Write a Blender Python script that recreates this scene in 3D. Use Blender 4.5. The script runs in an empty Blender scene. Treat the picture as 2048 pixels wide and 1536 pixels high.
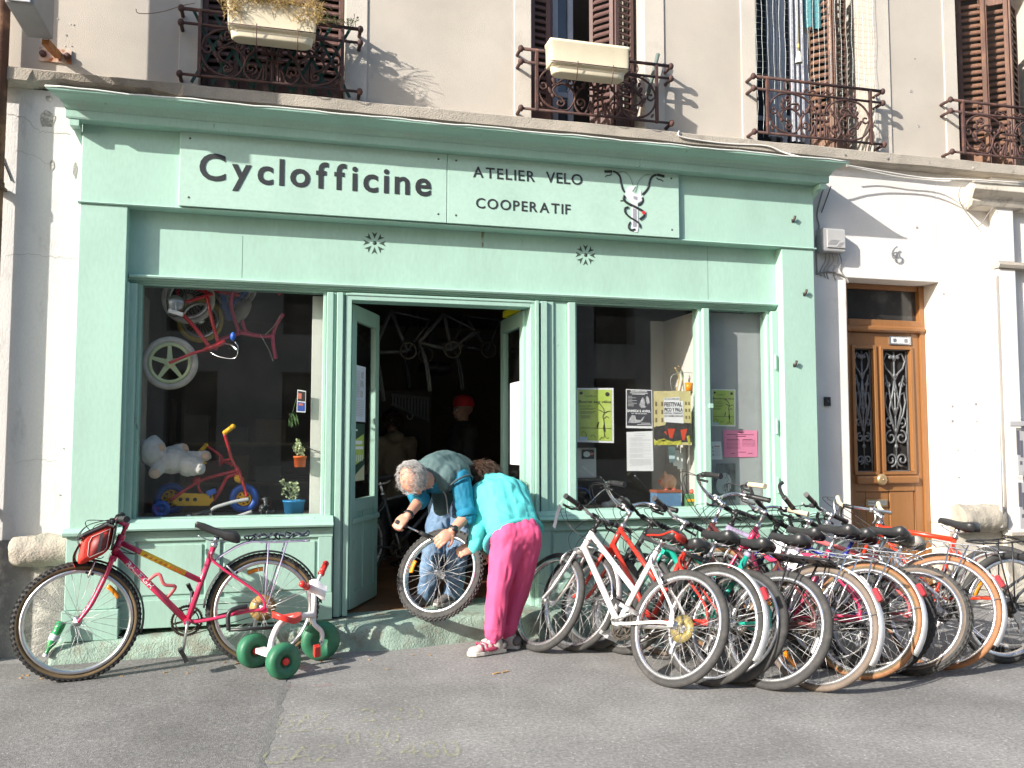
import bpy, bmesh, math, random
from mathutils import Vector, Matrix, noise
V = Vector
PI = math.pi
random.seed(7)
SC = bpy.context.scene
COL = SC.collection

# ------------------------------------------------------------------ camera, sky, sun, exposure
CAM_POS = V((0.0, -5.95, 1.32))
YAW, PITCH = math.radians(14.75), math.radians(3.88)
cam = bpy.data.cameras.new('camera')
cam.sensor_width = 36.0
cam.lens = 1750.0 / 2048.0 * 36.0
cam.clip_end = 300.0
cam_ob = bpy.data.objects.new('camera', cam)
COL.objects.link(cam_ob)
cam_ob.location = CAM_POS
cam_ob.rotation_euler = (PI / 2 + PITCH, 0, -YAW)
SC.camera = cam_ob

SUN_TRAVEL = V((2.05, 1.0, -1.13)).normalized()
world = bpy.data.worlds.new('World')
SC.world = world
world.use_nodes = True
wn = world.node_tree
wn.nodes.clear()
sky = wn.nodes.new('ShaderNodeTexSky')
sky.sky_type = 'NISHITA'
sky.sun_disc = False
sky.sun_elevation = math.asin(-SUN_TRAVEL.z)
sky.sun_rotation = math.atan2(-SUN_TRAVEL.x, -SUN_TRAVEL.y)
sky.air_density = 1.0
sky.dust_density = 1.5
bg = wn.nodes.new('ShaderNodeBackground')
bg.inputs['Strength'].default_value = 0.15
wo = wn.nodes.new('ShaderNodeOutputWorld')
wn.links.new(sky.outputs[0], bg.inputs[0])
wn.links.new(bg.outputs[0], wo.inputs[0])

sun = bpy.data.lights.new('sun', 'SUN')
sun.energy = 4.6
sun.angle = math.radians(0.55)
sun.color = (1.0, 0.94, 0.85)
sun_ob = bpy.data.objects.new('sun', sun)
COL.objects.link(sun_ob)
sun_ob.location = (-12, -8, 9)
sun_ob.rotation_euler = SUN_TRAVEL.to_track_quat('-Z', 'Y').to_euler()

SC.view_settings.view_transform = 'Standard'
SC.view_settings.look = 'None'
SC.view_settings.exposure = 0.85
SC.view_settings.gamma = 1.0
SC.view_settings.use_curve_mapping = False
SC.render.engine = 'CYCLES'
SC.cycles.max_bounces = 8
SC.cycles.transparent_max_bounces = 16
SC.cycles.caustics_reflective = False
SC.cycles.caustics_refractive = False

# a measured point of the photograph -> the point of the place at depth y
_cp, _sp = math.cos(PITCH), math.sin(PITCH)
_cy, _sy = math.cos(YAW), math.sin(YAW)
def at(u, v, y):
    a, b = (u - 1024) / 1750.0, (768 - v) / 1750.0
    f = _cp - b * _sp
    z = _sp + b * _cp
    d = V((a * _cy + f * _sy, -a * _sy + f * _cy, z))
    return CAM_POS + d * ((y - CAM_POS.y) / d.y)

# ------------------------------------------------------------------ mesh builder
ORG = {}
class MB:
    def __init__(s):
        s.v = []; s.f = []; s.m = []; s.sm = []
    def add(s, vs, fs, mat=0, smooth=False):
        o = len(s.v)
        s.v += [V(p) for p in vs]
        for f in fs:
            s.f.append([i + o for i in f]); s.m.append(mat); s.sm.append(smooth)
        return s
    def box(s, x0, x1, y0, y1, z0, z1, mat=0):
        return s.add([(x0,y0,z0),(x1,y0,z0),(x1,y1,z0),(x0,y1,z0),(x0,y0,z1),(x1,y0,z1),(x1,y1,z1),(x0,y1,z1)],
                     [(0,3,2,1),(4,5,6,7),(0,1,5,4),(1,2,6,5),(2,3,7,6),(3,0,4,7)], mat)
    def obox(s, c, ax, ay, az, mat=0):
        c, ax, ay, az = V(c), V(ax), V(ay), V(az)
        p = [c + ax*i + ay*j + az*k for k in (-1,1) for j in (-1,1) for i in (-1,1)]
        return s.add([p[0],p[1],p[3],p[2],p[4],p[5],p[7],p[6]],
                     [(0,3,2,1),(4,5,6,7),(0,1,5,4),(1,2,6,5),(2,3,7,6),(3,0,4,7)], mat)
    def tube(s, pts, r, n=8, closed=False, mat=0, smooth=True, flat=1.0):
        pts = [V(p) for p in pts]; N = len(pts)
        rs = r if isinstance(r, (list, tuple)) else [r] * N
        T = []
        for i in range(N):
            if closed: t = pts[(i+1) % N] - pts[i-1]
            else: t = pts[min(i+1, N-1)] - pts[max(i-1, 0)]
            T.append(t.normalized() if t.length > 1e-9 else V((0,0,1)))
        a = V((0,0,1)) if abs(T[0].z) < .9 else V((1,0,0))
        u = T[0].cross(a).normalized()
        vs = []
        for i in range(N):
            u = (u - T[i] * u.dot(T[i]))
            u = u.normalized() if u.length > 1e-6 else T[i].orthogonal().normalized()
            w = T[i].cross(u)
            for k in range(n):
                an = 2 * PI * k / n
                vs.append(pts[i] + (u * math.cos(an) + w * math.sin(an) * flat) * rs[i])
        fs = []
        M = N if closed else N - 1
        for i in range(M):
            j = (i + 1) % N
            for k in range(n):
                l = (k + 1) % n
                fs.append((i*n+k, i*n+l, j*n+l, j*n+k))
        s.add(vs, fs, mat, smooth)
        if not closed:
            s.add(vs[:n], [tuple(range(n-1, -1, -1))], mat)
            s.add(vs[-n:], [tuple(range(n))], mat)
        return s
    def lathe(s, prof, o, axis, n=24, mat=0, smooth=True, closed=False, mats=None, arc=None, ref=None):
        """prof: list of (radius, height along axis)"""
        o, ax = V(o), V(axis).normalized()
        u = (V(ref) - ax * V(ref).dot(ax)).normalized() if ref is not None else ax.orthogonal().normalized()
        w = ax.cross(u)
        a0, a1 = arc if arc else (0, 2 * PI)
        cnt = n + 1 if arc else n
        vs = []
        for k in range(cnt):
            an = a0 + (a1 - a0) * k / n
            d = u * math.cos(an) + w * math.sin(an)
            for (r, h) in prof: vs.append(o + d * r + ax * h)
        P = len(prof)
        for k in range(n):
            l = (k + 1) % cnt
            for j in range(P if closed else P - 1):
                jj = (j + 1) % P
                s.add([vs[k*P+j], vs[l*P+j], vs[l*P+jj], vs[k*P+jj]], [(0,1,2,3)], mats[j] if mats else mat, smooth)
        if arc and closed:
            s.add(vs[:P], [tuple(range(P))], mat); s.add(vs[n*P:n*P+P], [tuple(range(P-1,-1,-1))], mat)
        return s
    def cyl(s, p0, p1, r, n=12, mat=0, r1=None, smooth=True):
        return s.tube([p0, p1], [r, r if r1 is None else r1], n, False, mat, smooth)
    def ell(s, c, r, rot=None, nu=12, nv=8, mat=0):
        c = V(c); r = V(r) if not isinstance(r, (int, float)) else V((r, r, r))
        vs = []
        for j in range(1, nv):
            b = PI * j / nv
            for i in range(nu):
                a = 2 * PI * i / nu
                p = V((r.x*math.sin(b)*math.cos(a), r.y*math.sin(b)*math.sin(a), r.z*math.cos(b)))
                vs.append(c + (rot @ p if rot else p))
        t, b_ = V((0,0,r.z)), V((0,0,-r.z))
        vs.append(c + (rot @ t if rot else t)); vs.append(c + (rot @ b_ if rot else b_))
        fs = []
        for j in range(nv - 2):
            for i in range(nu):
                k = (i + 1) % nu
                fs.append((j*nu+i, (j+1)*nu+i, (j+1)*nu+k, j*nu+k))
        T = len(vs) - 2; B = len(vs) - 1
        for i in range(nu):
            k = (i + 1) % nu
            fs.append((T, i, k)); fs.append((B, (nv-2)*nu+k, (nv-2)*nu+i))
        return s.add(vs, fs, mat, True)
    def cap(s, p0, p1, r0, r1, n=12, mat=0):
        """tapered limb with round ends"""
        p0, p1 = V(p0), V(p1)
        d = (p1 - p0).normalized(); pts = []; rs = []
        for t in (-.98, -.8, -.5): pts.append(p0 + d*r0*t); rs.append(r0*math.sqrt(max(1-t*t, 0)))
        pts += [p0, p1]; rs += [r0, r1]
        for t in (.5, .8, .98): pts.append(p1 + d*r1*t); rs.append(r1*math.sqrt(max(1-t*t, 0)))
        return s.tube(pts, rs, n, False, mat)
    def prism(s, poly, o, ux, uy, depth, mat=0):
        """flat polygon (list of 2d) pushed along a depth vector"""
        o, ux, uy, d = V(o), V(ux), V(uy), V(depth)
        a = [o + ux*p[0] + uy*p[1] for p in poly]; n = len(a)
        b = [p + d for p in a]
        fs = [tuple(range(n)), tuple(range(2*n-1, n-1, -1))]
        fs += [(i, i+n, (i+1) % n + n, (i+1) % n) for i in range(n)]
        return s.add(a + b, fs, mat)
    def mould(s, prof, x0, x1, mat=0, k0=0.0, k1=0.0):
        """closed (y,z) profile run along x; ends slanted by k * projection"""
        n = len(prof)
        a = [V((x0 + k0*y, y, z)) for y, z in prof]; b = [V((x1 - k1*y, y, z)) for y, z in prof]
        fs = [tuple(range(n)), tuple(range(2*n-1, n-1, -1))]
        fs += [(i, i+n, (i+1) % n + n, (i+1) % n) for i in range(n)]
        return s.add(a + b, fs, mat)
    def grid(s, fn, nu, nv, mat=0, smooth=True):
        vs = [fn(i/nu, j/nv) for j in range(nv+1) for i in range(nu+1)]
        fs = [(j*(nu+1)+i, j*(nu+1)+i+1, (j+1)*(nu+1)+i+1, (j+1)*(nu+1)+i) for j in range(nv) for i in range(nu)]
        return s.add(vs, fs, mat, smooth)
    def xf(s, fn):
        s.v = [fn(p) for p in s.v]; return s
    def join(s, o):
        k = len(s.v); s.v += o.v
        s.f += [[i+k for i in f] for f in o.f]; s.m += o.m; s.sm += o.sm
        return s
    def mesh(s, name, org=V((0,0,0))):
        me = bpy.data.meshes.new(name)
        me.from_pydata([tuple(p - org) for p in s.v], [], s.f)
        me.polygons.foreach_set('material_index', s.m)
        me.polygons.foreach_set('use_smooth', s.sm)
        bm = bmesh.new(); bm.from_mesh(me)
        bmesh.ops.remove_doubles(bm, verts=bm.verts, dist=1e-5)
        bmesh.ops.recalc_face_normals(bm, faces=bm.faces)
        bm.to_mesh(me); bm.free()
        me.update()
        return me

def link(o, parent=None):
    COL.objects.link(o)
    if parent is not None: o.parent = parent
    return o
def tag(o, label=None, cat=None, group=None, kind=None):
    if label: o['label'] = label
    if cat: o['category'] = cat
    if group: o['group'] = group
    if kind: o['kind'] = kind
    return o
def thing(name, label, cat, loc=(0,0,0), group=None):
    o = bpy.data.objects.new(name, None); link(o)
    o.empty_display_size = .1
    o.location = loc; ORG[o.name] = V(loc)
    return tag(o, label, cat, group)
def obj(name, mb, mats, parent=None, label=None, cat=None, group=None, kind=None, bevel=0, org=None):
    base = ORG.get(parent.name, V((0,0,0))) if parent else V((0,0,0))
    o0 = V(org) if org is not None else base
    me = mb.mesh(name, o0)
    o = bpy.data.objects.new(name, me); link(o, parent)
    o.location = o0 - base; ORG[o.name] = o0
    for m in (mats if isinstance(mats, (list, tuple)) else [mats]): me.materials.append(m)
    if bevel:
        md = o.modifiers.new('bevel', 'BEVEL'); md.width = bevel; md.segments = 2; md.limit_method = 'ANGLE'
    return tag(o, label, cat, group, kind)
def copy_piece(o, parent, loc=None):
    c = o.copy(); COL.objects.link(c); c.parent = parent
    if loc is not None: c.location = loc
    ORG[c.name] = ORG[o.name]
    return c

# ------------------------------------------------------------------ materials
MATS = {}
def nd(nt, t, **kw):
    n = nt.nodes.new(t)
    for k, v in kw.items(): setattr(n, k, v)
    return n
def M(name, col, rough=.5, metal=0., var=.08, vs=6., bump=0., bs=150., spec=.5, col2=None, c2s=3., c2lo=.55, c2hi=.7, stretch=(1,1,1), coat=0., fine=.04, chips=None):
    if name in MATS: return MATS[name]
    m = bpy.data.materials.new(name); m.use_nodes = True
    nt = m.node_tree; p = nt.nodes['Principled BSDF']
    p.inputs['Roughness'].default_value = rough; p.inputs['Metallic'].default_value = metal
    p.inputs['Specular IOR Level'].default_value = spec
    p.inputs['Coat Weight'].default_value = coat
    tc = nd(nt, 'ShaderNodeTexCoord'); mp = nd(nt, 'ShaderNodeMapping'); mp.inputs['Scale'].default_value = stretch
    nt.links.new(tc.outputs['Object'], mp.inputs[0])
    n1 = nd(nt, 'ShaderNodeTexNoise'); n1.inputs['Scale'].default_value = vs; n1.inputs['Detail'].default_value = 6
    nt.links.new(mp.outputs[0], n1.inputs[0])
    r1 = nd(nt, 'ShaderNodeMapRange'); r1.inputs[1].default_value = .3; r1.inputs[2].default_value = .7
    r1.inputs[3].default_value = 1 - var; r1.inputs[4].default_value = 1 + var
    nt.links.new(n1.outputs[0], r1.inputs[0])
    n2 = nd(nt, 'ShaderNodeTexNoise'); n2.inputs['Scale'].default_value = bs; n2.inputs['Detail'].default_value = 3
    nt.links.new(mp.outputs[0], n2.inputs[0])
    r2 = nd(nt, 'ShaderNodeMapRange'); r2.inputs[1].default_value = .3; r2.inputs[2].default_value = .7
    r2.inputs[3].default_value = 1 - fine; r2.inputs[4].default_value = 1 + fine
    nt.links.new(n2.outputs[0], r2.inputs[0])
    mu = nd(nt, 'ShaderNodeMath', operation='MULTIPLY')
    nt.links.new(r1.outputs[0], mu.inputs[0]); nt.links.new(r2.outputs[0], mu.inputs[1])
    vm = nd(nt, 'ShaderNodeVectorMath', operation='SCALE')
    nt.links.new(mu.outputs[0], vm.inputs['Scale'])
    if col2 is None:
        vm.inputs[0].default_value = col[:3]
    else:
        n3 = nd(nt, 'ShaderNodeTexNoise'); n3.inputs['Scale'].default_value = c2s; n3.inputs['Detail'].default_value = 8; n3.inputs['Roughness'].default_value = .65
        nt.links.new(mp.outputs[0], n3.inputs[0])
        r3 = nd(nt, 'ShaderNodeMapRange'); r3.inputs[1].default_value = c2lo; r3.inputs[2].default_value = c2hi
        nt.links.new(n3.outputs[0], r3.inputs[0])
        mx = nd(nt, 'ShaderNodeMix', data_type='RGBA')
        mx.inputs[6].default_value = (*col[:3], 1); mx.inputs[7].default_value = (*col2[:3], 1)
        nt.links.new(r3.outputs[0], mx.inputs[0]); nt.links.new(mx.outputs[2], vm.inputs[0])
    col_out = vm.outputs[0]
    if chips:   # small flaked spots where an older coat shows
        cc, cs, lo_ = chips
        n4 = nd(nt, 'ShaderNodeTexNoise'); n4.inputs['Scale'].default_value = cs; n4.inputs['Detail'].default_value = 9; n4.inputs['Roughness'].default_value = .62
        nt.links.new(mp.outputs[0], n4.inputs[0])
        r4 = nd(nt, 'ShaderNodeMapRange'); r4.inputs[1].default_value = lo_; r4.inputs[2].default_value = lo_ + .015
        nt.links.new(n4.outputs[0], r4.inputs[0])
        m4 = nd(nt, 'ShaderNodeMix', data_type='RGBA'); m4.inputs[7].default_value = (*cc, 1)
        nt.links.new(r4.outputs[0], m4.inputs[0]); nt.links.new(col_out, m4.inputs[6]); col_out = m4.outputs[2]
    nt.links.new(col_out, p.inputs['Base Color'])
    if bump:
        b = nd(nt, 'ShaderNodeBump'); b.inputs['Strength'].default_value = bump; b.inputs['Distance'].default_value = .01
        nt.links.new(n2.outputs[0], b.inputs['Height']); nt.links.new(b.outputs[0], p.inputs['Normal'])
    MATS[name] = m
    return m
def node_of(m, t): return [n for n in m.node_tree.nodes if n.bl_idname == t]

GREEN = M('mint_paint', (.375,.572,.485), .45, var=.05, vs=2.5, bump=.05, bs=60, col2=(.345,.525,.445), c2s=4, c2lo=.48, c2hi=.72, stretch=(1,1,.35), chips=((.25,.36,.30), 9, .715))
GREEN_D = M('mint_paint_joinery', (.345,.535,.455), .42, var=.07, vs=3, bump=.08, bs=70, col2=(.37,.50,.44), c2s=9, c2lo=.6, c2hi=.68, stretch=(1,1,.25), chips=((.20,.29,.24), 14, .685))
PLASTER_UP = M('plaster_grey_beige', (.52,.475,.415), .9, var=.07, vs=1.6, bump=.35, bs=180, col2=(.455,.415,.36), c2s=1.2, c2lo=.45, c2hi=.75)
PLASTER_TRIM = M('plaster_band', (.58,.535,.47), .9, var=.07, vs=3, bump=.25, bs=150, col2=(.45,.41,.36), c2s=4, c2lo=.55, c2hi=.75)
PLASTER_LOW = M('plaster_white_worn', (.78,.755,.72), .9, var=.06, vs=2, bump=.3, bs=120, col2=(.55,.52,.48), c2s=2.2, c2lo=.62, c2hi=.8)
PLASTER_L = M('plaster_white_dirty', (.68,.66,.645), .9, var=.06, vs=3, bump=.3, bs=110, col2=(.40,.385,.365), c2s=4.5, c2lo=.56, c2hi=.76, stretch=(1,1,.4))
PLASTER_BASE = M('cement_base', (.25,.24,.225), .92, var=.2, vs=6, bump=.6, bs=90, col2=(.50,.47,.42), c2s=5, c2lo=.5, c2hi=.62)
STONE = M('ledge_stone', (.42,.38,.325), .92, var=.14, vs=7, bump=.6, bs=110, col2=(.22,.20,.17), c2s=3.5, c2lo=.55, c2hi=.72)
ROLL = M('stone_roll', (.40,.365,.305), .92, var=.15, vs=9, bump=.7, bs=80, col2=(.22,.20,.165), c2s=9, c2lo=.52, c2hi=.66)
STEPM = M('step_green_worn', (.29,.40,.33), .85, var=.15, vs=8, bump=.7, bs=90, col2=(.25,.275,.22), c2s=5, c2lo=.5, c2hi=.62)
RUSTIRON = M('rusty_iron', (.085,.046,.042), .7, .2, var=.25, vs=18, bump=.4, bs=140, col2=(.17,.075,.05), c2s=9, c2lo=.55, c2hi=.7)
RUST = M('bright_rust', (.36,.14,.04), .85, var=.3, vs=20, bump=.5, bs=160)
BROWN = M('shutter_brown', (.115,.062,.055), .6, var=.2, vs=10, bump=.3, bs=100, col2=(.20,.13,.11), c2s=9, c2lo=.58, c2hi=.68, stretch=(1,1,.5))
BROWN_R = M('shutter_rust_brown', (.135,.070,.050), .65, var=.25, vs=9, bump=.3, bs=100, col2=(.24,.13,.075), c2s=6, c2lo=.5, c2hi=.65, stretch=(1,1,.4))
BLACKP = M('black_plastic', (.022,.022,.024), .42, var=.2, vs=20, bump=.1)
RUBBER = M('tyre_rubber', (.036,.035,.034), .8, var=.2, vs=25, bump=.2, bs=200, col2=(.075,.07,.065), c2s=14, c2lo=.5, c2hi=.75)
RUBBER_G = M('tyre_rubber_grey', (.046,.045,.044), .8, var=.2, vs=25, bump=.2, bs=200, col2=(.085,.08,.075), c2s=14, c2lo=.5, c2hi=.75)
GUM = M('gum_sidewall', (.16,.11,.052), .75, var=.15, vs=20)
GUM_O = M('orange_sidewall', (.29,.135,.06), .7, var=.15, vs=20)
TANW = M('tan_sidewall', (.16,.125,.10), .75, var=.15, vs=20)
GUARDM = M('polished_mudguard', (.80,.80,.81), .38, .35, var=.06, vs=12, col2=(.5,.45,.4), c2s=16, c2lo=.66, c2hi=.74)
CHROME = M('chrome', (.78,.78,.80), .18, 1., var=.06, vs=15, bump=.03, col2=(.55,.5,.45), c2s=14, c2lo=.6, c2hi=.75)
ALU = M('dull_aluminium', (.66,.66,.67), .35, 1., var=.1, vs=20)
STEEL = M('spoke_steel', (.55,.55,.55), .45, .8, var=.1, vs=20)
GREASE = M('chain_steel', (.10,.085,.07), .5, .8, var=.3, vs=30)
COGS = M('brown_cog', (.33,.21,.09), .5, .6, var=.25, vs=20)
BLACKM = M('black_metal', (.03,.03,.033), .35, .3, var=.2, vs=20)
DARKGREY = M('dark_grey_paint', (.065,.070,.075), .35, .2, var=.15, vs=20)
WHITEP = M('white_paint', (.80,.79,.77), .3, var=.05, vs=20, coat=.3, col2=(.6,.57,.53), c2s=18, c2lo=.64, c2hi=.7)
REDF = M('red_frame_paint', (.50,.035,.022), .3, var=.1, vs=12, coat=.4)
PINKF = M('raspberry_frame_paint', (.58,.035,.105), .28, var=.08, vs=12, coat=.5)
MAROON = M('maroon_paint', (.11,.03,.03), .35, var=.15, vs=12, coat=.3)
TEAL = M('teal_paint', (.015,.34,.25), .3, var=.1, vs=12, coat=.4)
SILVERF = M('silver_paint', (.55,.55,.60), .3, .6, var=.1, vs=12, coat=.3)
BLUEF = M('blue_paint', (.02,.03,.28), .28, var=.1, vs=12, coat=.5)
LILAC = M('lilac_paint', (.42,.36,.52), .35, .3, var=.1, vs=12)
CORAL = M('coral_frame_paint', (.60,.13,.14), .3, var=.1, vs=12, coat=.4)
BRED = M('bright_red_paint', (.75,.045,.015), .3, var=.08, vs=12, coat=.4)
REDLENS = M('red_lens', (.27,.010,.012), .15, var=.1, vs=30, coat=.6)
AMBER = M('amber_reflector', (.85,.28,.01), .25, var=.1, vs=60, coat=.5)
SADDLE = M('saddle_vinyl', (.03,.031,.033), .33, var=.15, vs=15, bump=.15, bs=220)
TANGRIP = M('cream_grip', (.60,.50,.36), .7, var=.1, vs=20)
PAPER = M('white_paper', (.80,.80,.82), .8, var=.03, vs=6)
INK = M('black_ink', (.030,.032,.036), .6, var=.1, vs=10)
LETTER = M('sign_letter_black', (.030,.034,.038), .5, var=.1, vs=10)
CABLE_B = M('black_cable', (.015,.015,.016), .4)
CABLE_W = M('white_cable', (.68,.66,.62), .6, var=.1, vs=8)
HOLE = M('dark_cavity', (.02,.018,.016), .9)

def glass_mat(name, tint=(1,1,1), refl=1.0, rough=0.0, dirt_haze=.0):
    m = bpy.data.materials.new(name); m.use_nodes = True
    nt = m.node_tree; nt.nodes.clear()
    out = nd(nt, 'ShaderNodeOutputMaterial'); mix = nd(nt, 'ShaderNodeMixShader')
    tr = nd(nt, 'ShaderNodeBsdfTransparent'); tr.inputs[0].default_value = (*tint, 1)
    gl = nd(nt, 'ShaderNodeBsdfGlossy'); gl.inputs['Roughness'].default_value = rough
    # thin pane: Schlick reflectance from the facing angle, alike on both faces
    fr = nd(nt, 'ShaderNodeLayerWeight'); fr.inputs[0].default_value = .5
    pw = nd(nt, 'ShaderNodeMath', operation='POWER'); pw.inputs[1].default_value = 5
    nt.links.new(fr.outputs['Facing'], pw.inputs[0])
    mu = nd(nt, 'ShaderNodeMath', operation='MULTIPLY_ADD'); mu.inputs[1].default_value = .95*refl; mu.inputs[2].default_value = .045*refl
    nt.links.new(pw.outputs[0], mu.inputs[0]); nt.links.new(mu.outputs[0], mix.inputs[0])
    nt.links.new(tr.outputs[0], mix.inputs[1]); nt.links.new(gl.outputs[0], mix.inputs[2])
    last = mix
    if dirt_haze:  # diffuse dirt film that also paints in the grey reflected haze of the panes
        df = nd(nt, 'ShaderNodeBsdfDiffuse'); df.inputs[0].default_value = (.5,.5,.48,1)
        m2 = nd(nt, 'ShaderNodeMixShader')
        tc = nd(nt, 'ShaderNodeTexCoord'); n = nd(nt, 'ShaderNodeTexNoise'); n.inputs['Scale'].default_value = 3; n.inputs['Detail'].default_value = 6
        r = nd(nt, 'ShaderNodeMapRange'); r.inputs[1].default_value = .4; r.inputs[2].default_value = .8; r.inputs[3].default_value = dirt_haze*.3; r.inputs[4].default_value = dirt_haze
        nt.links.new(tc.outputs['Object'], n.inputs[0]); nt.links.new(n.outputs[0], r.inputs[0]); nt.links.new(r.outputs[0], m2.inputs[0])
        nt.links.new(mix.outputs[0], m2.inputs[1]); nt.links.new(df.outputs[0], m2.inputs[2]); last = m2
    nt.links.new(last.outputs[0], out.inputs[0])
    return m
GLASS = glass_mat('window_glass', (.975,.985,.98), .9, dirt_haze=.011)
BOTTLE = M('green_bottle_plastic', (.025,.28,.09), .15, var=.2, vs=15, coat=.5)

# ------------------------------------------------------------------ lettering
_tc = {}
def glyphs(text, size=1.0, bold=0.0, track=1.0):
    key = (text, bold, track)
    if key not in _tc:
        cu = bpy.data.curves.new('text', 'FONT'); cu.body = text; cu.size = 1.0; cu.offset = bold; cu.space_character = track
        cu.resolution_u = 4
        ob = bpy.data.objects.new('text', cu); COL.objects.link(ob)
        dg = bpy.context.evaluated_depsgraph_get(); dg.update()
        me = ob.evaluated_get(dg).to_mesh()
        vs = [(v.co.x, v.co.y) for v in me.vertices]; fs = [tuple(p.vertices) for p in me.polygons]
        ob.evaluated_get(dg).to_mesh_clear()
        bpy.data.objects.remove(ob); bpy.data.curves.remove(cu)
        _tc[key] = (vs, fs)
    return _tc[key]
def text_into(mb, text, o, ux, uy, height, width=None, bold=0.0, mat=0, nudge=0.0, track=1.0, center=False, thick=0.0):
    """flat lettering in the plane (ux, uy); height = cap height; width = overall width"""
    vs, fs = glyphs(text, 1.0, bold, track)
    if not vs: return
    xs = [p[0] for p in vs]; ys = [p[1] for p in vs]
    cap = max(p[1] for p in glyphs('H', 1.0, bold)[0])
    k = height / cap
    kx = width / (max(xs) - min(xs)) if width else k
    o, ux, uy = V(o), V(ux).normalized(), V(uy).normalized()
    nrm = ux.cross(uy)
    x0 = min(xs) if not center else (min(xs) + max(xs)) / 2
    pv = [o + ux*(p[0]-x0)*kx + uy*p[1]*k + nrm*(nudge + thick) for p in vs]
    mb.add(pv, fs, mat)
    if thick:
        cnt = {}
        for f in fs:
            for i in range(len(f)):
                e = (f[i], f[(i+1) % len(f)]); cnt[e] = cnt.get(e, 0) + 1
        back = [p - nrm*thick for p in pv]; n = len(pv); side = []
        for (a, b) in cnt:
            if (b, a) not in cnt: side.append((b, a, a+n, b+n))
        mb.add(pv + back, side, mat)
# ------------------------------------------------------------------ ground and street (setting)
def asphalt(name, c, dark):
    m = bpy.data.materials.new(name); m.use_nodes = True
    nt = m.node_tree; p = nt.nodes['Principled BSDF']; p.inputs['Roughness'].default_value = .88
    p.inputs['Specular IOR Level'].default_value = .3
    tc = nd(nt, 'ShaderNodeTexCoord')
    vo = nd(nt, 'ShaderNodeTexVoronoi'); vo.inputs['Scale'].default_value = 150
    n1 = nd(nt, 'ShaderNodeTexNoise'); n1.inputs['Scale'].default_value = 1.3; n1.inputs['Detail'].default_value = 7; n1.inputs['Roughness'].default_value = .6
    n2 = nd(nt, 'ShaderNodeTexNoise'); n2.inputs['Scale'].default_value = 55; n2.inputs['Detail'].default_value = 4
    n3 = nd(nt, 'ShaderNodeTexNoise'); n3.inputs['Scale'].default_value = 9; n3.inputs['Detail'].default_value = 8; n3.inputs['Roughness'].default_value = .7
    for n in (vo, n1, n2, n3): nt.links.new(tc.outputs['Object'], n.inputs[0])
    r = nd(nt, 'ShaderNodeMapRange'); r.inputs[1].default_value = .35; r.inputs[2].default_value = .68; r.inputs[3].default_value = .74; r.inputs[4].default_value = 1.16
    nt.links.new(n1.outputs[0], r.inputs[0])
    r2 = nd(nt, 'ShaderNodeMapRange'); r2.inputs[1].default_value = .3; r2.inputs[2].default_value = .7; r2.inputs[3].default_value = .75; r2.inputs[4].default_value = 1.25
    nt.links.new(n2.outputs[0], r2.inputs[0])
    r4 = nd(nt, 'ShaderNodeMapRange'); r4.inputs[1].default_value = .62; r4.inputs[2].default_value = .72; r4.inputs[3].default_value = 1.; r4.inputs[4].default_value = .8
    nt.links.new(n3.outputs[0], r4.inputs[0])
    bw = nd(nt, 'ShaderNodeMapRange'); bw.inputs[1].default_value = .0; bw.inputs[2].default_value = 1.; bw.inputs[3].default_value = .84; bw.inputs[4].default_value = 1.17
    nt.links.new(vo.outputs['Color'], bw.inputs[0])
    a = nd(nt, 'ShaderNodeMath', operation='MULTIPLY'); b = nd(nt, 'ShaderNodeMath', operation='MULTIPLY'); d = nd(nt, 'ShaderNodeMath', operation='MULTIPLY')
    nt.links.new(r.outputs[0], a.inputs[0]); nt.links.new(r2.outputs[0], a.inputs[1])
    nt.links.new(a.outputs[0], b.inputs[0]); nt.links.new(bw.outputs[0], b.inputs[1])
    nt.links.new(b.outputs[0], d.inputs[0]); nt.links.new(r4.outputs[0], d.inputs[1])
    sx = nd(nt, 'ShaderNodeSeparateColor'); nt.links.new(vo.outputs['Color'], sx.inputs[0])
    sp = nd(nt, 'ShaderNodeMapRange'); sp.inputs[1].default_value = .975; sp.inputs[2].default_value = .99; sp.inputs[3].default_value = 1.; sp.inputs[4].default_value = 1.5
    nt.links.new(sx.outputs[1], sp.inputs[0])
    e = nd(nt, 'ShaderNodeMath', operation='MULTIPLY'); nt.links.new(d.outputs[0], e.inputs[0]); nt.links.new(sp.outputs[0], e.inputs[1]); d = e
    s = nd(nt, 'ShaderNodeVectorMath', operation='SCALE'); s.inputs[0].default_value = c
    nt.links.new(d.outputs[0], s.inputs['Scale']); nt.links.new(s.outputs[0], p.inputs['Base Color'])
    bp = nd(nt, 'ShaderNodeBump'); bp.inputs['Strength'].default_value = dark; bp.inputs['Distance'].default_value = .006
    ad = nd(nt, 'ShaderNodeMath', operation='ADD'); nt.links.new(vo.outputs['Distance'], ad.inputs[0]); nt.links.new(n2.outputs[0], ad.inputs[1])
    nt.links.new(ad.outputs[0], bp.inputs['Height']); nt.links.new(bp.outputs[0], p.inputs['Normal'])
    return m
ASPH = asphalt('pavement_asphalt', (.245,.239,.231), .16)
ASPH_D = asphalt('old_asphalt', (.205,.200,.193), .32)
ROADM = asphalt('road_asphalt', (.07,.07,.07), .6)
SEAM = M('seam_bitumen', (.205,.20,.19), .8, var=.2, vs=30, bump=.4)
g = MB(); g.box(-60, 60, -4.9, 6.5, -.3, 0); obj('pavement', g, ASPH, kind='structure')
g = MB(); g.box(-60, 60, -60, -5.06, -.5, -.13); obj('road', g, ROADM, kind='structure')
KERB = M('granite_kerb', (.35,.34,.33), .85, var=.2, vs=30, bump=.4)
g = MB()
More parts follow.
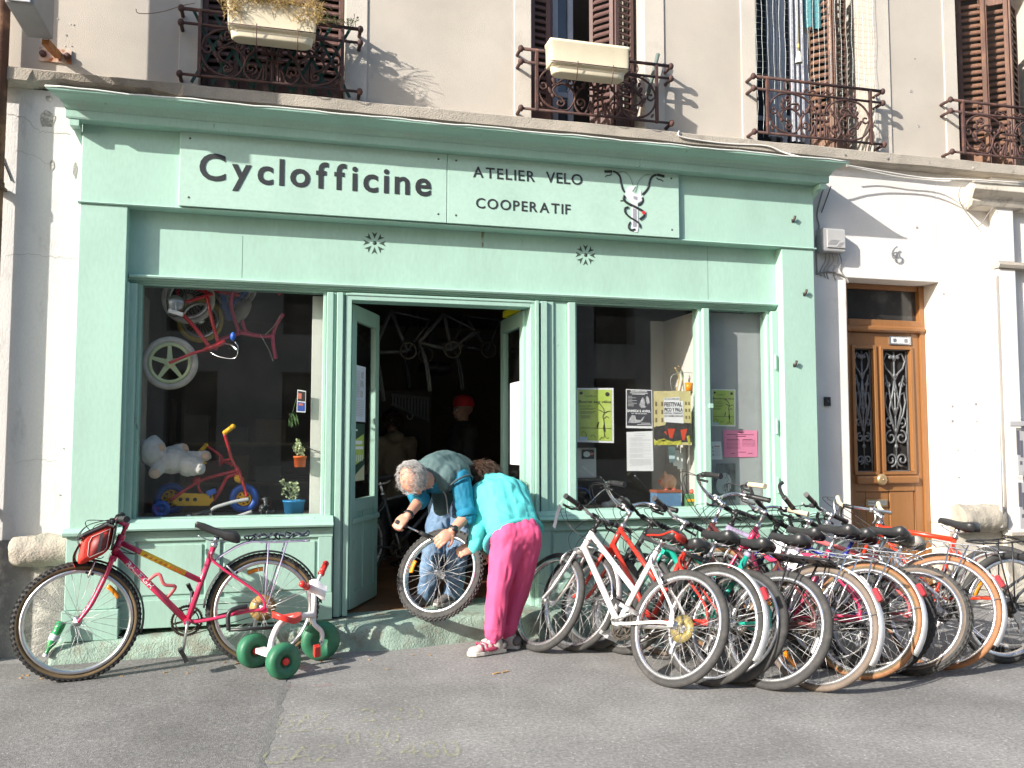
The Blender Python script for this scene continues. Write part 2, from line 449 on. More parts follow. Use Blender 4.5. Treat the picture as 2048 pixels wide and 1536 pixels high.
for k in range(40): g.box(-30 + k*1.5 + .006, -30 + (k+1)*1.5 - .006, -5.06, -4.90, -.3, .004)
obj('kerb', g, KERB, kind='structure')
def seam_x(y): return 0.03 + (y + .95) * .085 + .008 * math.sin(y*5) + .004*math.sin(y*23+1)
g = MB()
def pf(u, v):
    y = -4.88 + v * 4.86
    x1 = seam_x(y)
    return V((-14 + u * (x1 + 14), y, .004))
g.grid(pf, 6, 60, 0, False); obj('old_pavement', g, ASPH_D, kind='structure')
g = MB()
def sf(u, v):
    y = -3.2 + v * 2.35
    w = .040 + .012*math.sin(y*7) + .008*math.sin(y*31)
    return V((seam_x(y) - .006 + u * max(w, .008), y, .0052 - .0045*u))
g.grid(sf, 1, 50, 0, False); obj('pavement_seam', g, SEAM, kind='structure')
# faint survey paint on the ground
def spray(name, c, a):
    m = bpy.data.materials.new(name); m.use_nodes = True
    nt = m.node_tree; p = nt.nodes['Principled BSDF']; p.inputs['Base Color'].default_value = (*c, 1); p.inputs['Roughness'].default_value = .9
    tc = nd(nt, 'ShaderNodeTexCoord'); n = nd(nt, 'ShaderNodeTexNoise'); n.inputs['Scale'].default_value = 22; n.inputs['Detail'].default_value = 6
    r = nd(nt, 'ShaderNodeMapRange'); r.inputs[1].default_value = .38; r.inputs[2].default_value = .68; r.inputs[3].default_value = 0; r.inputs[4].default_value = a
    nt.links.new(tc.outputs['Object'], n.inputs[0]); nt.links.new(n.outputs[0], r.inputs[0]); nt.links.new(r.outputs[0], p.inputs['Alpha'])
    return m
SPRAY = spray('faded_yellow_spray', (.42,.42,.16), .42)
SPRAYR = spray('faded_red_spray', (.45,.12,.10), .35)
def gp(u, v, z=0.0):
    p = at(u, v, 0); d = p - CAM_POS
    return CAM_POS + d * ((z - CAM_POS.z) / d.z)
def lay(p): return V((p.x + (p.z-.006)*.1, p.y + (p.z - .006), .006))
for txt, u0, u1, v, lb in (('GAZ', 552, 660, 1458, 'faint yellow sprayed letters underlined on the asphalt, left of the sprayed figures'), ('2 20', 720, 850, 1446, 'faint yellow sprayed figures in the upper row on the asphalt'), ('0.90', 690, 800, 1494, 'faint yellow sprayed figures in the middle row on the asphalt'), ('GAZ', 520, 672, 1532, 'faint yellow sprayed letters at the bottom edge of the photo'), ('2 400', 735, 925, 1524, 'faint yellow sprayed figures at the bottom edge, right of the letters')):
    g = MB(); a, b = gp(u0, v), gp(u1, v - (u1-u0)*.05)
    text_into(g, txt, (a.x, a.y, .006), (b - a), (0,0,1), .2, (b-a).length, -.012); g.xf(lay)
    if v == 1458: a, b = gp(552, 1468), gp(668, 1456); g.box(a.x, b.x, a.y-.004, a.y+.004, .0055, .006)
    obj('survey_mark', g, SPRAY, label=lb, cat='road marking', group='survey marks sprayed on the asphalt')
for (u, v, w, lb) in ((570, 1376, 18, 'middle faint red paint dash in front of the tricycle'), (625, 1374, 40, 'longest faint red paint dash right of the tricycle'), (510, 1388, 14, 'shortest faint red paint dash left of the tricycle')):
    g = MB(); a, b = gp(u, v), gp(u+w, v)
    g.grid(lambda s, t: V((a.x + s*(b.x-a.x), a.y - .01 + .02*t + .004*math.sin(s*12), .0085 if a.x<.1 else .006)), 8, 1)
    obj('survey_mark', g, SPRAYR, label=lb, cat='road marking', group='survey marks sprayed on the asphalt')
# litter: few dry leaves, bottle caps
LEAFB = M('dry_leaf', (.42,.25,.10), .8, var=.3, vs=40)
g = MB()
for i in range(26):
    x = random.uniform(-1.5, 1.3); y = -.30 - abs(random.gauss(0, .12)) - (.0 if x < .3 else .1)
    s = random.uniform(.006, .014); a = random.uniform(0, 6.28)
    g.obox((x, y, .0065), (s*math.cos(a), s*math.sin(a), .001), (-s*.5*math.sin(a), s*.5*math.cos(a), 0), (0,0,.0015))
for (u, v) in ((992, 1348), (1010, 1345)):
    p = gp(u, v); g.obox((p.x, p.y, .005), (.02,.006,.002), (-.002,.005,0), (0,0,.002))
obj('litter', g, LEAFB, kind='stuff', label='dry leaf scraps and grit along the foot of the step', cat='litter')

# ------------------------------------------------------------------ building
B = thing('apartment_building', 'old plastered apartment building with beige upper wall and worn white ground floor', 'building', (0, .16, 0))
WIN = [(-.58, .39), (1.755, 2.666), (3.63, 4.72), (5.56, 6.75)]
ZS, ZT = 3.70, 6.0
g = MB(); x = -4.5
for a, b in WIN: g.box(x, a, .16, .85, ZS, ZT); x = b
g.box(x, 12, .16, .85, ZS, ZT); g.box(-4.5, 12, .16, .85, ZT, 9.5)
obj('upper_wall', g, PLASTER_UP, B)
for a, b in WIN:
    l, r = (.13, .185) if a > 0 else (.13, .17)
    for xa, xb in ((a - l, a), (b, b + r*.9)):
        g = MB(); g.box(xa, xb, .150, .162, ZS, ZT - .002); obj('window_surround', g, PLASTER_TRIM, B, bevel=.003)
# ledge, broken at the left end
g = MB()
def ledge_pt(u, v):
    x = -4.0 + u * 16
    prof = [(.17, 3.595), (.075, 3.60), (.055, 3.615), (.055, 3.690), (.075, 3.702), (.165, 3.704)]
    i = min(int(v * 5), 4); t = v*5 - i
    y = prof[i][0]*(1-t) + prof[i+1][0]*t; z = prof[i][1]*(1-t) + prof[i+1][1]*t
    k = noise.noise(V((x*2.3, z*4, 1))) * .008
    if -1.6 < x < -.7 and z < 3.66: z += (.045 + .02*noise.noise(V((x*9, 0, 3)))) * min(1, (x+1.6)*6, (-.7-x)*6) * (3.67-z)/.07; y += .02
    return V((x, y - k, z + k*.5))
g.grid(ledge_pt, 480, 5, 0, False); obj('stone_ledge', g, STONE, B)
# ground floor walls
g = MB(); g.box(-4.5, -1.25, .16, .6, .72, 3.598); obj('wall', g, PLASTER_L, B)
g = MB(); g.box(-4.5, -1.25, .15, .6, -.02, .718); obj('wall_base', g, PLASTER_BASE, B)
g = MB(); g.box(-1.25, 4.02, .165, .6, 2.42, 3.597); g.box(-1.25, -.98, .165, .6, 0, 2.42); g.box(3.73, 4.02, .165, .6, 0, 2.42)
g.box(4.02, 4.408, .16, .6, 0, 3.598); g.box(4.408, 5.31, .16, .6, 2.665, 3.598); g.box(5.31, 5.84, .16, .6, .66, 3.598)
g.box(5.84, 12, .12, .6, .56, 3.30); g.box(5.84, 12, .12, .6, 3.30, 3.598)
obj('wall', g, PLASTER_LOW, B, bevel=.006)
g = MB(); g.box(5.31, 5.84, .14, .6, 0, .658); g.box(5.84, 12, .10, .6, 0, .555); obj('wall_base', g, M('cement_base_pale', (.60,.56,.47), .9, var=.15, vs=6, bump=.5, col2=(.38,.34,.28), c2s=5, c2lo=.55, c2hi=.65), B, bevel=.01)
# rounded stone guard rolls at the foot of the wall
def roll(x0, x1, zc, r, yc):
    g = MB(); pts = [(x0, yc, zc), (x0+.012, yc, zc), (x0 + .05, yc, zc)] + [(x0+.05+(x1-x0-.05)*k/6, yc, zc) for k in range(1, 7)]
    pts = pts[:3] + [V(pts[2]).lerp(V(pts[-1]), k/24) for k in range(1, 25)]
    g.tube(pts, [r*.72, r*.92, r] + [r]*24, 28)
    g.xf(lambda p: p + V((noise.noise(p*14), noise.noise(p*14 + V((7,0,0))), noise.noise(p*14 + V((0,9,0)))))*.014 + V((noise.noise(p*45), noise.noise(p*45 + V((7,0,0))), noise.noise(p*45 + V((0,9,0)))))*.005)
    return g
obj('guard_stone', roll(-1.60, -1.262, .655, .098, .13), ROLL, B)
g = roll(5.36, 5.80, .70, .115, .12); g.xf(lambda p: V((11.16 - p.x, p.y, p.z))); obj('guard_stone', g, ROLL, B)
# pier at the right, with capital and string course
g = MB(); g.box(5.815, 5.99, .05, .121, .56, 2.79); g.box(5.815, 5.99, .05, .121, 2.85, 3.32); obj('pier', g, PLASTER_LOW, B, bevel=.008)
g = MB(); g.mould([(.121,2.79),(.03,2.795),(.02,2.82),(.03,2.845),(.121,2.85)], 5.80, 12); obj('string_course', g, STONE, B)
g = MB(); g.mould([(.121,3.30),(.03,3.31),(.01,3.345),(.02,3.36),(-.03,3.40),(-.06,3.42),(-.06,3.50),(.159,3.51),(.159,3.3)], 5.53, 12, 0, .5, 0)
obj('pier_capital', g, M('stone_cream', (.70,.64,.55), .9, var=.1, vs=8, bump=.5, bs=90, col2=(.42,.36,.30), c2s=7, c2lo=.55, c2hi=.68), B, bevel=.006)
# cracks and chipped patches of the plaster, as thin recessed-looking strips
CRACK = M('crack_shadow', (.40,.38,.36), .95)
def crack(pts, w, y):
    g = MB()
    for i in range(len(pts)-1):
        a, b = at(*pts[i], y), at(*pts[i+1], y); n = 8
        d = (b-a); q = V((-d.z, 0, d.x)).normalized()
        for k in range(n):
            p0 = a + d*k/n + q*noise.noise(V((i*5+k, 1.3, a.x)))*.012; p1 = a + d*(k+1)/n + q*noise.noise(V((i*5+k+1, 1.3, a.x)))*.012
            g.add([p0-q*w, p1-q*w, p1+q*w, p0+q*w], [(0,1,2,3)])
    return g
obj('plaster_crack', crack([(14,227),(50,235),(78,262),(105,266),(140,268)], .0018, .157), CRACK, B)
obj('plaster_crack', crack([(12,510),(60,508),(105,513),(152,518)], .0014, .157), CRACK, B)
obj('plaster_crack', crack([(30,300),(70,312),(100,330)], .0010, .157), CRACK, B)
obj('plaster_crack', crack([(30,925),(75,918),(110,922)], .0010, .157), CRACK, B)
def patch(u, v, r, y, mat, name='plaster_chip', n=14, sx=1.0):
    c = at(u, v, y); g = MB()
    pts = [(r*sx*(1+.45*noise.noise(V((u, math.cos(k*6.28/n)*2, math.sin(k*6.28/n)*2))))*math.cos(k*6.28/n), r*(1+.45*noise.noise(V((v, math.cos(k*6.28/n)*2, math.sin(k*6.28/n)*2))))*math.sin(k*6.28/n)) for k in range(n)]
    g.prism(pts, c, (1,0,0), (0,0,1), (0,.003,0)); obj(name, g, mat, B)
CHIP = M('chipped_cement', (.33,.31,.29), .95, var=.3, vs=25, bump=.6, col2=(.6,.57,.52), c2s=20, c2lo=.5, c2hi=.6)
patch(95, 238, .055, .157, CHIP, sx=.8); patch(98, 197, .02, .157, CHIP); patch(104, 330, .035, .157, CHIP, sx=.4); patch(150, 340, .05, .157, CHIP, sx=.25)
for u, v, r in ((1822,182,.014),(1837,252,.012),(1830,117,.006),(1834,455,.012),(115,37,.006),(140,48,.005),(147,49,.006),(132,70,.006),(130,92,.004),(143,92,.004),
                (1690,308,.009),(1775,315,.011),(1861,325,.011),(1946,335,.011),(2026,342,.011),(127,897,.005),(120,990,.005),(1888,588,.008),(1905,812,.009),(1952,808,.011),(1905,842,.010),(1954,843,.008),(1916,900,.006),(1951,900,.006),(1918,955,.006)):
    patch(u, v, r, .050 if 300 < v < 345 and u > 1600 else .157, CHIP, 'plaster_hole', 10)

# entrance door in its reveal
OAK = M('varnished_oak', (.33,.150,.050), .42, var=.22, vs=5, bump=.15, bs=60, col2=(.215,.092,.030), c2s=5, c2lo=.4, c2hi=.7, stretch=(6,6,.5), coat=.25)
IRONG = M('grey_cast_iron', (.17,.18,.19), .5, .4, var=.2, vs=30, bump=.2)
DX0, DX1, DY = 4.56, 5.29, .36
D = thing  # alias kept short
d = MB(); d.box(4.412, DX0, DY-.01, DY+.06, 0, 2.66); d.box(DX1-.03, 5.31, DY-.02, DY+.06, 0, 2.66); d.box(DX0, DX1-.03, DY-.02, DY+.06, 2.255, 2.36); d.box(DX0, DX1-.03, DY, DY+.06, 2.62, 2.662)
door = obj('entrance_door', d, OAK, B, bevel=.004)
g = MB(); g.box(DX0, DX1-.03, DY+.03, DY+.034, 2.36, 2.62); obj('transom_pane', g, M('dusty_dark_glass', (.035,.034,.033), .12, var=.3, vs=5, col2=(.08,.08,.078), c2s=4, c2lo=.5, c2hi=.7), door)
g = MB(); g.mould([(DY-.02,2.255),(DY-.045,2.27),(DY-.045,2.295),(DY-.02,2.31)], DX0-.12, DX1+.005); obj('transom_bar', g, OAK, door, bevel=.003)
LX0, LX1 = DX0 - .12, DX1 - .03
xm = (4.585 + LX1) / 2 + .01
g = MB()
for a, b, z0, z1 in ((LX0, 4.60, .06, 2.25), (LX1-.085, LX1, .06, 2.25), (4.815, 4.875, 1.07, 2.13), (4.60, LX1-.085, 2.13, 2.25), (4.60, LX1-.085, .92, 1.07), (4.60, LX1-.085, .06, .2)):
    g.box(a, b, DY+.002, DY+.05, z0, z1)
obj('leaf_frame', g, OAK, door, bevel=.004)
def ring_frame(g, x0, x1, z0, z1, w, y0, y1):
    g.box(x0, x1, y0, y1, z0, z0+w); g.box(x0, x1, y0, y1, z1-w, z1); g.box(x0, x0+w, y0, y1, z0+w, z1-w); g.box(x1-w, x1, y0, y1, z0+w, z1-w)
lights = ((4.60, 4.815), (4.875, LX1-.085))
for a, b in lights:
    g = MB(); ring_frame(g, a-.012, b+.012, 1.058, 2.142, .028, DY-.014, DY+.03); obj('grille_moulding', g, OAK, door, bevel=.004)
    g = MB(); g.box(a, b, DY+.045, DY+.048, 1.07, 2.13); obj('grille_backing', g, HOLE, door)
    # cast-iron grille of mirrored scrolls
    g = MB(); c = (a+b)/2; hw = (b-a)/2 - .028; zz = [1.095, 2.105]
    def P(px, pz): return (c + px*hw, DY+.028, 1.09 + pz*1.03)
    ring_frame(g, c-hw-.002, c+hw+.002, 1.085, 2.115, .008, DY+.022, DY+.034)
    def sc(pts, r=.0085): g.tube([P(*q) for q in pts], r, 6)
    def curl(cx, cz, r0, turns, a0, sgn, asp): return [(cx + sgn*(r0*(1-.75*t/24))*math.cos(a0+turns*6.28*t/24), cz + (r0*(1-.75*t/24))*asp*math.sin(a0+turns*6.28*t/24)) for t in range(25)]
    asp = hw/1.03
    sc([(0, .02), (0, .98)], .007)
    for s in (-1, 1):
        sc(curl(.45*s, .09, .48, 1.4, -PI/2, -s, asp)); sc(curl(.42*s, .27, .50, 1.2, PI/2, -s, asp)); sc(curl(.5*s, .40, .40, 1.1, -PI/2, s, asp))
        sc([(.0,.30),(.25*s,.38),(.62*s,.46),(.85*s,.56),(.7*s,.64),(.4*s,.62),(.2*s,.52)])
        sc([(0,.45),(.3*s,.55),(.5*s,.68),(.75*s,.78),(.95*s,.72)]); sc([(.1*s,.34),(.5*s,.5),(.2*s,.62),(0,.74)])
        sc([(0,.74),(.3*s,.80),(.7*s,.84),(.9*s,.90),(.6*s,.965),(.2*s,.94),(0,.9)]); sc(curl(.55*s, .70, .25, 1.1, 0, s, asp), .007)
        sc([(.95*s,.02),(.9*s,.3),(.97*s,.5)], .006)
    for pz in (.2, .33, .5, .66, .78, .93): g.ell(P(0, pz), (.017,.014,.022), None, 8, 6)
    for s in (-1,1): g.ell(P(.3*s,.93), (.02,.012,.016), None, 8, 6)
    obj('iron_grille', g, IRONG, door)
g = MB(); g.box(4.60, LX1-.06, DY-.03, DY+.01, .985, 1.05); obj('lock_rail', g, OAK, door, bevel=.012)
BRASSD = M('dull_brass', (.45,.33,.18), .4, .6, var=.2, vs=30)
g = MB(); kx = 4.83; g.lathe([(0,-.03),(.03,-.03),(.046,-.02),(.05,0),(.0,.0)], (kx, DY-.02, 1.02), (0,1,0), 20); g.ell((kx, DY-.052, 1.02), (.008,.006,.008)); obj('door_rosette', g, BRASSD, door)
for a, b in ((4.60, 4.70), (4.70, 4.93), (4.93, LX1-.085)):
    g = MB(); g.box(a+.003, b-.003, DY+.012 + (.006 if a == 4.70 else 0), DY+.04, .2, .92); obj('panel', g, OAK, door, bevel=.006)
g = MB(); g.box(4.695, 4.90, DY-.002, DY+.02, .795, .855); g.box(4.71, 4.885, DY-.006, DY, .805, .845, 1); g.box(4.775, 4.825, DY-.008, DY-.004, .817, .833, 2)
obj('letter_plate', g, [BRASSD, ALU, HOLE], door, bevel=.002)
g = MB(); g.box(4.96, 5.17, DY-.012, DY+.004, 2.155, 2.225); g.box(4.98, 5.15, DY-.016, DY-.010, 2.165, 2.215, 1); g.box(4.99, 5.02, DY-.019, DY-.014, 2.175, 2.205, 2); g.box(5.10, 5.13, DY-.019, DY-.014, 2.175, 2.205, 2)
obj('door_closer_plate', g, [ALU, PAPER, ALU], door)
g = MB(); g.tube([at(1802 + 8*math.cos(t*.35) , 966 + 16*math.sin(t*.35), DY+.008) for t in range(17)] + [at(1818, 940, DY+.008)], .003, 5); obj('graffiti', g, M('graffiti_ink', (.08,.04,.025), .7), door)
# upper windows: shutters, panes, dark rooms
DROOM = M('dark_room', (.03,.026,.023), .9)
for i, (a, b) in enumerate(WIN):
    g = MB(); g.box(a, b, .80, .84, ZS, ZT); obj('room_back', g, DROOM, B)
PANE_D = M('upper_pane', (.05,.06,.075), .08, var=.2, vs=4, coat=.5)
FRAMEG = M('window_frame_grey', (.42,.44,.48), .5, var=.1, vs=10)
slat_mesh = {}
def shutter(x0, y0, x1, y1, mat, z0=3.73, z1=5.3, louvre_from=3.9, slot=.055, panels=False):
    """a louvred leaf whose foot runs from (x0,y0) to (x1,y1)"""
    ux = V((x1-x0, y1-y0, 0)); L = ux.length; ux.normalize(); n = V((ux.y, -ux.x, 0))
    o = V((x0, y0, 0)); g = MB()
    def bx(s0, s1, za, zb, d=.014):
        g.obox(o + ux*((s0+s1)/2) + V((0,0,(za+zb)/2)), ux*((s1-s0)/2), n*d, V((0,0,(zb-za)/2)))
    st = .035 if L > .16 else .022
    bx(0, st, z0, z1); bx(L-st, L, z0, z1); bx(st, L-st, z0, louvre_from-.04, .010); bx(st, L-st, louvre_from-.04, louvre_from, .0135); bx(st, L-st, z1-.06, z1, .0135)
    leaf = obj('shutter', g, mat, B, bevel=.003, org=(x0, y0, z0))
    first = None; z = louvre_from + .02
    while z < z1 - .08:
        if first is None:
            s = MB(); s.obox(o + ux*(L/2) + V((0,0,z)), ux*(L/2 - st - .001), n*.013 - V((0,0,.017)), V((0,0,.0045)) + n*.003)
            first = obj('slat', s, mat, leaf, org=(x0, y0, z))
        else:
            copy_piece(first, leaf, V((0, 0, z - z0)))
        z += slot
    return leaf
shutter(-.575, .30, -.33, .29, BROWN); shutter(-.325, .29, -.09, .30, BROWN); shutter(-.085, .30, .15, .29, BROWN); shutter(.155, .29, .385, .30, BROWN)
shutter(1.765, .22, 1.93, .25, BROWN); shutter(1.935, .25, 1.985, .40, BROWN)
shutter(2.31, .40, 2.45, .24, BROWN); shutter(2.455, .24, 2.63, .30, BROWN)
shutter(4.27, .42, 4.42, .27, BROWN_R, slot=.062); shutter(4.425, .27, 4.60, .34, BROWN_R, slot=.062)
shutter(3.638, .24, 3.70, .40, BROWN)
shutter(5.57, .22, 5.74, .34, BROWN_R, slot=.06); shutter(5.745, .34, 5.93, .22, BROWN_R, slot=.06); shutter(5.935, .22, 6.02, .38, BROWN_R, slot=.06); shutter(6.03, .38, 6.2, .24, BROWN_R, slot=.06); shutter(6.21, .24, 6.4, .36, BROWN_R, slot=.06)
def wframe(x0, x1, y, z0=3.72, z1=5.9):
    g = MB(); ring_frame(g, x0, x1, z0, z1, .045, y-.02, y+.02); xm = (x0+x1)/2
    g.box(x0+.045, x1-.045, y-.015, y+.015, 4.02, 4.06)
    w = obj('window', g, FRAMEG, B, bevel=.003)
    q = MB(); q.box(x0+.045, x1-.045, y+.0, y+.004, z0+.045, 4.02); q.box(x0+.045, x1-.045, y, y+.004, 4.06, z1-.045); obj('pane', q, PANE_D, w)
wframe(2.0, 2.17, .42); wframe(3.72, 3.98, .46); wframe(4.0, 4.26, .40)
for i, (a, b) in enumerate(WIN): pass
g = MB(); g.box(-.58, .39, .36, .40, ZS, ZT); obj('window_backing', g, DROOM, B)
# street sign plate of the building number, drain pipe, boxes
# ------------------------------------------------------------------ the shopfront
S = thing('shopfront', 'mint green wooden bicycle workshop front with lettered fascia, two windows and open double door', 'shopfront', (1.38, 0, .12))
XL, XR = -1.254, 4.018
for a, b in ((XL, -.974), (3.730, 4.012)):
    g = MB(); g.box(a, b, 0, .17, .79, 2.834); obj('pilaster', g, GREEN, S, bevel=.004)
    g = MB(); g.box(a-.010, b+.010, -.018, .17, .30, .742); g.box(a-.022, b+.022, -.034, .17, .115, .298); obj('pilaster_base', g, GREEN_D, S, bevel=.005)
    g = MB(); g.mould([(.17,.742),(-.018,.742),(-.045,.752),(-.050,.772),(-.028,.782),(-.012,.795),(.17,.797)], a-.03, b+.03); obj('pilaster_moulding', g, GREEN_D, S, bevel=.002)
g = MB(); g.box(XL, XR, 0, .17, 2.848, 3.46); obj('fascia', g, GREEN, S, bevel=.003)
g = MB(); g.mould([(.10,2.834),(-.010,2.834),(-.016,2.841),(-.010,2.848),(.10,2.848)], XL-.012, XR+.012); obj('fascia_bead', g, GREEN, S)
# cornice: bed, cyma and fillet, ends cut back
prof = [(0.02,3.342),(-.100,3.342),(-.104,3.352),(-.104,3.395),(-.112,3.400),(-.118,3.408),(-.128,3.425),(-.150,3.440),(-.185,3.449),(-.212,3.455),(-.222,3.462),(-.240,3.464),(-.242,3.474),(.02,3.480)]
g = MB(); g.mould(prof, XL-.012, XR+.012, 0, .62, .62); obj('cornice', g, GREEN_D, S)
EDGE = M('cornice_edge_white', (.72,.76,.72), .5, var=.06, vs=15)
g = MB(); N = 60
pts = [V((XL - .165 + (XR-XL+.33)*k/N, -.243 - .002*math.sin(k*.7), 3.478 + .0035*math.sin(k*.9) + .002*math.sin(k*2.3))) for k in range(N+1)]
g.tube(pts, .0055, 6); obj('cornice_edge', g, EDGE, S)
g = MB(); g.box(XL-.12, XR+.12, -.20, .155, 3.478, 3.483); obj('cornice_lead', g, M('lead_sheet', (.10,.095,.09), .8, var=.2), S)
for a, k in ((XL, -1), (XR, 1)):
    g = MB(); g.box(a + k*.002, a + k*.055, -.095, .0, 3.30, 3.340); g.add([(a+k*.004,-.02,3.30),(a+k*.05,-.02,3.30),(a+k*.004,.05,3.20),(a+k*.004,.05,3.30),(a+k*.05,.05,3.30)], [(0,1,2),(0,2,3),(1,4,2),(3,2,4),(0,3,4,1)])
    obj('corner_block', g, GREEN, S)
# sign boards
SIGN = M('sign_board_paint', (.425,.615,.530), .45, var=.04, vs=2, bump=.03, bs=50, col2=(.39,.58,.495), c2s=3, c2lo=.5, c2hi=.7)
SCREW = M('screw_head', (.12,.14,.12), .5, .5)
for n, (a, b) in enumerate(((-.667, 1.088), (1.093, 2.853))):
    g = MB(); g.box(a, b, -.030, .0, 2.852, 3.40); bd = obj('sign_board', g, SIGN, S, bevel=.0025, label=('sign board reading Cyclofficine' if n == 0 else 'sign board reading ATELIER VELO COOPERATIF with handlebar emblem'))
    for sx in (a+.06, b-.06):
        for z in (2.91, 3.30): 
            q = MB(); q.lathe([(0,-.002),(.007,-.002),(.008,0)], (sx, -.030, z), (0,1,0), 10); obj('screw', q, SCREW, bd)
    if n == 0:
        word = 'Cyclofficine'; ub = 398; ue = 862; z0 = at(600, 378, -.033).z
        z0 = (at(425, 362, -.033).z + at(835, 393, -.033).z) / 2
        xs0, xs1 = at(ub, 362, -.033).x, at(ue, 393, -.033).x
        cap = at(425, 306, -.033).z - at(425, 362, -.033).z - .012
        adv = []; x = 0
        wd = {}
        for ch in word:
            vs, fs = glyphs(ch, 1, .018); lo = min(p[0] for p in vs); hi = max(p[0] for p in vs); wd[ch] = (lo, hi)
        k = cap / max(p[1] for p in glyphs('H', 1, .018)[0])
        tot = sum((wd[c][1]-wd[c][0]) for c in word) * k; gap = ((xs1 - xs0) - tot) / (len(word) - 1)
        x = xs0
        for ch in word:
            q = MB(); w = (wd[ch][1]-wd[ch][0])*k
            text_into(q, ch, (x, -.030, z0+.010), (1,0,0), (0,0,1), cap, None, .018, thick=.004)
            obj('letter', q, LETTER, bd); x += w + gap
    else:
        for word, ub, ue, vb, ve, vt in (('ATELIER', 946, 1070, 355, 362, 334), ('VELO', 1092, 1165, 364, 370, 343), ('COOPERATIF', 952, 1141, 416, 428, 396)):
            xs0, xs1 = at(ub, vb, -.033).x, at(ue, ve, -.033).x; z0 = (at(ub, vb, -.033).z + at(ue, ve, -.033).z)/2
            cap = at(ub, vt, -.033).z - at(ub, vb, -.033).z
            wd = {}
            for ch in word:
                vs, fs = glyphs(ch, 1, .008); wd[ch] = (min(p[0] for p in vs), max(p[0] for p in vs))
            k = cap / max(p[1] for p in glyphs('H', 1, .008)[0])
            tot = sum((wd[c][1]-wd[c][0]) for c in word) * k; gap = ((xs1 - xs0) - tot) / (len(word) - 1); x = xs0
            for ch in word:
                q = MB(); text_into(q, ch, (x, -.030, z0), (1,0,0), (0,0,1), cap, None, .008, thick=.003); obj('letter', q, LETTER, bd); x += (wd[ch][1]-wd[ch][0])*k + gap
        # emblem: handlebar snake wound round an adjustable spanner
        def E(u, v, y=-.033): 
            p = at(1190 + u*160/1536, 320 + v*160/1536, -.031); return V((p.x, y, p.z))
        WR = M('emblem_grey_white', (.66,.70,.72), .5, var=.05); WR2 = M('emblem_mid_grey', (.30,.31,.36), .5); REDP = M('emblem_red', (.60,.03,.05), .5)
        def flat(pts, y0, mat, name):
            q = MB(); P3 = [E(u, v, y0) for u, v in pts]
            c = P3[0]; q.prism([(p.x-c.x, p.z-c.z) for p in P3], c, (1,0,0), (0,0,1), (0,.002,0)); obj(name, q, mat, bd)
        flat([(700,860),(820,880),(832,1310),(815,1385),(760,1390),(735,1365),(700,1310)], -.0335, WR, 'emblem_spanner')
        flat([(725,930),(795,950),(798,1290),(728,1280)], -.0345, WR2, 'emblem_spanner')
        flat([(605,560),(640,515),(720,495),(775,510),(715,600),(760,650),(830,655),(855,570),(885,600),(885,690),(915,700),(890,790),(820,830),(815,885),(705,850),(585,700),(580,640)], -.0340, WR, 'emblem_spanner')
        flat([(735,690),(810,710),(805,775),(735,745)], -.0350, WR2, 'emblem_spanner')
        def band(pts, w, y, mat=LETTER):
            q = MB(); cs = []
            for i in range(len(pts)-1):
                for t in range(6):
                    p0 = pts[max(i-1,0)]; p1 = pts[i]; p2 = pts[i+1]; p3 = pts[min(i+2,len(pts)-1)]; t_ = t/6
                    cs.append(tuple(.5*((2*p1[k]) + (-p0[k]+p2[k])*t_ + (2*p0[k]-5*p1[k]+4*p2[k]-p3[k])*t_**2 + (-p0[k]+3*p1[k]-3*p2[k]+p3[k])*t_**3) for k in (0,1)))
            cs.append(pts[-1]); q.tube([E(u, v, y) for u, v in cs], w, 6); q.xf(lambda p: V((p.x, y + max(min((p.y-y), .0012), -.0012), p.z))); obj('emblem_snake', q, mat, bd)
        band([(345,218),(420,250),(480,330),(500,450),(530,560),(570,620)], .0085, -.0330); band([(1180,285),(1110,310),(1060,380),(1030,500),(980,590),(905,665)], .0085, -.0330)
        band([(180,222),(330,222)], .0105, -.0332); band([(1190,282),(1330,315)], .0105, -.0332)
        band([(320,260),(290,288),(225,300),(190,330)], .0035, -.0330); band([(1180,340),(1210,370),(1270,385),(1310,412)], .0035, -.0330)
        band([(440,235),(560,230),(650,300),(700,400),(725,490)], .0012, -.0330); band([(1080,290),(980,285),(880,350),(820,450),(790,560),(765,620)], .0012, -.0330)
        band([(560,680),(545,760),(620,830),(760,900),(890,970),(945,1030),(920,1090),(850,1140)], .0095, -.0362)
        band([(905,720),(915,780),(880,840),(830,865)], .0085, -.0328); band([(640,905),(570,930),(575,1010),(650,1090),(760,1160),(840,1220),(862,1300)], .0075, -.0362)
        band([(680,1190),(640,1250),(650,1320),(700,1345),(765,1330)], .0070, -.0362); band([(480,785),(530,775)], .0025, -.0330)
        flat([(890,985),(960,985),(955,1050),(905,1040)], -.0385, REDP, 'emblem_snake')
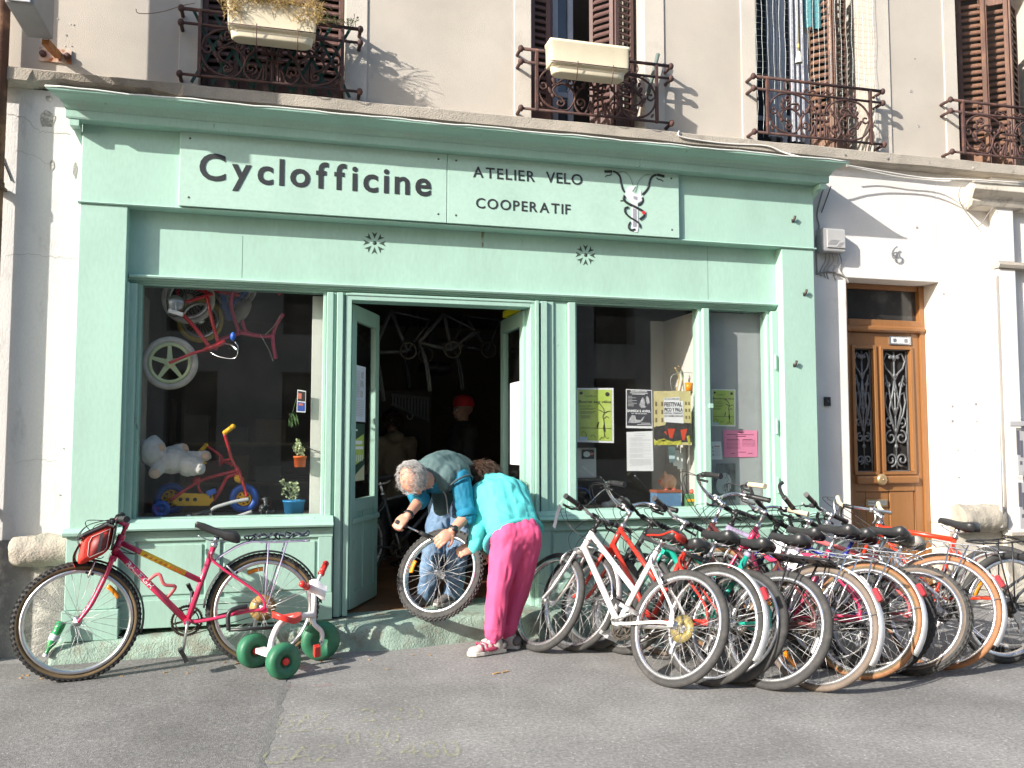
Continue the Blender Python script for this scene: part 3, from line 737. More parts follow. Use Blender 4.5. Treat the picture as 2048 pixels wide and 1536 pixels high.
# frieze with cut ornaments
FRZ = .092
g = MB(); g.box(-.974, 3.730, FRZ, .165, 2.412, 2.834); obj('frieze', g, GREEN, S)
g = MB(); g.mould([(.165,2.388),(FRZ-.030,2.388),(FRZ-.036,2.398),(FRZ-.030,2.408),(FRZ,2.412),(.165,2.412)], -.965, 3.722); obj('frieze_bead', g, GREEN, S)
g = MB(); g.box(-.974, 3.730, FRZ-.010, .22, 2.376, 2.3875); g.box(-.974, 3.730, FRZ+.012, .22, 2.364, 2.3755); g.box(-.974, 3.730, FRZ+.03, .22, 2.350, 2.3635); obj('shutter_slot', g, GREEN_D, S)
g = MB(); g.box(-.98, 3.735, .165, .185, 2.35, 2.86); obj('frieze_backing', g, GREEN_D, S)
for (u, v) in ((749, 486), (1171, 510)):
    c = at(u, v, FRZ); g = MB()
    g.lathe([(0,-.001),(.014,-.001),(.014,.0)], (c.x, FRZ-.0005, c.z), (0,1,0), 12)
    for k in range(8):
        a = k*PI/4; d = (math.cos(a), math.sin(a)); t = (-d[1], d[0])
        g.prism([(d[0]*.030+t[0]*0, d[1]*.030), (d[0]*.078+t[0]*.020, d[1]*.078+t[1]*.020), (d[0]*.064, d[1]*.064), (d[0]*.078-t[0]*.020, d[1]*.078-t[1]*.020)], (c.x, FRZ-.0012, c.z), (1,0,0), (0,0,1), (0,.001,0))
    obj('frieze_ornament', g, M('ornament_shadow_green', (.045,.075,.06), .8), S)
RUSTST = spray('rust_streak', (.30,.14,.04), .75)
g = MB(); p = at(966, 458, FRZ-.002); g.grid(lambda s, t: V((p.x - .014 + .028*s*(1-.6*t) + .006*t, FRZ-.0015, p.z - .13*t)), 2, 6); obj('rust_streak', g, RUSTST, S)
g = MB(); p = at(485, 490, FRZ); g.box(p.x-.0012, p.x+.0012, FRZ-.001, FRZ+.001, 2.42, p.z+.06); obj('board_joint', g, M('joint_shadow_green', (.14,.24,.19), .7), S)
g = MB(); p = at(1415, 520, FRZ); g.box(p.x-.0012, p.x+.0012, FRZ-.001, FRZ+.001, 2.42, p.z+.12); obj('board_joint', g, M('joint_shadow_green', (.14,.24,.19), .7), S)
# window joinery
def bx(name, mat, *bs, parent=S, bevel=.004):
    g = MB()
    for b in bs: g.box(*b)
    return obj(name, g, mat, parent, bevel=bevel)
WY = .165
def window(a, b, name='shop_window', zb=.843, zt=2.352, sash=.0):
    w = bx(name, GREEN_D, (a-.022, a, WY-.05, WY+.05, zb-.02, zt), (b, b+.022, WY-.05, WY+.05, zb-.02, zt), (a, b, WY-.05, WY+.05, zb-.022, zb))
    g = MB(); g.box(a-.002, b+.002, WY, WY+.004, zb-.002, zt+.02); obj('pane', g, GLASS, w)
    return w
bx('jamb', GREEN_D, (-.976, -.913, .062, .22, .80, 2.35)); bx('jamb', GREEN_D, (-.975, -.955, .02, .063, .80, 2.35))
window(-.891, .264)
for a, b, y0 in ((.287, .330, .075), (.331, .352, .095), (.353, .395, .070), (.396, .412, .100)): bx('door_post', GREEN_D, (a, b, y0, .24, .165, 2.349))
bx('door_frame', GREEN_D, (.413, .448, .085, .24, .165, 2.349), (.448, 1.727, .085, .24, 2.302, 2.349), (1.727, 1.757, .085, .24, .165, 2.349))
bx('door_frame_moulding', GREEN_D, (.413, 1.757, .078, .0845, 2.335, 2.3485), bevel=.002)
for a, b, y0 in ((1.758, 1.785, .060), (1.786, 1.800, .095), (1.801, 1.850, .070), (1.851, 1.905, .092), (1.906, 2.012, .105), (2.013, 2.066, .070)): bx('door_post', GREEN_D, (a, b, y0, .24, .79 if a > 1.84 else .165, 2.349))
window(2.090, 3.070); window(3.165, 3.655)
bx('mullion', GREEN_D, (3.0925, 3.1425, .075, .24, .825, 2.349)); bx('latch', GREEN_D, (3.125, 3.160, .060, .0745, 1.585, 1.62))
bx('jamb', GREEN_D, (3.6785, 3.7285, .075, .22, .80, 2.349))
for z in (1.95, 1.45, 1.0): bx('hinge', GREEN, (3.690, 3.702, .055, .0745, z-.06, z+.06))
# sills and stall risers
for a, b in ((-.972, .345), (1.765, 3.728)):
    g = MB(); g.mould([(.20,.765),(.055,.765),(-.012,.772),(-.018,.785),(.0,.797),(.018,.80),(.022,.815),(.045,.822),(.052,.838),(.20,.838)], a, b); obj('sill', g, GREEN_D, S, bevel=.0015)
    g = MB(); g.box(a, b, .052, .2, .16, .764); rs = obj('stall_riser', g, GREEN_D, S)
    n = 2 if a < 0 else 3
    xs = [a + .05, a + .56, b - .05] if a < 0 else [a+.05, a+.65, a+1.3, b-.05]
    q = MB(); q.box(a, b, .036, .0515, .700, .763); q.box(a, b, .028, .0515, .16, .335)
    for i, x in enumerate(xs): q.box(x-.045, x+.045, .036, .0515, .336, .699)
    obj('riser_frame', q, GREEN_D, rs, bevel=.004)
    for i in range(n):
        q = MB(); q.box(xs[i]+.065, xs[i+1]-.065, .043, .0515, .362, .676); obj('panel', q, GREEN, rs, bevel=.004)
# the two door leaves, opened inwards
def leaf(hx, hy, ang, L, label, mir=1):
    """hinged at (hx, hy); ang measured from the closed position"""
    ux = V((mir*math.cos(ang), math.sin(ang), 0)); n = V((-ux.y, ux.x, 0))*.02
    o = V((hx, hy, 0)); up = V((0,0,1))
    def b(g, s0, s1, z0, z1, k=1.0, off=0): g.obox(o + ux*((s0+s1)/2)*1 + up*((z0+z1)/2) + n*off, ux*((s1-s0)/2), n*k, up*((z1-z0)/2))
    g = MB(); z0, z1 = .185, 2.295
    b(g, 0, .085, z0, z1); b(g, L-.085, L, z0, z1); b(g, .085, L-.085, z1-.11, z1); b(g, .085, L-.085, .84, .93); b(g, .085, L-.085, z0, .30); b(g, L/2-.03, L/2+.03, .30, .84)
    lf = obj('door_leaf', g, GREEN_D, S, label=label, bevel=.004)
    g = MB(); b(g, .085, L/2-.03, .30, .84, .5); obj('panel', g, GREEN_D, lf, bevel=.003)
    g = MB(); b(g, L/2+.03, L-.085, .30, .84, .5); obj('panel', g, GREEN_D, lf, bevel=.003)
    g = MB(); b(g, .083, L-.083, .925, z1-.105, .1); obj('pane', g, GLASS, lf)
    g = MB(); b(g, .02, L-.005, .765, .80, 1.9); obj('leaf_moulding', g, GREEN_D, lf, bevel=.006)
    return o, ux, n
LA, LB = math.radians(66), math.radians(88)
lo, lux, ln = leaf(.452, .20, LA, .60, 'left door leaf with two notices taped to its glass')
ro, rux, rn = leaf(1.722, .20, LB, .60, 'right door leaf folded back square into the shop', -1)

# ------------------------------------------------------------------ doorstep
def step_z(x): return .105 + .045*min(max((x+1.3)/1.5, 0), 1) + .018*min(max((x-.3)/1.0, 0), 1) - .01*max(x-2, 0)*.3
def step_y(x):
    b = math.exp(-((x-.72)/.42)**2)*.12
    return -.085 - b - .05*min(max((x-1.0)/.6, 0), 1) - .02*math.sin(x*3.1)
def step_fn(u, v):
    x = -1.315 + u*5.3; zt = step_z(x); yf = step_y(x)
    prof = [(yf-.030, -.02), (yf-.022, .03), (yf-.012, zt*.55), (yf-.004, zt*.8), (yf+.012, zt*.94), (yf+.04, zt), (yf+.09, zt+.003), (.5, zt+.006)]
    k = v*7; i = min(int(k), 6); t = k-i
    y = prof[i][0]*(1-t)+prof[i+1][0]*t; z = prof[i][1]*(1-t)+prof[i+1][1]*t
    nz = noise.noise(V((x*5, y*5, z*5)))*.006 + noise.noise(V((x*19, y*19, z*19)))*.004
    return V((x, y + nz*(1 if v < .6 else 0), z + nz*.4*(1 if v < .9 else .2)))
g = MB(); g.grid(step_fn, 300, 21)
L0 = [step_fn(0, v/21) for v in range(22)]; g.add(L0 + [V((-1.315,.5,-.02))], [tuple(range(23))])
obj('doorstep', g, STEPM, label='worn green painted cement step running under the shopfront', cat='step')
GAPM = HOLE
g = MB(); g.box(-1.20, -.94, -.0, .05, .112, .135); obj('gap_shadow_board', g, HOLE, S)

# ------------------------------------------------------------------ inside of the workshop (setting)
INW = M('interior_wall', (.22,.20,.17), .9, var=.12, vs=3)
INC = M('interior_ceiling', (.16,.15,.14), .9, var=.1, vs=3)
INF = M('interior_floor', (.22,.10,.045), .5, var=.25, vs=6, col2=(.14,.07,.035), c2s=8, c2lo=.45, c2hi=.65)
g = MB(); g.box(-1.3, 4.2, .24, 5.6, -.05, .168); obj('floor', g, INF, kind='structure')
g = MB(); g.box(-1.3, 4.2, .24, 5.6, 2.86, 2.95); obj('ceiling', g, INC, kind='structure')
g = MB(); g.box(-1.35, -1.15, .24, 5.6, .0, 2.9); g.box(4.1, 4.3, .6, 5.6, 0, 2.9); g.box(-1.3, 4.2, 5.5, 5.7, 0, 2.9); obj('wall', g, INW, kind='structure')
WHITEB = M('white_board', (.62,.60,.57), .7, var=.08, vs=4)
DARKW = M('dark_wood', (.07,.055,.045), .7, var=.2, vs=6)
# window beds and side boards of the display windows
g = MB(); g.box(-.97, .30, .222, .80, .775, .822); obj('display_bed', g, M('bed_board', (.22,.20,.18), .7, var=.2, vs=8), S)
g = MB(); g.box(1.78, 3.72, .222, .80, .775, .822); obj('display_bed', g, M('bed_board', (.22,.20,.18)), S)
g = MB(); g.box(.195, .285, .245, .265, .822, 2.345); obj('side_board', g, WHITEB, S, bevel=.003)
g = MB(); g.box(-.972, -.925, .245, .70, .822, 2.34); obj('side_board', g, M('grey_side_board', (.33,.31,.29), .8, var=.1), S)
g = MB(); g.box(3.10, 3.13, .245, .85, .822, 2.345); g.box(2.98, 3.099, .80, .82, .822, 2.345); obj('side_board', g, WHITEB, S, bevel=.003)
BLIND = M('grey_paper_blind', (.36,.365,.385), .8, var=.05, vs=4, col2=(.32,.325,.34), c2s=6)
g = MB(); g.box(3.135, 3.70, .235, .243, .822, 2.345); obj('window_blind', g, BLIND, S)
# ------------------------------------------------------------------ bicycles
def spline(pts, n=6, closed=False):
    pts = [V(p) for p in pts]; out = []; N = len(pts)
    for i in range(N if closed else N-1):
        g_ = (lambda k: pts[k % N]) if closed else (lambda k: pts[min(max(k,0),N-1)])
        p0, p1, p2, p3 = g_(i-1), g_(i), g_(i+1), g_(i+2)
        for t in range(n):
            u = t/n
            out.append(.5*((2*p1) + (p2-p0)*u + (2*p0-5*p1+4*p2-p3)*u*u + (3*p1-p0-3*p2+p3)*u**3))
    if not closed: out.append(pts[-1])
    return out
YAX = V((0,1,0))
def wheel(parent, name, c, R, tw, T, tread, side, rim, knob, spokes=32, cog=False, refl=None, spoke_mat=None, disc=None, tag_=''):
    """tyre, rim, spokes and hub about the y axis through c"""
    c = V(c); rng = random.Random(int(R*1e4) + len(name))
    r = tw/2; Rr = R - tw*.98
    g = MB(); w = tw*.46
    g.lathe([(Rr-.018, -w*.25), (Rr-.013, -w), (Rr+.004, -w), (Rr+.004, w), (Rr-.013, w), (Rr-.018, w*.25)], c, YAX, 56, closed=True)
    g.xf(T); wh = obj(name, g, rim, parent)
    g = MB(); n = 12
    prof = [(R - r + r*math.cos(a)*1.0, r*.98*math.sin(a)) for a in [2*PI*k/n for k in range(n)]]
    mats = [0 if (k < 3 or k > 8) else 1 for k in range(n)]
    g.lathe(prof, c, YAX, 64, closed=True, mats=mats)
    if knob:
        K = knob
        for k in range(K):
            a = 2*PI*k/K
            for (off, yy, sz) in ((0, -.5, 1), (.5, .5, 1), (.25, -.95, .9), (.75, .95, .9), (.5, 0, .8)):
                b = a + off*2*PI/K; d = V((math.cos(b), 0, math.sin(b))); t = V((-d.z, 0, d.x))
                rad = R - r + math.sqrt(max(1-(yy*.92)**2, .1))*r + .0008
                g.obox(c + d*rad + YAX*yy*r*.9, t*(PI*R/K*.52*sz), YAX*r*.2*sz, d*.0035, 0)
    g.xf(T); obj('tyre', g, [tread, side], wh)
    g = MB(); hw = .034
    for k in range(spokes):
        a = 2*PI*k/spokes + .05; s = 1 if k % 2 else -1; tw_ = (1 if (k//2) % 2 else -1)*.95
        h = c + V((math.cos(a+tw_), 0, math.sin(a+tw_)))*.020 + YAX*s*hw
        e = c + V((math.cos(a), 0, math.sin(a)))*(Rr-.012) + YAX*s*.002
        g.tube([h, e], .00105, 4)
    g.xf(T); obj('spokes', g, spoke_mat or STEEL, wh)
    g = MB()
    g.lathe([(0,-.058),(.005,-.058),(.005,-.05),(.011,-.048),(.012,-.038),(.024,-.037),(.024,-.033),(.013,-.030),(.012,.030),(.024,.033),(.024,.037),(.012,.038),(.011,.048),(.005,.05),(.005,.058),(0,.058)], c, YAX, 14)
    g.xf(T); obj('hub', g, ALU, wh)
    if cog:
        g = MB(); prof = [(0,-.037)]
        for k in range(6): prof += [(.052-.006*k, -.0375-.0036*k), (.052-.006*k, -.0395-.0036*k), (.044-.006*k, -.0396-.0036*k)]
        prof.append((0,-.06)); g.lathe(prof, c, YAX, 26); g.xf(T); obj('sprocket', g, GREASE, wh)
    if disc:
        g = MB(); g.lathe([(.014,-.036),(.078,-.0365),(.079,-.0355),(.014,-.0345)], c, YAX, 30, closed=True); g.xf(T); obj('spoke_guard', g, disc, wh)
    if refl is not None:
        for a0 in refl:
            g = MB(); k1 = [(Rr-.060,-.013),(Rr-.034,-.013),(Rr-.034,-.004),(Rr-.060,-.004)]
            g.lathe(k1, c, YAX, 8, closed=True, arc=(-a0-.20, -a0+.20), ref=(1,0,0)); g.xf(T); obj('spoke_reflector', g, AMBER, wh)
    return wh
def guard(parent, name, c, R, w, a0, a1, mat, T):
    g = MB(); prof = [(R, -w/2), (R+.007, -w*.38), (R+.0095, 0), (R+.007, w*.38), (R, w/2), (R-.001, w*.47), (R+.0055, w*.36), (R+.008, 0), (R+.0055, -w*.36), (R-.001, -w*.47)]
    g.lathe(prof, c, YAX, 28, closed=True, arc=(-a1, -a0), ref=(1,0,0)); g.xf(T); return obj(name, g, mat, parent)
IDT = lambda p: p
def bicycle(P, place=True):
    """local frame: rear tyre touches the ground at the origin, x forward, y left"""
    root = thing('bicycle', P['label'], 'bicycle', (0,0,0), P.get('group'))
    R = P.get('R', .327); tw = P.get('tw', .045); wb = P.get('wb', 1.05); fr = P['frame_mat']; st = P.get('st', .46)
    knob = P.get('knob', 0); tread = P.get('tread', RUBBER); side = P.get('side', RUBBER); rim = P.get('rim', ALU)
    ra, fa = V((0,0,R)), V((wb,0,R)); bb = V((.43,0,R-.045))
    sa = math.radians(P.get('sa', 72)); su = V((-math.cos(sa),0,math.sin(sa))); S_ = bb + su*st
    ha = math.radians(P.get('ha', 70)); u = V((-math.cos(ha),0,math.sin(ha))); nf = V((math.sin(ha),0,math.cos(ha)))
    crown = fa + u*(R+.062) - nf*.042; hl = P.get('hl', .12)
    H0, H1 = crown + u*.008, crown + u*(hl+.008)
    steer = P.get('steer', 0.0); RM = Matrix.Rotation(math.radians(steer), 3, u)
    TF = (lambda p: crown + RM @ (p - crown)) if steer else IDT
    tr = P.get('tr', .0165)
    # frame
    g = MB(); g.tube([H0, H1], tr*1.12, 12)
    tt = P.get('tt', .95); tj = bb + su*st*tt
    g.tube([bb, S_ + su*.012], tr*.92, 12)
    if P.get('kind') == 'curved':
        g.tube(spline([H1 - u*.02, H1 - u*.05 + V((-.16,0,-.16)), tj + V((.1,0,.06)), tj]), tr*.9, 10); g.tube(spline([H0 + u*.02, H0 + V((-.17,0,-.24)), bb + V((.18,0,.08)), bb]), tr, 10)
    else:
        g.tube([H1 - u*.022, tj], tr*.93, 12); g.tube([H0 + u*.022, bb], tr*1.05, 12)
    g.tube([bb - YAX*.036, bb + YAX*.036], .021, 12)
    for s in (-1, 1):
        dr = ra + YAX*s*.062
        g.tube(spline([S_ - su*.025 + YAX*s*.012, S_ - su*.07 + V((-.03,s*.030,-.03)), dr + V((.03,-s*.006,.09)), dr], 4), [.0085]*12 + [.007], 8)
        g.tube(spline([bb + V((-.02,s*.014,0)), bb + V((-.09,s*.03,.002)), dr + V((.1,-s*.004,-.004)), dr], 4), [.010]*12 + [.0075], 8)
        g.obox(dr + V((.004,0,0)), (.018,0,0), (0,.003,0), (0,0,.016))
    g.tube([S_ - su*.07 + V((-.035,-.034,-.032)), S_ - su*.07 + V((-.035,.034,-.032))], .006, 6)
    frame = obj('frame', g, fr, root)
    if P.get('decal'): P['decal'](frame, H0 + u*.022, bb, H1 - u*.022, tj, tr)
    # seat post and saddle
    sp = P.get('sp', .10); top = S_ + su*(sp)
    g = MB(); g.tube([S_ - su*.02, top], .0128, 10); g.tube([S_ - su*.006, S_ + su*.02], tr*1.12, 12); obj('seat_post', g, P.get('post', ALU), root)
    g = MB(); sec = [(.152,.012,-.016,.022),(.137,.021,.0,.034),(.09,.025,.004,.044),(.03,.036,.002,.052),(-.03,.058,.006,.064),(-.075,.074,.018,.078),(-.105,.074,.026,.080),(-.125,.054,.022,.056),(-.132,.02,.016,.03)]
    sw = P.get('sw', 1.0); rings = []; n = 14; tilt = P.get('stilt', .14)
    for (x, w, z, h) in sec:
        ring = []
        for k in range(n):
            a = 2*PI*k/n; ca, sa_ = math.cos(a), math.sin(a)
            yy = w*sw*math.copysign(abs(ca)**.7, ca); zz = (h*.30*math.copysign(abs(sa_)**.8, sa_) if sa_ > 0 else h*.95*math.copysign(abs(sa_)**1.4, sa_)*(1 - .5*(abs(ca) < .5 and x < .05)))
            ring.append(V((x + 0, yy, z + zz + .004 + x*tilt)))
        rings += ring
    m = len(sec)
    fs = [(j*n+k, j*n+(k+1) % n, (j+1)*n+(k+1) % n, (j+1)*n+k) for j in range(m-1) for k in range(n)]
    rings = [p*.92 for p in rings]; sc_ = top + V((-.02,0,.045)); g.add([sc_ + p for p in rings], fs, 0, True); g.add([sc_ + p for p in rings[:n]], [tuple(range(n))], 0, True); g.add([sc_ + p for p in rings[-n:]], [tuple(range(n-1,-1,-1))], 0, True)
    for s in (-1,1): g.tube(spline([sc_ + V((.12,s*.012,-.012)), sc_ + V((.05,s*.020,-.045)), sc_ + V((-.05,s*.022,-.045)), sc_ + V((-.10,s*.045,-.012))], 4), .0035, 6, mat=1)
    g.tube([top - su*.01, top + su*.022], .017, 10, mat=1)
    sd = obj('saddle', g, [P.get('saddle', SADDLE), CHROME], root)
    if P.get('badge'): q = MB(); q.ell(sc_ + V((-.085,.030,.028)), (.020,.016,.006)); obj('saddle_badge', q, M('orange_badge', (.75,.35,.03), .5), sd)
    if P.get('skirt'):
        q = MB(); q.tube([sc_ + V((x*.92, w*sw*.93, z*.92 - .016)) for (x, w, z, h) in sec[1:]] + [sc_ + V((x*.92, -w*sw*.93, z*.92 - .016)) for (x, w, z, h) in sec[:0:-1]], .006, 6, True); obj('saddle_trim', q, P['skirt'], sd)
        q = MB(); q.ell(sc_ + V((-.112,0,-.008)), (.016,.058,.026)); obj('saddle_trim', q, P['skirt'], sd)
    # fork
    ff = MB(); ff.tube([crown - u*.004, H1 + u*.02], .0128, 10); ff.obox(crown - u*.012, nf*.020, YAX*.048, u*.014)
    for s in (-1, 1):
        if P.get('sus'):
            ff.tube([crown - u*.012 + YAX*s*.048, crown - u*.16 + YAX*s*.048], .014, 10); ff.tube([crown - u*.12 + YAX*s*.048, fa + YAX*s*.048 + u*.02], .020, 10); ff.tube([fa + YAX*s*.052 + u*.03, fa + YAX*s*.052], .012, 8)
        else:
            ff.tube(spline([crown - u*.012 + YAX*s*.042, crown - u*.14 + YAX*s*.046, fa + u*.11 - nf*.030 + YAX*s*.048, fa + u*.045 - nf*.014 + YAX*s*.050, fa + YAX*s*.052], 5), [.0125]*11 + [.0115]*5 + [.0095]*5, 8)
    ff.xf(TF); obj('fork', ff, P.get('fork_mat', fr), root)
    # stem and handlebar
    sh = P.get('stem', .09); q0 = H1 + u*.02; q1 = H1 + u*sh; q2 = q1 + nf*P.get('reach', .08) + u*P.get('rise', .0)
    g = MB(); g.tube([q0, q1], .0118, 10); g.tube([q1 - u*.018, q1 + u*.018], .0155, 10); g.tube([q1, q2], .0135, 10); g.tube([q2 - YAX*.024, q2 + YAX*.024], .0185, 12)
    g.tube([H1 - u*.004, H1 + u*.022], tr*1.2, 12); g.xf(TF); obj('stem', g, P.get('stem_mat', ALU), root)
    bw = P.get('bw', .28); kind = P.get('bar', 'flat'); g = MB(); gr = []; X = V((1,0,0)); Z = V((0,0,1))
    for s in (-1, 1):
        if kind == 'flat': pts = [q2, q2 + YAX*s*.06, q2 + YAX*s*.10 + Z*.012, q2 + YAX*s*bw - X*.03 + Z*.018]; cut = .125
        elif kind == 'riser': pts = [q2, q2 + YAX*s*.05, q2 + YAX*s*.11 + Z*.05 - X*.01, q2 + YAX*s*.16 + Z*.06 - X*.02, q2 + YAX*s*bw - X*.07 + Z*.055]; cut = .12
        elif kind == 'swept': pts = [q2, q2 + YAX*s*.05 + X*.02, q2 + YAX*s*.12 + X*.045 + Z*.045, q2 + YAX*s*.20 + X*.02 + Z*.085, q2 + YAX*s*.245 - X*.07 + Z*.085, q2 + YAX*s*(bw-.01) - X*.20 + Z*.07]; cut = .12
        else: pts = [q2, q2 + YAX*s*.15, q2 + YAX*s*.195 + X*.02, q2 + YAX*s*.205 + X*.085 + Z*.004, q2 + YAX*s*.208 + X*.105 - Z*.06, q2 + YAX*s*.21 + X*.06 - Z*.125, q2 + YAX*s*.212 - X*.03 - Z*.135]; cut = 0
        sp_ = spline(pts, 5); g.tube(sp_, .0112, 8); gr.append(sp_)
    g.xf(TF); bar = obj('handlebar', g, P.get('bar_mat', ALU), root)
    cab = []
    for s, sp_ in zip((-1, 1), gr):
        L = 0; k = len(sp_)-1; e = sp_[-1]
        if kind != 'drop':
            while L < .115 and k > 0: L += (sp_[k]-sp_[k-1]).length; k -= 1
            q = MB(); q.tube([p for p in sp_[k:]] + [e + (e - sp_[-2]).normalized()*.004], .0165, 10)
            for p in (sp_[k], e): q.tube([p - (e-sp_[k]).normalized()*.004, p + (e-sp_[k]).normalized()*.004], .0185, 10)
            q.xf(TF); obj('grip', q, P.get('grip', BLACKP), bar)
            b0 = sp_[max(k-1,0)]; q = MB()
            q.tube([b0 - (sp_[k]-b0)*.2, b0 + (sp_[k]-b0)*.6], .0165, 8); q.obox(b0 + X*.022 - Z*.012, X*.018, (sp_[k]-b0).normalized()*.016, Z*.010)
            dirv = (e - sp_[k]).normalized()
            q.tube(spline([b0 + X*.03 - Z*.012, b0 + X*.058 + dirv*.03 - Z*.028, sp_[k] + X*.050 + dirv*.03 - Z*.035, sp_[k] + X*.046 + dirv*.085 - Z*.04], 4), .0055, 6, flat=1.6)
            q.xf(TF); obj('brake_lever', q, P.get('lever', BLACKM), bar); cab.append(b0 + X*.04 - Z*.01)
        else:
            q = MB(); q.tube(sp_[8:24], .0145, 8); q.tube(sp_[24:], .0150, 8); q.xf(TF); obj('bar_tape', q, P.get('tape', BLACKP), bar)
            hd = q2 + YAX*s*.205 + X*.095; q = MB(); q.tube(spline([hd - X*.02 + Z*.0, hd + X*.025 + Z*.03, hd + X*.045 + Z*.075], 4), [.015]*4 + [.017]*4 + [.012], 8); q.xf(TF); obj('brake_hood', q, P.get('hood', TANGRIP), bar)
            q = MB(); q.tube(spline([hd + X*.04 + Z*.065, hd + X*.075 + Z*.03, hd + X*.06 - Z*.05, hd + X*.085 - Z*.09], 4), .006, 6); q.xf(TF); obj('brake_lever', q, ALU, bar); cab.append(hd + X*.05 + Z*.06)
    if P.get('ends'):
        for s, sp_ in zip((-1,1), gr):
            e = sp_[-1]; q = MB(); q.tube(spline([e, e + X*.03 + Z*.03, e + X*.07 + Z*.09 - YAX*s*.015, e + X*.06 + Z*.125 - YAX*s*.03], 4), .012, 8); q.xf(TF); obj('bar_end', q, BLACKP, bar)
    # cables
    rng = random.Random(sum(map(ord, P['label']))); q = MB()
    for k, c in enumerate(cab + cab):
        c2 = TF(c); tgt = (crown + u*(-.02) + nf*.045 if k % 2 == 0 else H1 - u*.04 + V((-.10,(-.02 if k < 2 else .02),-.05)))
        out = V((.10 + .07*rng.random(), (.05 - .1*rng.random()), .06*rng.random() - .02))
        q.tube(spline([c2, c2 + out*.8 - Z*.02, (c2+tgt)/2 + out + Z*(.02 - .07*rng.random()), tgt + out*.25, tgt], 6), .0024, 5)
    obj('brake_cable', q, P.get('cable', CABLE_B), root)
    # brakes
    def brake(c, up, fwd, T=IDT):
        q = MB()
        for s in (-1, 1):
            q.tube(spline([c + YAX*s*.036 - up*.05, c + YAX*s*.046 + up*.0, c + YAX*s*.030 + up*.045], 3), .006, 6); q.obox(c + YAX*s*.020 - up*.030, fwd*.022, YAX*.006, up*.006, 1)
        q.tube([c + YAX*.030 + up*.045, c - YAX*.030 + up*.045], .003, 5); q.xf(T); obj('brake', q, [ALU, BLACKP], root)
    brake(fa + u*(R-.035) + nf*.040, u, nf, TF)
    bd = (S_ - su*.12 - ra); bd = V((bd.x*.75, 0, bd.z)).normalized(); brake(ra + bd*(R-.025) - V((bd.z,0,-bd.x))*.02, bd, V((bd.z,0,-bd.x)))
    # wheels
    wheel(root, 'rear_wheel', ra, R, tw, IDT, tread, side, rim, knob, cog=True, refl=P.get('refl_r'), disc=P.get('disc'))
    wheel(root, 'front_wheel', fa, R, tw, TF, P.get('ftread', tread), P.get('fside', side), rim, knob, refl=P.get('refl_f'))
    # cranks, chain
    ca = math.radians(P.get('crank', -70)); cd = V((math.cos(ca),0,math.sin(ca)))
    g = MB(); y0 = -.045; cr = P.get('cr', .088)
    g.lathe([(cr-.012,-.002),(cr-.004,-.002),(cr,0),(cr-.004,.002),(cr-.012,.002)], bb + YAX*y0, YAX, 36, closed=True)
    g.lathe([(cr*.70,-.002),(cr*.78,-.002),(cr*.78,.002),(cr*.70,.002)], bb + YAX*(y0+.008), YAX, 30, closed=True)
    for k in range(5):
        a = k*2*PI/5 + ca; d = V((math.cos(a),0,math.sin(a))); g.obox(bb + YAX*y0 + d*cr*.5, d*cr*.5, V((-d.z,0,d.x))*.006, YAX*.003)
    for k in range(42):
        a = 2*PI*k/42; d = V((math.cos(a),0,math.sin(a))); g.obox(bb + YAX*y0 + d*cr, d*.004, V((-d.z,0,d.x))*.003, YAX*.0012)
    obj('chainring', g, P.get('ring', GREASE), root)
    for s in (-1, 1):
        g = MB(); d = cd*s; e = bb + d*.17 + YAX*(-s)*-.064*1
        yb = s*.062; e = bb + d*.17 + YAX*yb; g.tube([bb + YAX*(s*.050), bb + d*.03 + YAX*(s*.054), e], [.014,.012,.010], 8, flat=.7); g.tube([bb, bb + YAX*s*.056], .010, 8); obj('crank', g, P.get('crank_mat', ALU), root)
        g = MB(); pc = e + YAX*s*.055; pt = V((math.cos(P.get('pedal_a', .3)),0,math.sin(P.get('pedal_a', .3)))); pn = V((-pt.z,0,pt.x))
        g.tube([e, pc + YAX*s*.045], .006, 6)
        for k in (-1, 1): g.obox(pc + pt*k*.032, pt*.008, YAX*.045, pn*.012)
        for k in (-1, 1): g.obox(pc + YAX*k*.040, pt*.026, YAX*.005, pn*.010)
        obj('pedal', g, P.get('pedal', BLACKP), root)
    g = MB(); yc = -.045; rc = .036
    pts = [bb + YAX*yc + V((cr*math.cos(a),0,cr*math.sin(a))) for a in [PI*.5 - PI*k/10 for k in range(11)]] + [ra + YAX*(yc-.004) + V((rc*math.cos(a),0,rc*math.sin(a))) for a in [-PI*.5 - PI*k/8 for k in range(9)]]
    g.tube(pts, .0042, 6, True, flat=.6); obj('chain', g, GREASE, root)
    if P.get('gear', True):
        g = MB(); d0 = ra + V((.01,-.066,-.03)); g.obox(d0, (.012,0,-.02), (0,.008,0), (.02,0,.012)); g.obox(d0 + V((.03,.012,-.065)), (.012,0,-.045), (0,.006,0), (.008,0,.004))
        for k in (-.03, .035): g.lathe([(0,-.005),(.018,-.005),(.018,.005),(0,.005)], d0 + V((.03+k*.3,.012,-.065-k)), YAX, 12)
        obj('derailleur', g, P.get('gear_mat', ALU), root)
    # mudguards, rack, lights
    mg = P.get('guard_mat')
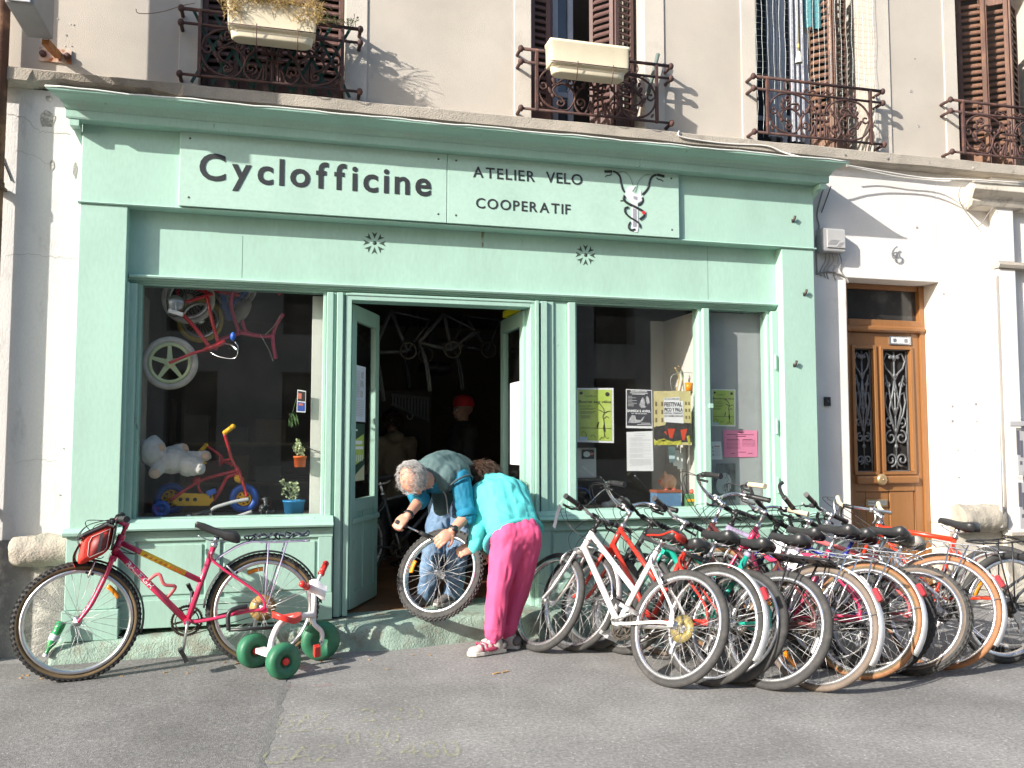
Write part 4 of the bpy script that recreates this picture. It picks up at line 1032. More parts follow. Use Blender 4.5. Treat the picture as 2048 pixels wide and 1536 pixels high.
    if mg:
        if P.get('guard_r', True): guard(root, 'mudguard', ra, R+.010, tw+.024, math.radians(P.get('ga0', 15)), math.radians(P.get('ga1', 205)), mg, lambda p: V((p.x, p.y, p.z)))
        if P.get('guard_f', True): guard(root, 'mudguard', fa, R+.010, tw+.016, math.radians(P.get('gf0', 40)), math.radians(P.get('gf1', 195)), mg, TF)
        g = MB()
        for s in (-1, 1): g.tube([ra + YAX*s*.062, ra + V((-math.cos(.35)*(R+.012), s*(tw*.5+.004), math.sin(.35)*(R+.012)))], .0022, 5)
        obj('guard_stay', g, STEEL, root)
    if P.get('rack'):
        rm = P['rack']; zr = R*2 + .065; g = MB()
        for y in (-.055, .055): g.tube(spline([S_ - su*.10 + V((-.02, y*.3, 0)), V((.12, y, zr)), V((-.05, y, zr)), V((-.24, y*.9, zr)), V((-.27, 0, zr))], 4), .0045, 6)
        for x in (.10, .02, -.08, -.17, -.24): g.tube([(x,-.054,zr), (x,.054,zr)], .0035, 6)
        for y in (-.055, .055):
            for x in (-.02, -.13): g.tube([(x, y, zr), (0 if x > -.1 else -.012, y*1.16, R+.01)], .0045, 6)
        if P.get('rack_plate'): g.box(-.26, .12, -.062, .062, zr+.004, zr+.012)
        obj('rack', g, rm, root)
    if P.get('tail'):
        g = MB(); d = V((-math.cos(P.get('tail_a', .62)),0,math.sin(P.get('tail_a', .62)))); t = V((d.z,0,-d.x)); c = ra + d*(R+.036)
        g.obox(c, d*.013, YAX*.018, t*.037); g.obox(c + d*.014, d*.002, YAX*.014, t*.031); obj('tail_light', g, REDLENS, root, bevel=.003)
    if P.get('tag'):
        tp = TF(gr[1][-1]); q = MB(); o = tp + V(P['tag']); q.grid(lambda a, b: o + V((.0 + .055*a*.45, -.055*a*.9, -.15*b)) + V((.004*math.sin(b*5),0,0)), 2, 4); q.tube([tp, o], .001, 4); obj('price_tag', q, PAPER, root)
    if P.get('plate'):
        q = MB(); c = (H1 + tj)/2 + V((.0,.035,-.06)); d = (tj-H1).normalized(); q.obox(c, d*.13, YAX*.002, V((-d.z,0,d.x))*.055); obj('paper_sign', q, PAPER, root)
        q = MB(); q.obox(c + d*.07 + YAX*.0025, d*.03, YAX*.001, V((-d.z,0,d.x))*.028); obj('paper_print', q, INK, root)
    if place:
        a = P['head']; root.location = (*P['at'], 0.0); root.rotation_euler = (math.radians(P['lean']), 0, math.radians(a))
    return root, dict(R=R, S=S_, bb=bb, H0=H0, H1=H1, crown=crown, tj=tj, q2=q2, gr=gr, ra=ra, fa=fa, su=su, u=u)

# the raspberry mountain bike at the left
YELLOWD = M('yellow_decal', (.80,.50,.02), .4, var=.1, vs=30); DECW = M('decal_white', (.75,.73,.72), .4)
def mtb_decal(frame, d0, d1, t0, t1, tr):
    # the camera side is the left side of the bike (+y)
    ax = (d1-d0).normalized(); up = V((-ax.z,0,ax.x)); up = up if up.z > 0 else -up
    # reading direction runs from head to crank as seen from the left side
    g = MB(); text_into(g, 'RALEIGH', d0 + ax*.095 + V((0,0,0)) - up*.0125, ax, up, .026, .20, .02)
    rr = tr*1.05
    def wrap(p):
        a = (p - d0).dot(ax); h = (p - d0).dot(up); th = h/rr
        return d0 + ax*a + up*rr*math.sin(th)*1.07 + YAX*rr*math.cos(th)*1.07
    g.xf(wrap); obj('lettering', g, DECW, frame)
    ax2 = (t1-t0).normalized(); up2 = V((-ax2.z,0,ax2.x)); up2 = up2 if up2.z > 0 else -up2
    g = MB(); L = (t1-t0).length
    g.tube([t0 + ax2*L*.26, t0 + ax2*L*.80], tr*.93*1.03, 12); obj('frame_sticker', g, YELLOWD, frame)
    g = MB(); r2 = tr*.93
    def wrap2(p):
        a = (p - t0).dot(ax2); h = (p - t0).dot(up2); th = h/r2
        return t0 + ax2*a + up2*r2*math.sin(th)*1.07 + YAX*r2*math.cos(th)*1.07
    for k in range(8):
        a0 = L*(.30 + .06*k); g.add([t0+ax2*a0-up2*.008, t0+ax2*(a0+.018)-up2*.008, t0+ax2*(a0+.022)+up2*.004, t0+ax2*(a0+.006)+up2*.004], [(0,1,2,3)])
    g.xf(wrap2); obj('sticker_print', g, REDF, frame)
mtb, K = bicycle(dict(label='raspberry pink mountain bike with red handlebar bag, leaning on the shopfront', frame_mat=PINKF, R=.328, tw=.047, wb=1.007, knob=70,
    tread=RUBBER, side=GUM, rim=ALU, tt=.53, st=.45, sp=.035, tr=.018, hl=.095, stem=.075, reach=.05, rise=.015, bar='flat', bw=.27, stem_mat=PINKF, bar_mat=BLACKM, ends=False, crank=-83, pedal_a=1.1, disc=M('amber_spoke_guard', (.45,.28,.10), .3, var=.15, coat=.3),
    guard_mat=BLACKP, ga0=5, ga1=178, gf0=98, gf1=195, rack=LILAC, refl_f=[2.45], refl_r=[1.35], steer=5, decal=mtb_decal, at=(-.083,-.416), head=187, lean=3.5, sw=.95, stilt=.46, ha=70))
# front guard strip of the bike sits behind its wheel, bottle cage and lock are parts
def add_part(root, name, g, mat, **k): return obj(name, g, mat, root, **k)
g = MB(); d0, d1 = K['H0'], K['bb']; ax = (d1-d0).normalized(); up = V((-ax.z,0,ax.x)); up = up if up.z > 0 else -up
c0 = d0 + ax*.30 + up*.02
g.tube(spline([c0 - ax*.06 + YAX*.02 + up*.0, c0 - ax*.045 + up*.065 + YAX*.03, c0 + ax*.02 + up*.045 + YAX*.03, c0 + ax*.075 + up*.075 + YAX*.02, c0 + ax*.09 + up*.005], 5), .006, 6, flat=1.8); g.tube([c0 - ax*.06, c0 + ax*.10], .008, 6)
add_part(mtb, 'bottle_cage', g, CORAL)
g = MB(); e0 = V((.145,.085,K['ra'].z-.03)); g.tube(spline([V((-.02,.075,K['ra'].z+.03)) + V((.12,0,.0)), V((.20,.08,K['ra'].z+.005)), V((.205,.085,K['ra'].z-.10))], 6), .013, 8); g.tube([(.205,.085,K['ra'].z-.10), (-.06,.085,K['ra'].z-.105)], .010, 8)
add_part(mtb, 'folding_lock', g, BLACKP)
g = MB(); rng = random.Random(3); pts = []
for k in range(46):
    t = k/45; pts.append(V((.10 - .36*t + .03*math.sin(k*1.7), .045*math.sin(k*1.1+.4), K['R']*2 + .085 + .028*abs(math.sin(k*.75)) + .012*math.sin(k*2.9))))
g.tube(spline(pts, 4), .0048, 6); 
cords = obj('bungee_cord', g, M('bungee_dark', (.03,.04,.06), .6, var=.3), None, label='tangled dark bungee cord on the rear rack of the pink mountain bike', cat='cord')
cords.parent = None; cords.matrix_world = Matrix.Translation(mtb.location) @ mtb.rotation_euler.to_matrix().to_4x4()
# handlebar bag (rests on the bars of the pink bike)
BAGR = M('bag_red_nylon', (.62,.035,.02), .55, var=.12, vs=8, bump=.3, bs=300); BAGD = M('bag_dark_nylon', (.035,.03,.035), .55, var=.2, vs=10, bump=.2, bs=300); BAGM = M('bag_red_mesh', (.20,.022,.022), .5, var=.2, vs=40); PIPING = M('reflective_piping', (.55,.53,.52), .4)
bag = thing('handlebar_bag', 'red and black handlebar bag with mesh pocket on the front of the pink mountain bike', 'bag', (0,0,0))
BW = Matrix.Translation(mtb.location) @ mtb.rotation_euler.to_matrix().to_4x4()
def bagpt(s, t, w): # s along bike forward, t up, w left
    o = K['q2'] + V((.02,0,-.02)); a = math.radians(-24); s *= .84; t *= .86; w *= .9; 
    return o + V((math.cos(a)*s + math.sin(a)*t*.35, w, math.sin(a)*s + t))
def bag_fn(u_, v_):
    # body: rounded box, lengthwise across the bike (y)
    a = 2*PI*u_; ca, sa_ = math.cos(a), math.sin(a)
    p = .42
    sx = .105 + .105*math.copysign(abs(ca)**p, ca); tz = -.075 + .105*math.copysign(abs(sa_)**p, sa_)
    w = (v_-.5)*.27; e = max(abs(v_-.5)*2 - .86, 0)/.14; k = 1 - .35*e*e
    return bagpt(.105 + (sx-.105)*k, -.075 + (tz+.075)*k, w)
g = MB(); g.grid(bag_fn, 36, 18)
for vv in (0, 1): g.add([bag_fn(k/36, vv) for k in range(36)], [tuple(range(36))])
obj('body', g, BAGR, bag)
g = MB(); g.grid(lambda a, b: bagpt(-.01 + .235*a, .024 + .016*math.sin(PI*a) + .004*math.sin(a*9), -.14 + .28*b), 14, 6); g.grid(lambda a, b: bagpt(.225 + .006*math.sin(PI*a), .022 - .025*a, -.14 + .28*b), 4, 6); g.grid(lambda a, b: bagpt(-.012, .03 - .20*a, -.14+.28*b), 4, 4)
for yy in (-.14, .14): g.grid(lambda a, b: bagpt(-.01 + .235*a, .028 - .022*b, yy), 8, 2)
fl = obj('lid', g, BAGD, bag)
fl.modifiers.new('solid', 'SOLIDIFY').thickness = .005
g = MB(); g.grid(lambda a, b: bagpt(.022 + .115*a*(1-.06*b), -.03 - .115*b, .132 + .022*math.sin(PI*a)*math.sin(PI*b*.9)), 12, 8); obj('mesh_pocket', g, BAGM, bag)
g = MB(); g.grid(lambda a, b: bagpt(.055 + .025*a, -.025 - .12*b, .152 + .003*math.sin(PI*b)), 2, 5); obj('strap', g, BAGD, bag)
g = MB(); g.tube([bagpt(x, z, .136) for x, z in ((.016,-.02),(.135,-.02),(.148,-.05),(.140,-.135),(.125,-.155),(.035,-.155),(.018,-.14))], .0022, 6, True); obj('piping', g, PIPING, bag)
g = MB(); g.grid(lambda a, b: bagpt(.215 + .03*math.sin(PI*a), -.03 - .15*a + .01*math.sin(b*7), -.12 + .25*b), 6, 6); obj('front_flap', g, BAGR, bag)
bag.matrix_world = BW

# ------------------------------------------------------------------ the row of bicycles at the right
import copy as _copy
WHT = M('wheel_rim_bright', (.80,.80,.82), .25, .9, var=.08, vs=15)
G = 'second-hand bicycles parked in a row along the pavement'
REDSEAT = M('red_saddle_vinyl', (.55,.03,.015), .35, var=.1)
row = [
 dict(label='white step-through bicycle with red and black saddle, nearest the woman in the row', frame_mat=WHITEP, fork_mat=ALU, tt=.43, st=.485, sp=.055, tr=.019, hl=.14, stem=.075, reach=.06, rise=.01, bar='flat', bw=.30, wb=1.06, stem_mat=BLACKM, bar_mat=ALU, tread=RUBBER_G, side=RUBBER_G, rim=WHT, tw=.042, skirt=REDSEAT, disc=M('brass_spoke_guard', (.42,.33,.12), .4, .3, var=.2), tag=(.02,.02,-.06), crank=155, pedal=ALU, steer=-5, R=.328, lever=BLACKM),
 dict(label='red step-through city bicycle with chrome mudguards and black sprung saddle', frame_mat=REDF, tt=.40, st=.46, sp=.0, hl=.15, stem=.10, reach=.06, rise=.02, bar='swept', bar_mat=CHROME, guard_mat=GUARDM, tread=RUBBER, side=RUBBER_G, rim=WHT, tw=.037, tail=True, crank=20, sw=1.15, R=.33, grip=BLACKP),
 dict(label='dark grey mountain bike with black bars behind the red step-through bicycle', frame_mat=DARKGREY, tt=.93, st=.44, sp=.09, bar='flat', bw=.29, bar_mat=BLACKM, stem_mat=BLACKM, tread=RUBBER_G, side=RUBBER, rim=ALU, tw=.050, knob=0, ends=False, crank=60, sw=1.1, R=.328, refl_r=[2.3]),
 dict(label='teal green bicycle with black rack plate and black saddle bearing an orange badge', frame_mat=TEAL, tr=.019, tt=.5, st=.46, sp=.03, bar='flat', bw=.29, bar_mat=ALU, badge=True, post=LILAC, tread=RUBBER_G, side=RUBBER_G, rim=WHT, tw=.045, rack=BLACKM, rack_plate=True, crank=110, sw=1.1, R=.333),
 dict(label='maroon city bicycle with high chrome swept bars, silver rack and chrome mudguards', frame_mat=MAROON, tt=.55, st=.46, sp=.03, hl=.17, stem=.13, reach=.06, rise=.02, bar='swept', bar_mat=CHROME, stem_mat=CHROME, guard_mat=GUARDM, tread=TANW, side=TANW, rim=WHT, tw=.036, rack=CHROME, tail=True, crank=-20, R=.335, refl_r=[-.9]),
 dict(label='silver lilac mountain bike with knobbly tyres, half hidden in the middle of the row', frame_mat=LILAC, tt=.85, st=.44, sp=.05, tr=.019, bar='flat', bw=.28, bar_mat=BLACKM, stem_mat=BLACKM, tread=RUBBER_G, side=RUBBER, rim=ALU, tw=.052, knob=56, crank=-60, R=.33),
 dict(label='pink city bicycle with orange sidewall tyres and chrome mudguards, white paper tied to its frame', frame_mat=PINKF, kind='curved', tt=.75, st=.46, sp=.08, hl=.14, stem=.11, reach=.06, bar='swept', bar_mat=CHROME, guard_mat=GUARDM, tread=GUM_O, side=GUM, rim=WHT, tw=.036, tail=True, plate=True, crank=40, R=.332, rack=CHROME, grip=TANGRIP, sw=1.15),
 dict(label='dark blue mountain bike with bar ends and black tyres', frame_mat=BLUEF, tt=.92, st=.44, sp=.10, bar='flat', bw=.28, bar_mat=BLACKM, stem_mat=BLACKM, tread=RUBBER, side=RUBBER, rim=ALU, tw=.050, knob=56, ends=True, crank=100, R=.328, sw=1.15, post=BLUEF),
 dict(label='coral pink mountain bike with bright rims and knobbly tyres', frame_mat=CORAL, tt=.9, st=.45, sp=.10, bar='flat', bw=.28, bar_mat=BLACKM, tread=RUBBER_G, side=TANW, rim=WHT, tw=.050, knob=56, crank=-30, R=.33, ends=True),
 dict(label='silver bicycle with grey saddle, orange tyres and chrome mudguards, last but two in the row', frame_mat=SILVERF, tt=.9, st=.43, sp=.0, hl=.12, stem=.07, reach=.08, bar='flat', bar_mat=BLACKM, guard_mat=GUARDM, guard_f=False, tread=GUM_O, side=GUM_O, rim=WHT, tw=.034, tail=True, crank=150, R=.342, rack=CHROME, ga0=30, saddle=M('grey_saddle', (.35,.33,.30), .6)),
 dict(label='bright red racing bicycle with drop bars and cream brake hoods', frame_mat=BRED, tt=.97, st=.425, sp=.045, hl=.05, stem=.05, reach=.09, rise=.02, bar='drop', bar_mat=ALU, tread=RUBBER_G, side=RUBBER, rim=WHT, tw=.040, crank=150, R=.335, wb=1.02, head=114.4, lean=3, steer=-14, refl_r=[2.5], stilt=.22, tr=.0175),
]
RIGHT = [(1477,1387),(1530,1373),(1577,1368),(1666,1381),(1760,1384),(1775,1338),(1846,1360),(1872,1350),(1945,1351),(2006,1341)]
PLACE = [(2.0997,-1.5517)]*10
PLACE = [(2.035,-1.461),(2.243,-1.487),(2.376,-1.471),(2.527,-1.641),(2.765,-1.733),(3.122,-1.338),(3.140,-1.588),(3.273,-1.514),(3.464,-1.575),(3.714,-1.527),(4.43,-1.31)]
row.append(dict(label='black bicycle with wide black rack, cut off by the right edge of the photo', frame_mat=DARKGREY, tt=.9, st=.42, sp=.0, bar='swept', bar_mat=BLACKM, tread=RUBBER_G, side=RUBBER_G, rim=WHT, tw=.045, rack=BLACKM, crank=60, R=.335, refl_r=[2.6], head=-3, lean=4))
PLACE.append((4.24, -1.52))
for k, (P, xy) in enumerate(zip(row, PLACE)):
    P['at'] = xy; P['group'] = G
    P['head'] = P.get('head', 116); P['lean'] = P.get('lean', (23.2, 20, 25, 25, 18, 19, 22, 28, 27, 22, 3, 5)[k])
    bicycle(P)
# ------------------------------------------------------------------ tricycle
TGREEN = M('tricycle_green', (.030,.165,.085), .5, var=.15, vs=10, bump=.05, col2=(.09,.23,.14), c2s=7, c2lo=.5, c2hi=.75)
TRED = M('tricycle_red', (.70,.035,.025), .35, var=.08, coat=.2)
t = thing('tricycle', 'small white tricycle with red seat and fat green wheels by the pink mountain bike', 'tricycle', (0,0,0))
def fat_wheel(c, R, w, ax, name='wheel', hub=True):
    prof = [(0,-w*.30),(R*.34,-w*.30),(R*.40,-w*.5),(R*.72,-w*.55),(R*.93,-w*.46),(R,-w*.2),(R,w*.2),(R*.93,w*.46),(R*.72,w*.55),(R*.40,w*.5),(R*.34,w*.30),(0,w*.30)]
    g = MB(); g.lathe(prof, c, ax, 32); wh = obj(name, g, TGREEN, t)
    g = MB(); ax = V(ax).normalized()
    for s in (-1,1): g.lathe([(0, s*w*.52),(R*.17, s*w*.52),(R*.22, s*w*.40),(R*.22, s*w*.25)], c, ax, 14)
    if hub: obj('hub_cap', g, TRED, wh)
p1 = gp(566, 1358); p2 = gp(507, 1335); pf_ = gp(640, 1319)
R1, R2, RF = .100, .095, .118
c1 = V((p1.x, p1.y, R1)); c2 = V((p2.x, p2.y, R1)); cf = V((pf_.x, pf_.y-.015, RF))
axr = (c2 - c1).normalized()
fat_wheel(c1, R1, .075, axr); fat_wheel(c2, R1, .075, axr); axf = V((-.10,1.0,0)).normalized(); fat_wheel(cf, RF, .072, axf, 'front_wheel', False)
mid = (c1 + c2)/2; fd = (V((cf.x, cf.y, 0)) - V((mid.x, mid.y, 0))).normalized()
g = MB(); g.tube([c1*.90 + c2*.10, c1*.2 + c2*.8], .013, 8); g.obox(mid + V((0,0,.015)), axr*.10, fd*.030, V((0,0,.014)))
head = V((cf.x, cf.y, 0)) - fd*.055 + V((0,0,.36))
seatc = mid + fd*.135 + V((0,0,.175))
g.tube(spline([mid + V((0,0,.02)) + fd*.01, mid + fd*.03 + V((0,0,.10)), mid + fd*.085 + V((0,0,.17)), seatc + fd*.06 + V((0,0,.008)), head - V((0,0,.075))], 6), .0185, 10)
obj('frame', g, WHITEP, t)
g = MB(); 
def seat_fn(u_, v_):
    a = 2*PI*u_; r = .5 + .5*0; x = math.cos(a); y = math.sin(a); w = .075 - .022*x
    e = v_
    return seatc + fd*(x*.10*e) + axr*(y*w*e) + V((0,0,.026 - .018*(1-e*e)*0 + .030*max(-x,0)*e*e + .012*x*x*e - .010*(1-e)))
g.grid(seat_fn, 24, 5); g.grid(lambda u_, v_: seat_fn(u_, 1) - V((0,0,.035*v_)), 24, 2); obj('seat', g, TRED, t)
g = MB(); fk = axf
g.tube([head - V((0,0,.11)), head + V((0,0,.07))], .017, 10)
for s in (-1, 1): g.tube(spline([head - V((0,0,.10)), head - V((0,0,.13)) + fk*s*.035, cf + fk*s*.050 + V((0,0,.06)), cf + fk*s*.050], 4), .0145, 8, flat=.75)
hb = axr*1
top = head + V((0,0,.075))
bars = V((.28,.55,0)).normalized()
g.tube(spline([top - bars*.125 + V((0,0,.045)) , top - bars*.06 + V((0,0,.012)), top, top + bars*.06 + V((0,0,.05)), top + bars*.125 + V((0,0,.10))], 5), .0125, 8)
obj('fork', g, WHITEP, t)
for s in (-1, 1):
    a = top + bars*s*.10 + (V((0,0,.03)) if s < 0 else V((0,0,.08))); b = top + bars*s*.165 + (V((0,0,.055)) if s < 0 else V((0,0,.13)))
    g = MB(); g.tube([a, b], .0185, 10); g.ell(b, .020); g.ell(a, (.022,.022,.022)); obj('grip', g, TRED, t)
g = MB(); a0 = cf - fk*.055; g.tube([cf - fk*.04, a0 - fk*.02, a0 - fk*.03 - fd*.05 - V((0,0,.025)), a0 - fk*.06 - fd*.05 - V((0,0,.035))], .008, 6, mat=1); g.obox(a0 - fk*.075 - fd*.05 - V((0,0,.025)), fk*.040, fd*.022, V((0,0,.030))); obj('pedal', g, [TRED, ALU], t, bevel=.006)
g = MB(); a0 = cf + fk*.055; g.tube([cf + fk*.04, a0 + fk*.02, a0 + fk*.03 + fd*.045 + V((0,0,.035))], .008, 6, mat=1); g.obox(a0 + fk*.075 + fd*.045 + V((0,0,.035)), fk*.040, fd*.022, V((0,0,.030))); obj('pedal', g, [TRED, ALU], t, bevel=.006)
g = MB(); o = top + V((-.03,-.055,.06)); g.grid(lambda u_, v_: o + V((.105*u_ - .015*v_, -.02*math.sin(v_*3) - .03*u_*(1-u_), -.085*v_ + .016*math.sin(u_*5) - .02*u_)), 8, 6)
obj('price_tag', g, PAPER, t)
# ------------------------------------------------------------------ bottle on the step
g = MB(); a = at(92, 1308, -.13); b = at(112, 1268, -.10); a.z = max(a.z, .035)
ax = (b-a).normalized()
g = MB(); L = .22; g.lathe([(r_*.85, h_*.8) for r_, h_ in [(0,-.01),(.012,-.01),(.013,.012),(.012,.025),(.016,.045),(.032,.085),(.033,.16),(.030,.17),(.033,.18),(.033,.235),(.026,.245),(0,.243)]], a, ax, 18)
bt = thing('bottle', 'crushed green plastic bottle leaning against the left end of the step', 'bottle', (a.x, a.y, 0)); obj('body', g, BOTTLE, bt)
g = MB(); g.lathe([(.014,-.016),(.014,.002),(0,-.016)], a, ax, 14); obj('cap', g, PAPER, bt)
g = MB(); g.lathe([(.0290,.08),(.0290,.115)], a, ax, 18); obj('label', g, M('bottle_label', (.55,.62,.66), .5), bt)
# ------------------------------------------------------------------ wall fittings
p = at(9, 300, -.06); PIPEM = M('rusty_brown_pipe', (.10,.045,.025), .6, .2, var=.3, vs=6, bump=.3, bs=80, col2=(.28,.15,.08), c2s=3, c2lo=.5, c2hi=.7)
dp = thing('drain_pipe', 'rusty brown drain pipe running down the left edge of the facade', 'drain pipe', (-1.755, .065, 0))
g = MB(); g.tube([(-1.755,.065,.0),(-1.755,.065,7.5)], .046, 16); obj('pipe', g, PIPEM, dp)
for z in (.9, 2.9, 4.5): 
    g = MB(); g.tube([(-1.755,.065,z),(-1.755,.065,z+.05)], .052, 16); g.box(-1.80,-1.71,.10,.155,z+.015,z+.03); obj('bracket', g, PIPEM, dp)
# projecting lamp box on its rusty arm
q = at(107, 81, -.15)
lb = thing('sign_lamp', 'grey projecting light box on a rusty bracket high on the left wall', 'light box', (q.x-.08, .16, q.z))
x1 = q.x; x0 = x1 - .15; zb = q.z
GREYBOX = M('box_grey', (.26,.25,.25), .6, var=.1, vs=5); 
g = MB(); g.box(x0, x1, -.60, -.15, zb, zb+1.1); lbx = obj('casing', g, GREYBOX, lb, bevel=.012)
g = MB(); g.box(x0+.015, x1-.015, -.612, -.601, zb+.012, zb+1.07); obj('front_panel', g, PAPER, lb, bevel=.004)
g = MB(); g.lathe([(0,-.001),(.10,-.001),(.10,.0),(0,.003)], (x1+.001, -.48, zb+.26), (1,0,0), 24); obj('emblem', g, PAPER, lbx)
br0 = at(90, 84, -.16); br1 = at(116, 112, .14)
g = MB(); g.obox((br0+br1)/2, (br1-br0)/2, V((.018,0,0)), V((0,.004,.018))); g.obox((br0+br1)/2 + V((.018,0,.0)), (br1-br0)/2, V((.003,0,0)), V((0,.008,.024))); obj('arm', g, RUST, lb)
pl = at(111, 111, .15); g = MB(); g.box(pl.x-.095, pl.x+.095, .147, .159, pl.z-.045, pl.z+.045); obj('wall_plate', g, M('rust_streaked_plate', (.62,.50,.42), .8, var=.2, col2=(.33,.13,.05), c2s=14, c2lo=.48, c2hi=.6), lb)
for s in (-1, 1): g = MB(); g.lathe([(0,-.022),(.020,-.020),(.022,0)], (pl.x+s*.072, .147, pl.z), (0,1,0), 10); obj('bolt', g, RUSTIRON, lb)
# electric meter box with wires
a = at(1644, 455, .07); b = at(1692, 505, .07); GB = M('electric_box_grey', (.38,.38,.385), .5, var=.05)
eb = thing('electric_box', 'light grey plastic electric junction box beside the shopfront fascia', 'junction box', ((a.x+b.x)/2, .16, b.z))
g = MB(); g.box(a.x, b.x, .065, .158, b.z, a.z); ebx = obj('casing', g, GB, eb, bevel=.012)
g = MB(); g.box(a.x+.035, b.x-.012, .055, .064, b.z+.03, a.z-.012); obj('lid', g, M('electric_box_lid', (.45,.45,.45), .45), eb, bevel=.006)
for k in range(9):
    g = MB(); xx = a.x + .055 + k*.014; g.obox((xx, .0535, b.z+.075 - (.015 if k > 5 else 0)), (.018,0,.020), (0,.0012,0), (.0015,0,-.0015)); obj('vent_slot', g, GB, eb)
def cable(name, pts, r, mat, label, y=None, n=5, cat='cable', group=None):
    P3 = [at(u, v, yy) for u, v, yy in pts]; g = MB(); g.tube(spline(P3, n), r, 6); return obj(name, g, mat, None, label=label, cat=cat, group=group)
CG = M('grey_cable', (.25,.24,.23), .7, var=.15)
for k, (u0, u1) in enumerate(((1652,1640),(1658,1648),(1664,1654),(1672,1668),(1677,1690))):
    cable('cable', [(u0,503,.12),(u0-2+k*2,522,.14),((u0+u1)/2-4,538,.15),(u1,546+k*2,.15),(u1+ (3 if k<4 else 6),552+k*3,.152)], .0045, CG, ['leftmost thin wire dropping from the grey junction box','second thin wire from the left under the grey junction box','middle thin wire under the grey junction box','fourth thin wire from the left under the grey junction box','rightmost thin wire under the grey junction box, bent towards the door'][k])
cable('cable', [(1632,548,.152),(1655,543,.15),(1675,547,.15),(1692,555,.148),(1697,566,.15)], .007, CG, 'grey wire bundle from the junction box to the door reveal')
cable('cable', [(1649,370,.14),(1640,400,.145),(1634,430,.15),(1638,455,.15),(1632,480,.15),(1634,545,.15)], .006, CG, 'grey cable running down the corner of the shopfront')
cable('cable', [(1662,372,.14),(1655,392,.145),(1643,425,.15)], .004, CABLE_B, 'short dark cable hanging behind the right end of the cornice')
cable('cable', [(1358,262,.045),(1360,273,.045),(1400,281,.048),(1460,288,.048),(1533,292,.048),(1570,306,.02),(1620,318,-.05),(1690,330,.0),(1760,342,.04),(1850,356,.05),(1935,359,-.07),(2048,366,-.07)], .0065, CABLE_W, 'white cable along the stone ledge above the cornice')
cable('cable', [(1693,332,.05),(1740,342,.08),(1800,354,.09),(1870,361,.08),(1926,363,-.05),(2048,371,-.065)], .0055, CABLE_W, 'second white cable sagging above the entrance door')
cable('cable', [(1925,368,.06),(1918,385,.1),(1922,408,.14),(1945,440,.14),(1958,452,.10),(1975,430,.045),(1988,412,.02)], .004, CG, 'thin loose wire looping under the pier capital')
cable('cable', [(2,312,.152),(10,330,.154),(16,345,.154),(23,362,.154)], .004, CABLE_B, 'short black cable end on the left wall by the drain pipe')
cable('cable', [(272,18,.1),(276,26,.06),(300,27,.05),(330,22,.04),(362,12,.05),(390,6,.06)], .0028, M('dry_stem', (.25,.17,.09), .8), 'dry trailing stem hanging left of the first window', cat='plant stem')
# numeral and door bell
c = at(1779, 520, .157); n0 = thing('house_number', 'metal numeral 6 above the entrance door', 'house number', (c.x, .16, c.z))
g = MB(); text_into(g, '6', (c.x, .135, c.z), (1,0,0), (0,0,1), .115, .085, -.01, thick=.006); obj('numeral', g, M('numeral_metal', (.50,.49,.47), .4, .7), n0)
g = MB(); g.cyl((c.x+.03,.138,c.z+.05),(c.x+.03,.16,c.z+.05),.006); obj('pin', g, ALU, n0)
a = at(1647, 794, .157); b = at(1660, 812, .157); db = thing('door_bell', 'small black door bell button on the white wall left of the entrance door', 'door bell', (a.x, .16, b.z))
g = MB(); g.box(a.x, b.x, .142, .159, b.z, a.z); obj('plate', g, BLACKP, db, bevel=.004)
g = MB(); g.lathe([(0,-.004),(.009,-.003),(.010,0)], ((a.x+b.x)/2, .142, (a.z+b.z)/2), (0,1,0), 12); obj('button', g, DARKGREY, db)
# dark iron pegs on the shopfront
for i, (u, v) in enumerate(((1587,438),(1610,585),(1590,727))):
    c = at(u, v, -.01); sp = thing('wall_peg', ['short dark iron peg on the right end of the fascia','upper dark iron peg on the right pilaster','lower dark iron peg on the right pilaster'][i], 'peg', (c.x, 0, c.z), 'iron pegs on the right of the shopfront')
    g = MB(); g.tube([(c.x, .0, c.z-.012), (c.x, -.02, c.z-.006), (c.x+.006, -.026, c.z+.022)], [.010,.011,.009], 8); g.box(c.x-.012, c.x+.006, -.004, -.0005, c.z-.026, c.z); obj('hook', g, M('peg_iron', (.09,.07,.06), .6, .4), sp)
# gas and water meter cabinet at the right
a = at(2012, 852, .10); b = at(2012, 1062, .10)
mc = thing('meter_cabinet', 'weathered white metal meter cabinet with dark slots at the right edge', 'meter cabinet', (a.x+.3, .1, b.z))
CABM = M('cabinet_white_worn', (.44,.44,.45), .5, var=.06, col2=(.25,.24,.23), c2s=11, c2lo=.6, c2hi=.7)
g = MB(); g.box(a.x, a.x+.62, .06, .119, b.z, a.z); obj('casing', g, CABM, mc, bevel=.005)
g = MB(); g.box(a.x-.012, a.x+.63, .045, .119, a.z-.002, a.z+.04); obj('top_flange', g, CABM, mc, bevel=.004)
H = a.z - b.z
for z0, z1 in ((b.z+.02, b.z+H*.46), (b.z+H*.53, a.z-.045)):
    g = MB(); g.box(a.x+.055, a.x+.56, .048, .0595, z0, z1); dr = obj('cabinet_door', g, CABM, mc, bevel=.004)
    for (dx, dz, w, h) in ((.05,.74,.030,.20),(.085,.60,.026,.14),(.075,.28,.024,.030),(.15,.68,.03,.16),(.24,.7,.03,.14),(.33,.62,.03,.14)):
        q = MB(); zc = z0 + (z1-z0)*dz; q.box(a.x+dx, a.x+dx+w, .0455, .0478, zc-h/2, zc+h/2); obj('slot', q, M('cabinet_slot', (.12,.12,.15), .6), dr)
